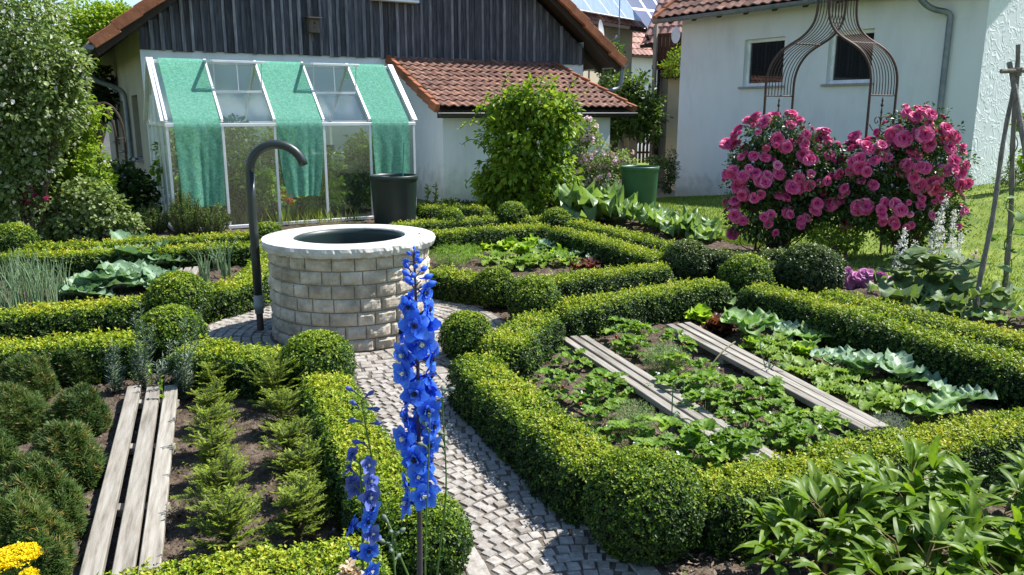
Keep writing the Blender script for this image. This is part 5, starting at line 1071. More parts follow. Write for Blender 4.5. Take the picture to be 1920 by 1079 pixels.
# lush bush with dark needles under the barn wall, seen above the barrel and behind (left of the lean-to door)
for px_, tall in ((802, 350), (817, 345)):
    b = G(px_, 392); mb = MB(); C = np.array([b, DP(px_, tall, b[1])]); mb.tube(C, .008, 5); n = 60; f = rng.uniform(.15, 1, n); P = C[0] + (C[1] - C[0]) * f[:, None]
    scatter(mb, K_NARROW, P, runit(n) + np.array([0, 0, .6]), runit(n), rng.uniform(.05, .1, n), rng.uniform(.2, .6, n), 1)
    setp(mb.build('tall_herb', [m_stemgreen, m_darkl], org=b), 'thin dark spire plant by the lean-to wall, %s of a pair' % ('left' if px_ == 802 else 'right'), 'plant', 'spire plants')

def needle_bush(label, px, py, top, rpx, n=130):
    b = G(px, py); k = b[1] / F_PX; h = DP(px, top, b[1])[2]; mb = MB(); st = MB(); r_ = rpx * k
    for i in range(n):
        a = rng.uniform(0, 2 * np.pi); q = rng.uniform(0, 1) ** .5 * r_; hh = h * (1 - .45 * (q / r_) ** 2) * rng.uniform(.72, 1.02); base = b + (q * .6 * math.cos(a), q * .6 * math.sin(a), 0)
        tip = b + (q * 1.05 * math.cos(a), q * 1.05 * math.sin(a), hh); C = smooth_line(np.array([base, (base + tip) / 2 + rng.normal(0, .015, 3), tip]), .03); st.tube(C, .004, 4, cap=False)
        m = int(hh / .006); f = rng.uniform(.15, 1, m) * (len(C) - 1); P = C[f.astype(int)]; d = runit(m) * .8 + np.array([0, 0, .55])
        scatter(mb, K_NEED if False else kite(.28, .02), P, d, runit(m), rng.uniform(.022, .04, m), .35 + .35 * f / len(C) + rng.normal(0, .1, m))
    t = thing('needle_herb', label, 'herb bush', b, 'needle-leaved herb bushes by the greenhouse'); mb.build('foliage', m_rosemary, t, org=b); st.build('stems', m_bark, t, org=b)
needle_bush('leftmost upright needle-leaved herb bush below the greenhouse end panels', 285, 438, 374, 36)
needle_bush('tallest upright needle-leaved herb bush in front of the left shade net', 352, 438, 353, 34)
needle_bush('right-hand, looser needle-leaved herb bush by the greenhouse post', 402, 438, 376, 34, 90)
# greenhouse crops
for k, (s, v, h, lab) in enumerate(((-.35, 1.2, 1.45, 'leafy tomato plant behind the left net inside the greenhouse'), (.35, 1.15, 1.6, 'tall bushy crop in the second bay of the greenhouse'), (.6, .6, .8, 'lower bushy crop near the glass in the second bay'), (1.15, 1.2, 1.5, 'leafy crop behind the middle net in the greenhouse'), (1.85, .9, 1.05, 'leafy crop in the fourth bay of the greenhouse'), (2.55, 1.1, 1.3, 'leafy crop behind the right net in the greenhouse'), (1.62, .55, .7, 'low leafy crop by the middle post in the greenhouse'))):
    b = gp(s, v, 0); mb = MB(); st = MB(); st.tube([b, b + Zv * h], .01, 5)
    crown(mb, b + Zv * h * .52, (.40, .38, h * .52), int(110 * h), 13, .10, K_OVAL, .45, .3, .4, zmin=.02, seed=k)
    t = thing('greenhouse_crop', lab, 'plant', b, 'crops inside the greenhouse'); mb.build('foliage', m_treel, t, org=b); st.build('stem', m_stemgreen, t, org=b)
b = gp(.98, .45, .03); mb = MB(); whorls(mb, K_NARROW, b + rng.normal(0, .07, (40, 3)) + Zv * .32, np.tile(Zv, (40, 1)) + runit(40) * .5, .06, 7, .6, .9); t = thing('lily', 'orange flowers glowing behind the glass near the greenhouse floor', 'flower', b); mb.build('petals', m_orange, t, org=b)
mb = MB(); n = 60; scatter(mb, K_NARROW, b + rng.normal(0, .07, (n, 3)) * (1, 1, 0), runit(n) * .3 + Zv, runit(n), rng.uniform(.2, .34, n), .5); mb.build('leaves', m_climb, t, org=b)
for k, (x0, lab) in enumerate(((450, 'thin grass tufts below the second greenhouse pane'), (560, 'thin grass tufts below the middle net'), (640, 'thin grass tufts left of the black barrel'))):
    b = G(x0, 424); n = 90; mb = MB(); P = b + np.stack([rng.uniform(-.35, .35, n), rng.uniform(-.15, .2, n), np.zeros(n)], -1); scatter(mb, kite(.05, .01), P, runit(n) * .45 + Zv, runit(n), rng.uniform(.1, .34, n), rng.uniform(.3, 1, n))
    setp(mb.build('grass_tuft', m_grassb, org=b), lab, 'grass')
# rose campion
b = G(70, 440); t = thing('rose_campion', 'slender grey stems with magenta flowers above the left bushes', 'flower', b); st = MB(); fl = MB()
for px_, py_ in ((45, 362), (62, 352), (66, 368), (88, 372), (52, 380)):
    p = DP(px_, py_, 10.4); st.tube(smooth_line(np.array([b + (p[0] - b[0]) * .4 * np.array([1, 0, 0]), (b + p) / 2 + (.03, 0, .1), p]), .06), .006, 5); whorls(fl, K_ROUND, p[None] + runit(4) * .012, np.tile([[0, -.5, .8]], (4, 1)), .03, 5, .2, .9)
st.build('stems', m_lav, t, org=b); fl.build('petals', m_pink, t, org=b)

# ================================================================== pink shrub roses
def bloom_mesh(name, mat, seed):
    r_ = np.random.default_rng(seed); mb = MB()
    for k, (n, rad, tilt, L) in enumerate(((4, .06, 1.35, .42), (6, .16, 1.15, .55), (8, .30, .85, .66), (10, .42, .55, .72), (11, .48, .2, .74), (10, .46, -.25, .62))):
        for i in range(n):
            P = leafgrid(L * r_.uniform(.85, 1.1), .36 + .03 * k, lambda t: .45 + .55 * math.sin(min(1, t * 1.15) * np.pi * .62), 3, 3, tilt + r_.normal(0, .12), -.75, -.25, .07, 1, r_.uniform(0, 6))
            P = P + np.array([0, rad * .55, 0]); P = rotz(P, 2 * np.pi * (i + r_.uniform(-.2, .2)) / n + k)
            v = .22 + .42 * np.linspace(0, 1, 3)[:, None] + .05 * k + r_.normal(0, .08) + np.zeros((3, 3)); mb.grid(P * (1, 1, .9), 0, np.clip(v, 0, 1))
    return mb.mesh(name, mat, True)
BLOOM = [bloom_mesh('bloom_%d' % k, m_pink, k) for k in range(4)]; BLIL = [bloom_mesh('lilac_bloom_%d' % k, m_lilac, 20 + k) for k in range(2)]
for me in BLOOM + BLIL: me.name = 'bloom'
def place_bloom(parent, org, p, nvec, r_, lib):
    o = link('bloom', random.choice(lib), parent, loc=tuple(np.asarray(p) - org), sc=r_); q = Vector(nvec).to_track_quat('Z', 'Y'); e = q.to_euler(); o.rotation_euler = e; return o
def rose_bush(label, base, Y, blobs, pts, extra, dens=1.0):
    base = np.asarray(base, float); t = thing('rose_bush', label, 'rose bush', base, 'pink rose bushes at the iron arch'); mb = MB(); st = MB(); E = []
    for i, b in enumerate(blobs):
        c = DP(b[0], b[1], Y + (b[4] if len(b) > 4 else 0)); k = Y / F_PX; rad = np.array([b[2] * k, (b[2] + b[3]) / 2 * k, b[3] * k]); E.append((c, rad))
        cc = crown(mb, c, rad, int(dens * 330 * rad[0] * rad[2] / .25), 12, .05, K_OVAL, .40, .35, .2, seed=i * 2.3, cr=.09, zmin=.03)
        for q in cc[rng.integers(0, len(cc), 12)]:
            st.tube(smooth_line(np.array([base + rng.normal(0, .08, 3) * (1, 1, 0), (base + q) / 2 + rng.normal(0, .08, 3), q]), .07), .007, 5)
    num = 0
    for px_, py_, rp in pts:
        d = ray(px_, py_); d = d / np.linalg.norm(d); best = None
        for c, rad in E:
            o2, d2 = (EYEP - c) / rad, d / rad; A, B, C = d2 @ d2, o2 @ d2, o2 @ o2 - 1.08; D_ = B * B - A * C; tt = (-B - math.sqrt(D_)) / A if D_ > 0 else -B / A
            sc_ = tt if D_ > 0 else tt + 50 * abs(C)
            if best is None or sc_ < best[0]: best = (sc_, EYEP + d * tt, nrm((EYEP + d * tt - c) / rad ** 2))
        _, p, nv = best; R0 = min(rp, 21) / F_PX * Y
        k = 1 if rp < 12 else (2 if rp < 16 else 3); rb = R0 * (1 if k == 1 else .76 if k == 2 else .66) * rng.uniform(.9, 1.12)
        for j in range(k):
            off = runit(1)[0] * R0 * .55 * (k > 1); nn2 = nrm(nv + np.array([0, -.5, .35]) + rng.normal(0, .3, 3))
            if num < 99: place_bloom(t, base, p + off - np.asarray(nv) * rb * .3, nn2, rb * 1.05 * rng.uniform(.7, 1.15), BLOOM); num += 1
    for j in range(extra):
        c, rad = E[j % len(E)]; d = runit(1)[0]; d[1] = abs(d[1])
        if num < 100 and (c + d * rad)[2] > .35: place_bloom(t, base, c + d * rad, nrm(d + np.array([0, 0, .4])), rng.uniform(.06, .085), BLOOM); num += 1
    small = MB()                                        # past a hundred blooms: the smaller ones as one part
    for j in range(95):
        c, rad = E[j % len(E)]; d = runit(1)[0]; d[2] = abs(d[2]) * 1.2 - .3; d = nrm(d); p = c + d * rad * rng.uniform(.95, 1.12); V, Fq = BRAW[j % 4]
        if p[2] < .3: continue
        q = np.array(Vector(nrm(d + np.array([0, -.3, .5]) + rng.normal(0, .3, 3))).to_track_quat('Z', 'Y').to_matrix()); small.add(V * rng.uniform(.030, .062) @ q.T + p, Fq[0], 0, np.clip(Fq[1] + rng.normal(0, .1), 0, 1))
    setp(small.build('small_blooms', m_pink, t, True, org=base), kind='stuff')
    mb.build('foliage', m_rosel, t, org=base); st.build('stems', m_bark, t, org=base); return t
def raw_mesh(me):
    V = np.empty(len(me.vertices) * 3, np.float32); me.vertices.foreach_get('co', V); Fq = np.empty(len(me.loops), np.int32); me.loops.foreach_get('vertex_index', Fq); a = np.empty(len(me.polygons), np.float32); me.attributes['var'].data.foreach_get('value', a); return V.reshape(-1, 3).astype(float), (Fq.reshape(-1, 4), a)
BRAW = [raw_mesh(m) for m in BLOOM]
B1 = [(1367, 262, 19), (1380, 243, 13), (1412, 215, 17), (1440, 212, 17), (1428, 226, 12), (1490, 215, 17), (1479, 226, 12), (1466, 272, 25), (1512, 258, 13), (1518, 298, 18), (1545, 250, 17), (1557, 264, 12), (1413, 290, 10), (1435, 293, 10), (1436, 280, 8), (1508, 282, 15), (1370, 325, 17), (1395, 325, 16), (1412, 333, 15), (1458, 318, 15), (1440, 330, 11), (1488, 342, 20), (1438, 337, 18), (1382, 350, 15), (1374, 377, 16), (1380, 400, 15), (1396, 366, 15), (1438, 403, 13), (1441, 421, 10), (1480, 395, 14), (1470, 368, 13), (1356, 380, 10), (1568, 322, 17), (1565, 290, 14), (1545, 345, 15), (1530, 385, 14), (1510, 350, 15), (1373, 437, 14), (1392, 415, 11), (1420, 370, 12), (1500, 420, 12), (1455, 440, 10)]
B2 = [(1600, 258, 15), (1615, 266, 11), (1658, 272, 18), (1683, 260, 24), (1664, 287, 12), (1695, 212, 14), (1700, 197, 8), (1722, 212, 18), (1745, 222, 18), (1732, 245, 20), (1755, 262, 24), (1786, 258, 16), (1788, 282, 14), (1770, 240, 14), (1622, 318, 19), (1592, 318, 13), (1700, 320, 19), (1725, 318, 17), (1712, 345, 22), (1750, 350, 20), (1782, 315, 17), (1803, 325, 15), (1806, 345, 17), (1792, 300, 11), (1620, 377, 26), (1598, 395, 16), (1660, 388, 15), (1690, 390, 17), (1735, 378, 14), (1582, 425, 16), (1655, 418, 11), (1705, 430, 13), (1640, 300, 11), (1577, 360, 15), (1640, 345, 10), (1770, 370, 12), (1560, 380, 15), (1678, 420, 12), (1606, 300, 12), (1715, 285, 15), (1815, 310, 10), (1630, 275, 13)]
rose_bush('left of two pink rose bushes, full of ruffled blooms under the iron arch', G(1455, 468), 9.75, [(1455, 265, 70, 45), (1420, 330, 62, 62), (1495, 320, 72, 70), (1440, 400, 78, 52), (1520, 390, 52, 56), (1540, 300, 40, 42), (1568, 370, 40, 62)], B1, 6)
rose_bush('right, taller and fuller of two pink rose bushes under the iron arch', G(1700, 478), 9.45, [(1720, 250, 66, 45), (1640, 310, 62, 48), (1740, 320, 78, 62), (1660, 390, 84, 62), (1750, 400, 58, 62), (1610, 370, 48, 52)], B2, 6)
b = G(1640, 570); lb = thing('rose_bush', 'low lilac-pink rose blooms in the shade below the right rose bush', 'rose bush', b); mb = MB(); crown(mb, DP(1640, 548, 7.9), (.42, .25, .12), 60, 10, .045, K_OVAL, .3, .3, cr=.07, zmin=.02); mb.build('foliage', m_rosel, lb, org=b)
for px_, py_, rp in ((1594, 530, 12), (1607, 519, 12), (1622, 516, 13), (1640, 526, 14), (1612, 541, 13), (1632, 512, 10), (1662, 532, 11), (1674, 526, 12), (1688, 530, 12), (1590, 508, 8), (1652, 520, 11)): place_bloom(lb, b, DP(px_, py_, 7.75), nrm(np.array([0, -.8, .5]) + rng.normal(0, .3, 3)), rp / F_PX * 7.75 * 1.1, BLIL)
shrub('low_shrub', 'small yellow-green shrub lit between the two rose bushes', 'shrub', G(1585, 490), [(1545, 440, 26, 18), (1590, 450, 30, 26), (1560, 465, 26, 16)], m_climb, .035, K_OVAL, .7, .5, Y=9.3)

# ---- clary sage spires, big leaves, bean poles
def spire_plant(label, base, tops, leafr, fmat, n_leaf=14):
    base = np.asarray(base, float); t = thing('clary_sage', label, 'flower', base, 'pale flower spires below the right roses'); st = MB(); fl = MB(); lf = MB()
    for px_, py_, Y in tops:
        tip = DP(px_, py_, Y); C = smooth_line(np.array([base, (base + tip) / 2 + rng.normal(0, .04, 3), tip]), .03); st.tube(C, np.linspace(.008, .003, len(C)), 5); k0 = int(len(C) * .45)
        for j in range(k0, len(C)):
            m = 4; whorls(fl, K_OVAL, C[j] + runit(m) * .03 * (1.2 - .6 * (j - k0) / (len(C) - k0)), runit(m) + Zv * .3, .022, 3, rng.uniform(.2, 1, m), .8)
            if j % 3 == 0: scatter(lf, K_OVAL, C[j] + runit(2) * .01, runit(2) + Zv * .2, np.tile(Zv, (2, 1)), .03, .6)
    for i in range(n_leaf):
        L = leafr * rng.uniform(.7, 1.2); P = leafgrid(L, L * .36, lambda t_: math.sin(np.pi * min(1, t_ * .92 + .06)) ** .7, 6, 4, rng.uniform(.2, 1.0), -1.1, .12, .012, 2, rng.uniform(0, 6)); P = rotz(P, rng.uniform(0, 6.28)) + base + (0, 0, rng.uniform(.03, .4))
        v = rng.uniform(.3, .75); lf.grid(P + rng.normal(0, .05, 3) * (1, 1, 0), 0, v)
    st.build('stems', m_stemgreen, t, org=base); fl.build('florets', fmat, t, org=base); lf.build('leaves', m_sage, t, org=base)
spire_plant('tall whitish flower spires with felted leaves, right of the roses', G(1745, 560), [(1775, 370, 7.9), (1762, 395, 7.8), (1790, 395, 8.0), (1750, 430, 7.7), (1770, 430, 7.7), (1805, 440, 7.8)], .26, m_whitef, 18)
spire_plant('shorter pale spire at the left edge of the big felted leaves', G(1700, 565), [(1695, 430, 7.8), (1690, 445, 7.7), (1715, 455, 7.7)], .24, m_whitef, 14)
spire_plant('leaning pinkish spires beside the bean poles', G(1790, 565), [(1832, 470, 7.4), (1812, 490, 7.4), (1800, 480, 7.5)], .25, m_pale, 14)
def big_leaf_plant(name, label, base, n, L, mat, cat='plant', up=(.3, 1.2), group=None, wr=.5, ruf=.03, pet=.5, rx=0.0):
    base = np.asarray(base, float); t = thing(name, label, cat, base, group); lf = MB(); st = MB()
    for i in range(n):
        l = L * rng.uniform(.65, 1.15); a = 2 * np.pi * i / n + rng.uniform(-.5, .5); e = rng.uniform(*up); d = np.array([math.cos(a) * math.cos(e), math.sin(a) * math.cos(e), math.sin(e)])
        q = base + d * l * pet * 1.6 * rng.uniform(.6, 1.1) + runit(1)[0] * rx; st.tube(smooth_line(np.array([base, (base + q) / 2 + (0, 0, .03), q]), .04), .012 * L / .3, 6)
        P = leafgrid(l, l * wr, lambda t_: (.3 + .7 * math.sin(np.pi * min(1, t_ * .82 + .16)) ** .8) * (1 - .25 * t_ ** 9), 10, 8, e * .6 + .25, -1.15, .25, ruf * l / .22, 2.6, rng.uniform(0, 6)); P = rotz(P, a - np.pi / 2) + q
        v = np.full((10, 8), rng.uniform(.35, .75)); v[:, 3:5] += .2; v[::3] += .06; lf.grid(P, 0, np.clip(v, 0, 1))
    lf.build('leaves', mat, t, True, org=base); st.build('stalks', m_stemgreen, t, org=base); return t
big_leaf_plant('rhubarb', 'large rhubarb clump with huge crinkled leaves behind the outer hedge', G(1105, 412), 16, .46, m_marrow, up=(.35, 1.1), ruf=.07, wr=.78)
big_leaf_plant('rhubarb', 'second rhubarb clump touching the green tub', G(1142, 414), 12, .38, m_marrow, up=(.3, 1.0), ruf=.07, wr=.75)
for k, (px_, py_, lab) in enumerate(((1212, 425, 'marrow plant with jagged pale leaves, nearest the green tub'), (1252, 438, 'marrow plant with jagged pale leaves, in the middle of the marrows'), (1288, 445, 'marrow plant with jagged pale leaves, beside the tall box ball'), (1322, 452, 'small marrow plant at the left foot of the pink roses'))):
    big_leaf_plant('marrow_plant', lab, G(px_, py_), 15 - k, .30 - .02 * k, m_marrow, up=(.35, 1.15), ruf=.055, wr=.62, group='marrow plants by the lawn')
big_leaf_plant('broad_leaf_plant', 'low plant with very large dark felted leaves under the pale spires', G(1722, 578), 12, .30, m_sage, up=(.1, .8))
big_leaf_plant('broad_leaf_plant', 'broad leaved plant at the foot of the left bean pole', G(1795, 582), 11, .26, m_sage, up=(.1, .8))
big_leaf_plant('broad_leaf_plant', 'pale leaved plant between the two bean poles', G(1885, 610), 8, .17, m_marrow, up=(.1, .9))
def pole(name, label, a, b, r0, r1):
    mb = MB(); n = 24; C = np.array([a + (b - a) * t for t in np.linspace(0, 1, n)]); C[1:-1] += .006 * np.stack([np.sin(np.arange(n - 2) * .5 + a[0]), np.cos(np.arange(n - 2) * .37), np.zeros(n - 2)], -1)
    mb.tube(C, np.linspace(r0, r1, n) * (1 + .1 * np.sin(np.arange(n) * 1.9)), 9); o = mb.build(name, m_polew, org=np.asarray(a) * (1, 1, 0)); setp(o, label, 'pole', 'bean poles tied together'); return C
m_polew = M_surf('pole_wood', [(0, (.10, .085, .07)), (1, (.27, .24, .20))], scale=12, stretch=(3, 3, .5), rough=.85, bump=.5)
pa, pb = G(1829, 585), G(1886, 562); top = DP(1905, 135, 7.25)
C1 = pole('bean_pole', 'grey pole leaning to the right at the lawn edge', pa, top + (top - pa) * .06, .023, .017); C2 = pole('bean_pole', 'upright brown pole wound with bean plants at the right', pb, DP(1909, 84, 7.3), .025, .019)
C3 = pole('bean_pole', 'third bean pole running out of the right picture edge', G(1990, 620), top + (-.04, .05, .08), .027, .022)
mb = MB(); a, b = DP(1877, 134, 7.2), DP(1945, 132, 7.25); mb.tube([a, (a + b) / 2, b], .02, 8)
for k in range(6): c = top + (0, 0, -.03 + .012 * k); mb.tube([c + np.array([math.cos(t), math.sin(t), 0]) * .045 for t in np.linspace(0, 6.3, 14)], .005, 5)
setp(mb.build('cross_stick', m_polew, org=a), 'short cross stick lashed to the top of the bean poles', 'pole')
t = thing('bean_plant', 'young climbing bean with heart-shaped leaves on the upright pole', 'plant', pb); st = MB(); lf = MB(); ang = np.linspace(0, 26, 120); f = np.linspace(0, .66, 120)
Cv = np.array([pb + (C2[-1] - pb) * ff + np.array([math.cos(q), math.sin(q), 0]) * .034 for ff, q in zip(f, ang)]); st.tube(Cv, .005, 5)
for j, (px_, py_) in enumerate(((1872, 372), (1898, 372), (1885, 392), (1868, 440), (1895, 442), (1910, 430), (1870, 500), (1895, 505), (1912, 475), (1862, 540), (1905, 545), (1880, 565), (1915, 400), (1890, 470))):
    p = DP(px_, py_, 7.1); L = rng.uniform(.11, .16); P = leafgrid(L, L * .45, lambda t_: math.sin(np.pi * min(1, t_ * .8 + .2)) ** .8, 5, 4, rng.uniform(-.3, .6), -.9, .1, .006, 2, 0); P = rotz(P, rng.uniform(0, 6.28)) + p; lf.grid(P, 0, rng.uniform(.35, .8)); st.tube([Cv[np.argmin(np.linalg.norm(Cv - p, axis=1))], p], .003, 4)
st.build('stem', m_stemgreen, t, org=pb); lf.build('leaves', m_marrow, t, True, org=pb)
# ================================================================== slatted walkways in the beds
def slats(label, far, near, nsl, top=.075, th=.035, gapf=.34):
    """far/near: pixel pairs (left, right) of the far and near ends of the walkway's top"""
    A, B = G(*far[0], top), G(*far[1], top); C, D = G(*near[0], top), G(*near[1], top); o = (A + B + C + D) / 4 * (1, 1, 0); t = thing('slatted_walkway', label, 'walkway', o, 'slatted wooden walkways between the rows')
    for i in range(nsl):
        wf = 1 / (nsl + (nsl - 1) * gapf); f = (i * (1 + gapf) + .5) * wf; a, b = A + (B - A) * f, C + (D - C) * f; wd = np.linalg.norm(B - A) * wf * .97; up = Zv
        mb = MB(); d = nrm(b - a); x = nrm(np.cross(d, up)); L = np.linalg.norm(b - a) + rng.uniform(-.03, .03)
        mb.box((a + b) / 2 - Zv * th / 2 + x * rng.normal(0, .003), (wd, L, th), np.array([x, nrm(d + x * rng.normal(0, .003)), Zv]), 0, rng.uniform(.35, .7), .003); mb.build('slat', m_wood, t, org=o)
    for f in (.08, .36, .64, .92):
        a, b = A + (C - A) * f, B + (D - B) * f; mb = MB(); dz = Zv * (th + .021)
        mb.bar(a - dz, b - dz, .06, .04, bev=.003); mb.build('batten', m_wood, t, org=o)
    return t
slats('nearer slatted walkway of three pale slats between the strawberry rows', ((1048, 632), (1100, 629)), ((1410, 869), (1474, 860)), 3)
slats('slatted walkway beside the lettuce and cabbage row, right of the strawberries', ((1250, 609), (1296, 604)), ((1618, 804), (1664, 797)), 3, gapf=.42)
slats('three broad pale planks side by side in the bed at the left', ((243, 722), (334, 722)), ((128, 1160), (292, 1150)), 3, gapf=.40)
slats('short pale boards between the cabbages and the small onion clumps', ((330, 503), (375, 499)), ((285, 560), (345, 552)), 3, .05)
# ================================================================== vegetables
def veg(name, cat, variants, items, group, mats):
    """items: (px, py, scale, label); variants: list of [(part name, mesh)]"""
    for px_, py_, sc, lab in items:
        b = G(px_, py_) if not isinstance(px_, np.ndarray) else px_; b = np.array([b[0], b[1], -.005]); parts = random.choice(variants); rz = rng.uniform(0, 6.28)
        t = thing(name, lab, cat, b, group, rz); t.scale = (sc, sc, sc * rng.uniform(.9, 1.1))
        for pn, me in parts: link(pn, me, t)
def leafy(n, Lr, W, prof, mat, phi=(.2, 1.2), bend=-1.0, cup=.1, ruf=.01, rufn=2, nL=6, nW=6, pet=0.0, rib=.25, fold=.0, pr=.003, v=(.35, .7), tri=False, stem=None, off=.01):
    lf, st = MB(), MB()
    for i in range(n):
        L = rng.uniform(*Lr); a = 2 * np.pi * i * .382 + rng.uniform(-.3, .3); e = phi[0] + (phi[1] - phi[0]) * ((i + .5) / n) ** .8 + rng.normal(0, .07); base = np.array([math.cos(a), math.sin(a), 0]) * off * (1 - i / n)
        if pet: tip = base + np.array([math.cos(a) * math.cos(e), math.sin(a) * math.cos(e), math.sin(e)]) * pet * rng.uniform(.6, 1.15); st.tube(smooth_line(np.array([base, (base + tip) / 2 + (0, 0, pet * .08), tip]), .025), pr, 5, cap=False)
        else: tip = base
        for k in ((0, 1.15, -1.15) if tri else (0,)):
            l = L * (1 if k == 0 else .88); P = leafgrid(l, l * W, prof, nL, nW, (e * .55 if pet else e) + rng.normal(0, .15), bend, cup, ruf, rufn, rng.uniform(0, 6), fold); P = rotz(P, a - np.pi / 2 + k) + tip
            vv = np.full((nL, nW), rng.uniform(*v)) + rng.normal(0, .02, (nL, nW)); vv[:, nW // 2 - 1:nW // 2 + 1] += rib; lf.grid(P, 0, np.clip(vv, 0, 1))
    out = [('leaves', lf.mesh('leaves', mat, True))]
    if pet: out.append(('stalks', st.mesh('stalks', stem or m_stemgreen, True)))
    return out
ob = lambda t: (.12 + .88 * math.sin(np.pi * min(1, .08 + t * .86)) ** .9) * (1 - .25 * t ** 5)
obs = lambda t: ob(t) * (1 - .17 * (int(round(t * 12)) % 2) * (t > .15))
rd = lambda t: (.25 + .75 * math.sin(np.pi * min(1, .18 + t * .8)) ** .7)
def straw():
    P = leafy(rng.integers(13, 18), (.052, .078), .46, obs, m_straw, (.25, 1.3), -.8, .05, .0032, 4, 12, 4, .15, .12, .42, .0018, (.3, .78), True); fl, be = MB(), MB()
    for k in range(1):
        a = rng.uniform(0, 6.28); p = np.array([math.cos(a), math.sin(a), 0]) * rng.uniform(.06, .12) + (0, 0, rng.uniform(.05, .14)); whorls(fl, K_ROUND, p[None], np.array([[.1, -.3, 1.]]), .014, 5, .8, .95, 0)
        p = p * (1.1, 1.1, .25) + (0, 0, .02); be.lathe([(.001, -.016), (.007, -.008), (.010, .003), (.006, .010), (.001, .012)], p, 8)
    return P + [('flower', fl.mesh('flower', m_whitef))] + ([('berry', be.mesh('berry', m_berry, True))] if rng.uniform() < .5 else [])
SV = [straw() for _ in range(5)]
near_l = [(1000, 648), (985, 688), (1072, 700), (1040, 742), (1112, 768), (1142, 742), (1120, 808), (1178, 838), (1262, 842), (1228, 872), (1330, 872), (1385, 868), (1290, 885)]
mid_r = [(1135, 615), (1172, 645), (1205, 640), (1192, 672), (1272, 705), (1268, 668), (1262, 742), (1318, 722), (1340, 752), (1322, 780), (1392, 765), (1430, 760), (1395, 815), (1450, 800), (1490, 805), (1462, 840), (1530, 830), (1515, 862)]
veg('strawberry_plant', 'strawberry plant', SV, [(x, y, rng.uniform(.8, 1.1), 'leafy strawberry plant left of the nearer slatted walkway, %s from the back of that row' % ORD[i]) for i, (x, y) in enumerate(near_l)], 'strawberry plants', None)
veg('strawberry_plant', 'strawberry plant', SV, [(x, y, rng.uniform(.75, 1.05), 'leafy strawberry plant between the two slatted walkways, %s from the back of that row' % ORD[i]) for i, (x, y) in enumerate(mid_r)], 'strawberry plants', None)
def cab(n, L, ph, mt=None): return leafy(n, L, .46, rd, mt or m_cab, ph, -.55, .42, .012, 3, 11, 10, .07, .26, .0, .006, (.38, .72))
CV = [cab(14, (.13, .19), (.5, 1.45), m_cabb) for _ in range(3)]; CS = [cab(8, (.11, .16), (.6, 1.4), m_cabb if _ % 3 < 2 else m_cab) for _ in range(4)]
LV_ = [leafy(22, (.09, .13), .46, rd, m_lett, (.15, 1.4), -.5, .35, .016, 3, 6, 6, 0, .08, 0, .003, (.3, .8)) for _ in range(2)]
RL = [leafy(24, (.09, .13), .46, rd, m_redl, (.15, 1.3), -.6, .3, .020, 3, 6, 6, 0, .05, 0, .003, (.2, .8)) for _ in range(2)]
RG = [leafy(13, (.08, .14), .28, ob, m_radish, (.6, 1.4), -1.0, .05, .013, 4, 10, 4, .06, .2, .15, .004, (.15, .75)) for _ in range(3)]
RD = [leafy(12, (.07, .10), .38, rd, m_redl, (.3, 1.3), -.9, .1, .012, 3, 5, 4, .06, .2, 0, .003, (.2, .9), stem=m_berry) for _ in range(2)]
RFL = 'cabbage row right of the strawberries'
veg('cabbage', 'cabbage', CS, [(1402, 632, 1.45, 'tall grey-green cabbage with spread leaves in front of the red lettuces'), (1345, 575, 1.35, 'pale frilly young cabbage behind the red lettuces'), (1520, 648, 1.12, 'blue-green cabbage in the middle of the right row, near the hedge'), (1618, 705, 1.15, 'blue-green cabbage with cupped leaves, nearer than the middle one'), (1690, 720, 1.25, 'largest blue-green cabbage at the near end, against the hedge'), (1795, 765, 1.05, 'cabbage with broad pale leaves at the right end of the row'), (1745, 790, 1.0, 'small cabbage at the near end of the row in front of its hedge'), (1470, 640, .95, 'small cabbage beside the tall cabbage, near its hedge'), (1560, 690, .95, 'small cabbage between two larger cabbages in the right row')], 'young cabbages in the right bed', None)
veg('lettuce', 'lettuce', LV_, [(1315, 602, 1.15, 'bright green butterhead lettuce at the far end of the right row'), (1418, 655, .95, 'bright green lettuce at the foot of the tall cabbage'), (1505, 668, 1.0, 'bright green lettuce beside the middle cabbage')], 'green lettuces in the right bed', None)
veg('red_lettuce', 'lettuce', RL, [(1350, 622, 1.3, 'dark red-brown lettuce between the green lettuce and the tall cabbage'), (1440, 612, 1.2, 'dark red-brown lettuce behind the tall cabbage, by the hedge'), (1380, 610, 1.0, 'dark red-brown lettuce right behind the tall cabbage leaves')], 'red lettuces', None)
pts = [(1440, 672), (1478, 690), (1530, 715), (1565, 728), (1505, 705), (1600, 745), (1645, 735), (1630, 770), (1680, 775), (1590, 715), (1545, 740), (1665, 752), (1720, 765), (1455, 655)]
veg('radish', 'radish', RG, [(x, y, rng.uniform(.8, 1.15), 'light green radish plant right of the far slatted walkway, %s from its far end' % ORD[i]) for i, (x, y) in enumerate(pts)], 'radish plants', None)
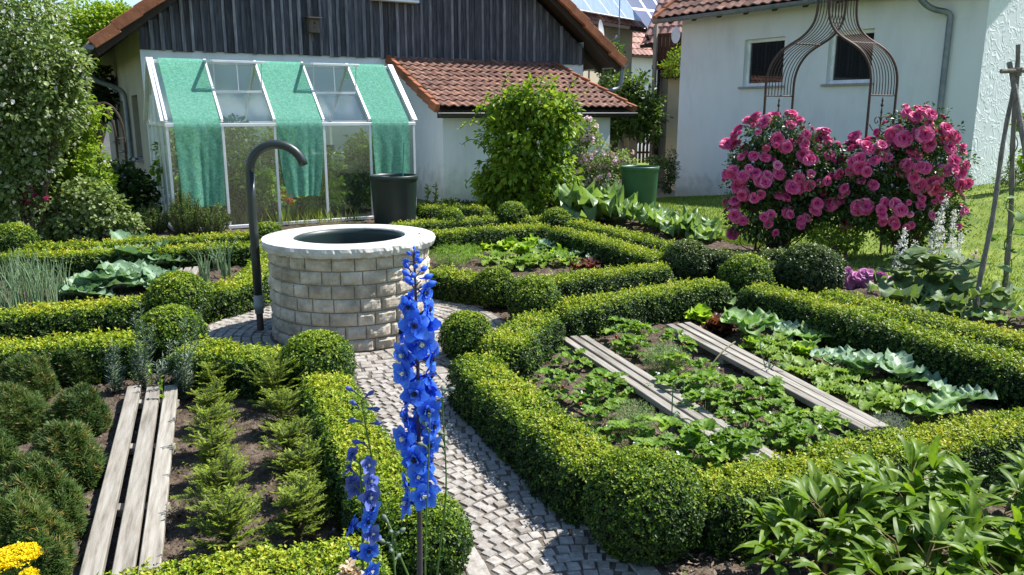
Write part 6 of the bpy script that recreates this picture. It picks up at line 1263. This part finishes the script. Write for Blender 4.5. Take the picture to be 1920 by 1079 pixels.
# lettuce bed behind
veg('cabbage', 'cabbage', CS, [(1028, 470, .95, 'greyish cabbage at the back of the far lettuce bed'), (1085, 485, .9, 'greyish cabbage near the middle of the far lettuce bed'), (1125, 492, 1.0, 'cabbage with upright grey leaves right of the beetroot'), (1165, 492, .9, 'rightmost grey cabbage in the far lettuce bed'), (1060, 462, .8, 'small grey cabbage against the hedge of the far lettuce bed')], 'cabbages in the far lettuce bed', None)
pts = [(905, 470), (930, 455), (955, 470), (940, 490), (975, 455), (985, 480), (1010, 490), (965, 505), (1000, 465), (1020, 500), (1045, 485), (920, 495), (1055, 500), (990, 505), (950, 440), (985, 440), (1010, 450)]
veg('leaf_salad', 'salad', RG + LV_, [(x, y, rng.uniform(1.15, 1.6), 'pale green salad plant in the far lettuce bed, %s from the left' % ORD[sorted(p[0] for p in pts).index(x)] if sum(p[0] == x for p in pts) == 1 else 'pale green salad plant in the far lettuce bed, %s one near the %s hedge' % (('back', 'rear') if y < 460 else ('front', 'front'))) for x, y in pts], 'salad plants in the far lettuce bed', None)
veg('beetroot', 'beetroot', RD, [(1085, 503, 1.0, 'red-leaved beetroot left of its twin in the far lettuce bed'), (1108, 500, 1.1, 'red-leaved beetroot nearest the grey cabbages, far lettuce bed'), (1070, 497, .8, 'smallest red-leaved beetroot in the far lettuce bed')], 'beetroots', None)
# cabbages and onions in the left far bed
veg('cabbage', 'cabbage', CV, [(198, 548, 1.65, 'front left big cabbage with open blue-green leaves in the far left bed'), (250, 540, 1.6, 'front middle big cabbage in the far left bed'), (300, 545, 1.3, 'front right cabbage behind the box ball, far left bed'), (215, 505, 1.8, 'second row big cabbage behind the front left one'), (270, 505, 1.8, 'second row big cabbage with the highest leaves, far left bed'), (315, 505, 1.4, 'right-hand cabbage beside the short boards'), (165, 560, 1.1, 'leftmost cabbage beside the onion leaves'), (240, 480, 1.6, 'rear cabbage against the back hedge of the far left bed')], 'cabbages in the far left bed', None)
def onion(n, h, sp):
    mb = MB()
    for i in range(n):
        a = rng.uniform(0, 6.28); b = runit(1)[0] * (sp, sp, 0); hh = h * rng.uniform(.6, 1.05); e = rng.uniform(.02, .3); d = np.array([math.cos(a), math.sin(a), 0]); tip = b + Zv * hh + d * hh * e
        C = smooth_line(np.array([b, b + Zv * hh * .55 + d * hh * e * .2, tip + (0, 0, -hh * .25 * (rng.uniform() < .25)) + d * .05 * (rng.uniform() < .3)]), .03); mb.tube(C, np.linspace(.006, .0015, len(C)) * rng.uniform(.8, 1.25), 5, 0, rng.uniform(.4, .95), False)
    return [('leaves', mb.mesh('leaves', m_onion, True))]
OV_ = [onion(40, .47, .10) for _ in range(3)]; OC = [onion(24, .40, .05) for _ in range(2)]
veg('onion_plant', 'onion', OV_, [(15, 590, 1.0, 'tall onion tuft at the left picture edge'), (50, 570, 1.0, 'onion tuft beside the one at the left edge'), (85, 575, .95, 'onion tuft third from the left edge'), (112, 560, .85, 'onion tuft next to the leftmost cabbage'), (30, 545, .9, 'rear onion tuft nearest the left picture edge'), (75, 540, .9, 'rear onion tuft in front of the back hedge'), (-25, 580, 1.0, 'onion tuft cut off by the left picture edge')], 'onions at the left', None)
veg('onion_plant', 'onion', OC, [(385, 530, .95, 'small onion clump left of its twin, by the short boards'), (425, 520, 1.05, 'small onion clump nearest the standpipe'), (408, 508, .85, 'small onion clump behind two others near the standpipe')], 'small onion clumps', None)
def feather(label, px, py, r_, h, mat, name, cat, n=900, sz=.03):
    b = G(px, py); mb = MB(); st = MB(); d = runit(n); P = b + d * (r_, r_, h * .55) * (rng.uniform(0, 1, (n, 1)) ** .4) + (0, 0, h * .5); P = P[P[:, 2] > .01]; m = len(P)
    whorls(mb, kite(.14, .01), P, nrm(P - b) * .6 + runit(m) * .5 + Zv * .4, sz, 4, .5 + rng.normal(0, .2, m), .6, .2)
    for q in P[rng.integers(0, m, 18)]: st.tube([b + rng.normal(0, .01, 3) * (1, 1, 0), (b + q) / 2 + (0, 0, .01), q], .002, 4, cap=False)
    t = thing(name, label, cat, b); mb.build('foliage', mat, t, org=b); st.build('stems', m_stemgreen, t, org=b); return t
feather('feathery bright green dill patch right of the well, front part', 845, 498, .26, .22, m_dill, 'dill', 'herb'); feather('feathery bright green dill patch right of the well, rear part', 840, 470, .26, .24, m_dill, 'dill', 'herb')
feather('feathery dill tuft at the right of the dill patch', 880, 488, .16, .18, m_dill, 'dill', 'herb', 450)
feather('bushy small-leaved thyme between the two slatted walkways', 1245, 700, .15, .19, m_herb, 'thyme', 'herb', 1500, .018); feather('bushy small-leaved thyme left of the nearer slatted walkway', 1188, 808, .13, .16, m_herb, 'thyme', 'herb', 1200, .016); feather('grey-green thyme at the near end of the far slatted walkway', 1668, 812, .11, .10, m_lav, 'thyme', 'herb', 700, .014)
feather('thyme tuft at the near end of the strawberry row by the hedge', 1310, 880, .09, .09, m_herb, 'thyme', 'herb', 500, .012)
def bolt(label, px, py, tipx, tipy):   # bolting garlic with curled stalk
    b = G(px, py); mb = MB(); tip = DP(tipx, tipy, b[1]); a = np.linspace(0, 1.6 * np.pi, 14); C = np.array([b, (b + tip) / 2, tip]); C = smooth_line(C, .03); cur = np.array([tip + np.array([.03 - .03 * math.cos(q), 0, .03 * math.sin(q)]) for q in a]); mb.tube(np.concatenate([C, cur]), .0035, 5)
    for k in range(4):
        d = runit(1)[0] * (1, 1, 0); mb.tube(smooth_line(np.array([b + (0, 0, .05), b + d * .07 + (0, 0, .14), b + d * .18 + (0, 0, .08)]), .03), [.004] * len(smooth_line(np.array([b + (0, 0, .05), b + d * .07 + (0, 0, .14), b + d * .18 + (0, 0, .08)]), .03)), 5)
    setp(mb.build('garlic', m_onion, org=b), label, 'garlic', 'garlic stalks among the strawberries')
bolt('thin garlic stalk with a curled tip beside the nearer slatted walkway', 1258, 820, 1262, 722); bolt('thin garlic stalk with a curled tip on the far slatted walkway', 1440, 712, 1425, 645)
mb = MB(); a, b = G(1330, 690), DP(1380, 640, G(1330, 690)[1] + .1); mb.tube(smooth_line(np.array([a, (a + b) / 2 + (0, 0, .03), b]), .03), .006, 5); setp(mb.build('dry_stalk', flat('dry_straw', (.35, .30, .17)), org=a), 'dry straw-coloured stalk leaning over the far slatted walkway', 'stalk')

# ================================================================== left front bed: brown-tipped mounds, yew seedlings, lavender
def mound(label, px, py, rpx, top):
    px -= 14; r_ = .2; b = G(px, py); r_ = rpx / F_PX * b[1] * 1.02; h = DP(px, top, b[1])[2]; h = max(.12, h); r_ *= .84; n = int(6500 * (r_ / .2) ** 2); d = runit(n); d[:, 2] = np.abs(d[:, 2])
    rr = (1 + .17 * wob(d, 3.4, px) + .08 * wob(d, 9, px)) * (1 - .22 * rng.uniform(0, 1, n) ** 2); P = b + d * rr[:, None] * (r_, r_, h); mb = MB(); st = MB()
    tip = (.42 + .22 * wob(P, 5, 2) + rng.normal(0, .10, n)); tip = np.where(rng.uniform(size=n) < .09, .9, tip)
    whorls(mb, kite(.15, .01), P, d * .7 + Zv * .75 + runit(n) * .3, .030, 7, tip, .62, .15, vj=.09)
    for q in P[rng.integers(0, n, 30)]: st.tube([b + rng.normal(0, .02, 3) * (1, 1, 0), (b + q) / 2, q], [.006, .004, .002], 5, cap=False)
    th = np.linspace(0, np.pi / 2, 8); ph = np.linspace(0, 2 * np.pi, 18, endpoint=False); Q = np.stack([np.outer(np.sin(th), np.cos(ph)), np.outer(np.sin(th), np.sin(ph)), np.outer(np.cos(th), np.ones(18))], -1); st.grid(b + Q * (r_ * .72, r_ * .72, h * .75), loop=True)
    t = thing('needle_mound', label, 'shrub', b, 'low needle-leaved mounds with brownish tips at the left'); mb.build('foliage', m_pine, t, org=b); st.build('branches', m_twig, t, org=b)
mound('brown-tipped needle mound at the back left, next to the box hedge', 62, 745, 62, 672); mound('lighter needle mound left of the lavender, by the box hedge', 165, 715, 42, 658); mound('brown-tipped needle mound left of the far end of the planks', 165, 805, 60, 735)
mound('needle mound at the left edge, in the second row from the back', 45, 815, 72, 735); mound('broad needle mound beside the middle of the planks', 140, 905, 78, 800); mound('needle mound cut by the left picture edge, halfway down', 5, 905, 50, 805)
mound('large needle mound above the yellow flower heads', 85, 1005, 98, 870); mound('nearest needle mound, behind the yellow flower heads', 60, 1085, 100, 945); mound('needle mound at the lower left edge of the picture', -40, 1020, 80, 900)
def yew(label, px, py, top, wpx, n=26):
    b = G(px, py); k = b[1] / F_PX; h = DP(px, top, b[1])[2]; w_ = wpx * k; st, mb = MB(), MB(); st.tube(smooth_line(np.array([b, b + (rng.normal(0, .01), 0, h * .5), b + (rng.normal(0, .015), 0, h * .92)]), .03), .005, 6)
    for i in range(n):
        f = (i + .5) / n; z0 = h * (.06 + .78 * f); a = i * 2.4 + rng.uniform(-.7, .7); L = w_ * (.95 - .35 * f) * rng.uniform(.45, 1.25); up = .3 + 1.1 * f + rng.normal(0, .2); d = nrm(np.array([math.cos(a), math.sin(a), up])); p0 = b + Zv * z0
        C = smooth_line(np.array([p0, p0 + d * L * .6, p0 + d * L + Zv * L * .12]), .012); st.tube(C, .002, 4, cap=False); side = nrm(np.cross(d, Zv)); nl = len(C)
        for q in range(3):                               # side twigs with two flat rows of needles
            if q == 0: Ct, dd = C, d
            else:
                j = int(nl * (.3 + .22 * q)); s_ = side * (1 if q == 1 else -1); dd = nrm(d + s_ * 1.1); Ct = C[j] + dd * np.linspace(0, L * .5, max(3, nl // 2))[:, None]
            m = len(Ct) * 3; f2 = np.linspace(.05, 1, m) * (len(Ct) - 1); i0 = np.minimum(f2.astype(int), len(Ct) - 2); P = Ct[i0] + (Ct[i0 + 1] - Ct[i0]) * (f2 - i0)[:, None]; s2 = nrm(np.cross(dd, Zv))
            for sg in (-1, 1): scatter(mb, kite(.22, .02), P, dd * .6 + s2 * sg + runit(m) * .28, Zv + runit(m) * .25, .021 * rng.uniform(.7, 1.2, m), .25 + .46 * f2 / len(Ct) + .12 * f + rng.normal(0, .08, m))
    t = thing('yew_seedling', label, 'seedling', b, 'young yew seedlings in two rows'); mb.build('needles', m_yew, t, org=b); st.build('stem', m_bark, t, org=b)
rowA = [(408, 745, 700, 40), (398, 800, 738, 44), (400, 855, 775, 46), (405, 905, 822, 46), (420, 975, 880, 62), (430, 1045, 950, 66)]
rowB = [(525, 760, 700, 62), (532, 815, 745, 52), (548, 880, 805, 58), (565, 930, 850, 52), (560, 1010, 925, 58), (575, 975, 900, 45)]
for i, (x, y, tp_, w_) in enumerate(rowA): yew('yew seedling in the row nearest the planks, %s from the back' % ORD[i], x, y, tp_, w_ * 1.3, 46)
for i, (x, y, tp_, w_) in enumerate(rowB): yew('yew seedling in the row along the path hedge, %s from the back' % ORD[i], x, y, tp_, w_ * 1.25, 40)
def lavender(label, px, py, tops, group='silvery lavender plants'):
    b = G(px, py); st, mb = MB(), MB()
    for tx, ty in tops:
        tip = DP(tx, ty, b[1] + rng.normal(0, .05)); C = smooth_line(np.array([b + rng.normal(0, .02, 3) * (1, 1, 0), (b + tip) / 2 + rng.normal(0, .02, 3), tip]), .009); st.tube(C, .0025, 5)
        m = len(C)
        for sg in range(4):
            a = sg * np.pi / 2 + np.arange(m) * 1.3 + rng.normal(0, .4, m); d = np.stack([np.cos(a), np.sin(a), rng.uniform(.1, .9, m)], -1); kk = rng.uniform(size=m) < .6; scatter(mb, kite(.17, .02), C[kk], d[kk], np.tile(Zv, (m, 1))[kk], (.062 * (1.1 - .55 * np.arange(m) / m) * rng.uniform(.6, 1.15, m))[kk], (.5 + rng.normal(0, .15, m))[kk])
    t = thing('lavender', label, 'lavender', b, group); mb.build('leaves', m_lav, t, org=b); st.build('stems', m_stemgreen, t, org=b)
lavender('leftmost silvery lavender, in front of the box hedge', 215, 735, [(200, 655), (212, 640), (222, 668), (205, 685), (232, 690), (218, 650)]); lavender('tallest silvery lavender, left of the round box ball', 268, 728, [(252, 590), (262, 570), (275, 640), (285, 612), (258, 650), (272, 680), (245, 668)])
lavender('silvery lavender at the head of the planks, in front of the box ball', 345, 745, [(330, 640), (345, 600), (360, 660), (372, 640), (380, 570), (338, 690), (360, 700), (322, 700)]); lavender('small silvery lavender between two larger ones', 300, 728, [(292, 680), (305, 665), (312, 690), (318, 640)])
for k, (px_, py_, lab) in enumerate(((285, 745, 'thin weed growing between the left and middle planks'), (305, 770, 'thin weed growing between the middle and right planks'))):
    b = G(px_, py_); mb = MB(); C = smooth_line(np.array([b, b + (.01, 0, .1), b + (.0, .01, .2)]), .02); mb.tube(C, .003, 5); scatter(mb, K_OVAL, np.repeat(C, 2, 0), runit(2 * len(C)) + Zv * .3, np.tile(Zv, (2 * len(C), 1)), .03, .6, 1); setp(mb.build('weed', [m_stemgreen, m_climb], org=b), lab, 'weed')

# ================================================================== foreground: delphiniums, yarrow, peonies
def floret_meshes(seed, petal, eye):
    r_ = np.random.default_rng(seed); mb = MB()
    for lay, (n, L, tilt) in enumerate(((5, .031, .25), (4, .014, .8))):
        for i in range(n):
            P = leafgrid(L * r_.uniform(.9, 1.1), L * (.46 if lay == 0 else .4), lambda t: (.3 + .7 * math.sin(np.pi * min(1, .12 + t * .80)) ** .8) * (1 - .55 * t ** 4), 5, 4, tilt + r_.normal(0, .15), -.35 + r_.normal(0, .15), .10, .0022, 2, r_.uniform(0, 6)); P = rotz(P + np.array([0, .002, .001 * lay]), 2 * np.pi * (i + .5 * lay) / n + r_.normal(0, .1))
            v = np.clip(np.linspace(.35, .75, 5)[:, None] + r_.normal(0, .1) + np.zeros((5, 4)), 0, 1); v[:, 1:3] -= .08; mb.grid(P, 0, v)
    mb.tube([np.array([0, 0, -.001]), np.array([.004, .0, -.014]), np.array([.012, 0, -.024])], [.005, .0035, .0015], 6, 0, .3)
    e = MB()
    for i in range(9): p = runit(1)[0] * .0035; e.box(p * (1, 1, .2) + (0, 0, .005), (.003, .003, .008), None)
    return mb.mesh('flower', petal, True), e.mesh('eye', eye)
FL = [floret_meshes(k, m_blue, m_eye if k % 4 else m_cream_eye) for k in range(6)]; FM = [floret_meshes(30 + k, m_mauve, m_cream_eye) for k in range(2)]
def bud_mesh(m, L=.017, r_=.0048):
    mb = MB(); z = np.linspace(0, 1, 7); mb.lathe([(max(.0004, r_ * math.sin(np.pi * min(1, q * .92 + .06)) ** .8), q * L) for q in z], (0, 0, 0), 8, 0, .5); mb.tube([(0, 0, 0), (.001, 0, -.006), (.006, 0, -.013)], [.0028, .002, .001], 5, 0, .3); return mb.mesh('bud', m, True)
BUDB, BUDM, BUDG = bud_mesh(m_blue, .024, .0075), bud_mesh(m_mauve, .020, .0055), bud_mesh(m_lav, .013, .0042)
def delph(label, pts, r0, r1, heads, Y):
    """pts: stem through photo points at distance Y; heads: (f along stem, side angle, reach, kind, size)"""
    P = np.array([DP(x, y, Y) for x, y in pts]); C = smooth_line(P, .01); b = C[0] * (1, 1, 0); C = np.concatenate([[b, (b + C[0]) / 2], C]); t = thing('delphinium', label, 'delphinium', b); st = MB(); st.tube(C, np.linspace(r0, r1, len(C)), 8)
    L = np.concatenate([[0], np.cumsum(np.linalg.norm(np.diff(C, axis=0), axis=1))]) ; zt, zb = P[-1][2], P[0][2]
    for zf, a, reach, kind, sz in heads:
        z = zf; p = np.array([np.interp(z, C[:, 2], C[:, k]) for k in range(2)] + [z]); d = np.array([math.cos(a), math.sin(a), 0]); tip = p + d * reach + Zv * reach * (.45 if kind != 'open' else .15)
        st.tube(smooth_line(np.array([p - Zv * .008, p + d * reach * .5, tip]), .008), .0011, 5)
        q = nrm(d + np.array([0, -.35, rng.uniform(-.25, .3)]) + rng.normal(0, .16, 3)) if kind == 'open' else nrm(d * .9 + Zv * .35 + rng.normal(0, .15, 3))
        e = Vector(q).to_track_quat('Z', 'Y').to_euler(); e.rotate_axis('Z', rng.uniform(0, 6.28))
        if kind == 'open' or kind == 'mauve':
            fm, em = random.choice(FL if kind == 'open' else FM); o = link('flower', fm, t, tuple(tip - b), sc=sz); o.rotation_euler = e; link('eye', em, o)
        else: o = link('bud', {'bud': BUDB, 'mbud': BUDM, 'gbud': BUDG}[kind], t, tuple(tip - b), sc=sz); o.rotation_euler = e
    st.build('stem', m_stempurple if r0 > .003 else m_stemgreen, t, org=b); return t, b, C
Y0 = 1.52; z_of = lambda y: DP(785, y, Y0)[2]; heads = []; ys_ = np.concatenate([np.linspace(552, 945, 36)]); rr_ = random.Random(3)
for i, yy in enumerate(ys_): heads.append((z_of(yy) , i * 2.25 + rr_.uniform(-.4, .4), rr_.uniform(.018, .034) * (1 if yy > 600 else .7), 'open', rr_.uniform(.82, 1.06) * (.82 if yy < 600 else 1)))
for i, yy in enumerate(np.linspace(545, 470, 16)): heads.append((z_of(yy), i * 2.2, .020 - .0011 * i, 'bud', .95 - .035 * i))
delph('tall deep blue delphinium spike in full flower, standing in front of the well', [(787, 1079), (787, 1000), (785, 800), (783, 640), (778, 520), (776, 468)], .0062, .0022, heads, Y0)
t_, b_, C_ = [o for o in COL.objects if o.name == 'delphinium'][0], None, None
b = np.array(t_.location); lf = MB()
for k, (dx, dz, a) in enumerate(((.01, .42, .3), (.02, .40, -.6), (-.01, .36, 2.6), (.0, .33, 1.2))):
    for q in (-.7, -.35, 0, .35, .7): P = leafgrid(.07 * (1 - .3 * abs(q)), .011, lambda t_: math.sin(np.pi * min(1, .1 + t_ * .88)) ** .8, 5, 2, .3, -.7, 0, .001, 1, 0); lf.grid(rotz(P, a + q - np.pi / 2) + b + (dx, -.01, dz), 0, .6)
lf.build('leaves', m_climb, t_, org=b)
Y1 = 1.46; z1 = lambda y: DP(676, y, Y1)[2]; hs_ = []
for i, (yy, kd, sz, side) in enumerate(((858, 'mauve', .7, -1), (868, 'mauve', .7, 1), (880, 'mauve', .75, -1), (900, 'mauve', .8, 1), (908, 'mauve', .75, -1), (925, 'mauve', .85, -1), (930, 'mauve', .85, 1), (945, 'open', .75, 1), (965, 'open', .8, 1), (985, 'open', .8, -1), (1000, 'mauve', .8, 1), (1020, 'open', .85, 1), (1040, 'open', .9, -1), (1060, 'open', .8, 1))): hs_.append((z1(yy + 8), (0 if side > 0 else np.pi) - .5 + rr_.uniform(-.4, .4), .022, kd, sz * .88))
delph('shorter mauve-blue delphinium with half closed flowers at the bottom, left of the tall one', [(680, 1090), (680, 1000), (677, 900), (674, 850)], .0026, .0016, hs_, Y1)
hb = [(DP(690, yy, 1.5)[2], (0 if k % 2 else np.pi) + rr_.uniform(-.5, .5), .016, 'mbud', .95 - .02 * k) for k, yy in enumerate((835, 800, 795, 775, 768, 745, 738))]
delph('thin budding delphinium stem curving up above the mauve one', [(770, 1090), (740, 1020), (715, 950), (697, 860), (684, 790), (676, 742)], .0022, .0014, hb, 1.5)
hb = [(DP(835, yy, 1.55)[2], rr_.uniform(0, 6.28), .012, 'gbud', 1.2) for k, yy in enumerate((735, 742, 760, 815, 830, 845))]
delph('thin green stem with grey buds, right of the tall blue delphinium', [(818, 1090), (828, 1000), (838, 920), (834, 830), (830, 780), (829, 728)], .0022, .0013, hb, 1.55)
hb = [(DP(805, yy, 1.5)[2], rr_.uniform(0, 6.28), .012, 'gbud', 1.1) for yy in (775, 800, 830, 860)]
delph('second thin budding stem close beside the tall blue delphinium', [(797, 1060), (800, 960), (804, 860), (806, 775)], .002, .0012, hb, 1.48)
hb = [(DP(735, yy, 1.42)[2], rr_.uniform(0, 6.28), .015, 'gbud', 1.1) for yy in (985, 995, 1005, 1020, 1030, 1045, 1060)]
delph('low budding stem at the bottom edge between the two blue flowers', [(742, 1095), (738, 1040), (733, 985)], .002, .0013, hb, 1.42)
def yarrow(label, px, py, Y, rpx):
    c = DP(px, py, Y); r_ = rpx / F_PX * Y; b = c * (1, 1, 0); t = thing('yarrow', label, 'flower', b, 'yellow yarrow heads'); fl, st = MB(), MB(); n = int(700 * (r_ / .05) ** 2); a, q = rng.uniform(0, 6.28, n), rng.uniform(0, 1, n) ** .5 * r_
    P = c + np.stack([q * np.cos(a), q * np.sin(a), .012 * (1 - (q / r_) ** 2) + .004 * np.sin(q * 300) * np.cos(a * 5)], -1); whorls(fl, K_ROUND, P, Zv + runit(n) * .5, .0048, 4, rng.uniform(0, 1, n), .8, .4); st.tube([b, c - Zv * .05], .004, 6)
    for k in range(16): p = P[rng.integers(0, n)]; st.tube([c - Zv * .05, p - Zv * .004], .0016, 4, cap=False)
    fl.build('florets', m_yellow, t, org=b); st.build('stem', m_stemgreen, t, org=b)
yarrow('flat bright yellow yarrow head in the bottom left corner', 28, 1045, 1.55, 48); yarrow('smaller yellow yarrow head below the flat one, cut by the frame', 52, 1082, 1.5, 20); yarrow('yellow yarrow head at the very left, cut by the picture edge', -5, 1066, 1.5, 26)
b = DP(655, 1078, 1.4); mb = MB(); whorls(mb, K_ROUND, b + rng.normal(0, .008, (30, 3)), runit(30) * .6 + Zv, .012, 5, rng.uniform(0, 1, 30), .8); mb.tube([b * (1, 1, 0), b], .003, 5, 0); setp(mb.build('faded_flower', M_leaf('beige_petal', [(0, (.45, .33, .22)), (1, (.70, .56, .42))], .3), org=b * (1, 1, 0)), 'faded beige flower head at the bottom edge below the mauve delphinium', 'flower')
def peony(label, px, py, n, h, spread, L):
    b = G(px, py); lf, st = MB(), MB(); prof = lambda t_: math.sin(np.pi * min(1, .06 + t_ * .93)) ** .85 * (1 - .35 * t_)
    for i in range(n):
        a = i * 2.4 + rng.uniform(-.3, .3); sp = spread * ((i + .5) / n) ** .6; hh = h * (1 - .35 * (sp / spread) ** 2) * rng.uniform(.8, 1.1); d = np.array([math.cos(a), math.sin(a), 0]); C = smooth_line(np.array([b + d * .03, b + d * sp * .45 + Zv * hh * .7, b + d * sp + Zv * hh]), .03); st.tube(C, np.linspace(.005, .0025, len(C)), 6, 0)
        for f in (.45, .62, .78, .9, 1.0):
            p = C[min(int(f * len(C)), len(C) - 1)]; aa = a + rng.uniform(-1.7, 1.7) * (f < 1); e0 = rng.uniform(.2, 1.0); q = p + np.array([math.cos(aa) * math.cos(e0), math.sin(aa) * math.cos(e0), math.sin(e0)]) * L * .55; st.tube([p, q], .002, 4, 0)
            for s_ in (-.95, -.5, 0, .5, .95) if f > .6 else (-.8, 0, .8):
                l = L * rng.uniform(.75, 1.15) * (1 - .22 * abs(s_)); P = leafgrid(l, l * .145 * rng.uniform(.85, 1.25), prof, 6, 4, e0 * .9 + .15 + rng.normal(0, .25), -.95 + rng.normal(0, .3), .0, .0025, 1.5, rng.uniform(0, 6), .35); v = np.full((6, 4), rng.uniform(.28, .68)); v[:, 1:3] += .06; lf.grid(rotz(P, aa + s_ - np.pi / 2) + q, 0, v)
    t = thing('peony', label, 'peony', b, 'peony plants in the lower right corner'); lf.build('leaves', m_peony, t, True, org=b); st.build('stems', M_stemred, t, org=b)
M_stemred = flat('reddish_stem', (.20, .14, .06), scale=20, rough=.5)
peony('peony clump of long glossy leaves nearest the foreground box ball', 1555, 1105, 13, .31, .26, .14); peony('tall peony clump in the middle, with the highest shoot above the hedge', 1680, 1062, 14, .36, .26, .145); peony('peony clump at the right picture edge', 1850, 1105, 14, .33, .28, .145)
peony('peony clump at the bottom edge below the tall one', 1700, 1220, 12, .34, .28, .14); peony('peony clump filling the lower right corner', 1910, 1240, 12, .34, .28, .14); peony('peony clump at the far right behind the others', 1960, 1030, 12, .27, .24, .12)
# mulch at the near right, tiny pebbles
n = 2600; P = np.stack([rng.uniform(.45, 2.3, n), rng.uniform(1.9, 3.1, n), np.zeros(n)], -1); P[:, 2] = .02 + .022 * wob(P, 2.2); P = P[~pathmask(P[:, :2])]; n = len(P); d = runit(n); d[:, 2] *= .25
mb = MB(); scatter(mb, kite(.35, .05), P, d, Zv + runit(n) * .4, rng.uniform(.012, .035, n), rng.uniform(0, 1, n)); setp(mb.build('mulch', M_surf('bark_chip', [(0, (.10, .065, .045)), (1, (.32, .25, .19))], scale=30, varmix=.5)), 'scattered bark mulch on the soil at the foot of the near hedge', 'mulch', kind='stuff')
n = 90; P = np.stack([rng.uniform(-2.4, 3, n), rng.uniform(2.4, 6.2, n), np.zeros(n)], -1); P = P[~pathmask(P[:, :2])]; P[:, 2] = .006 + .022 * wob(P, 2.2) + .018 * wob(P, 7.3, 3); mb = MB(); scatter(mb, ICO, P, runit(len(P)), runit(len(P)), rng.uniform(.004, .011, len(P)), .8); setp(mb.build('pebbles', m_rim), 'tiny pale stones scattered over the brown soil', 'pebbles', kind='stuff')
# self-sown weeds and straw bits on the beds
n = 700; P = np.stack([rng.uniform(-2.6, 3.2, n), rng.uniform(2.3, 6.4, n), np.full(n, .012)], -1); P = P[~pathmask(P[:, :2])]; P[:, 2] += .022 * wob(P, 2.2) + .018 * wob(P, 7.3, 3); mb = MB(); whorls(mb, K_OVAL, P, Zv + runit(len(P)) * .2, rng.uniform(.006, .02, len(P)), 4, .55, 1.0, .3); setp(mb.build('seedling_weeds', m_straw), 'tiny self-sown weeds dotted over the soil', 'weeds', kind='stuff')
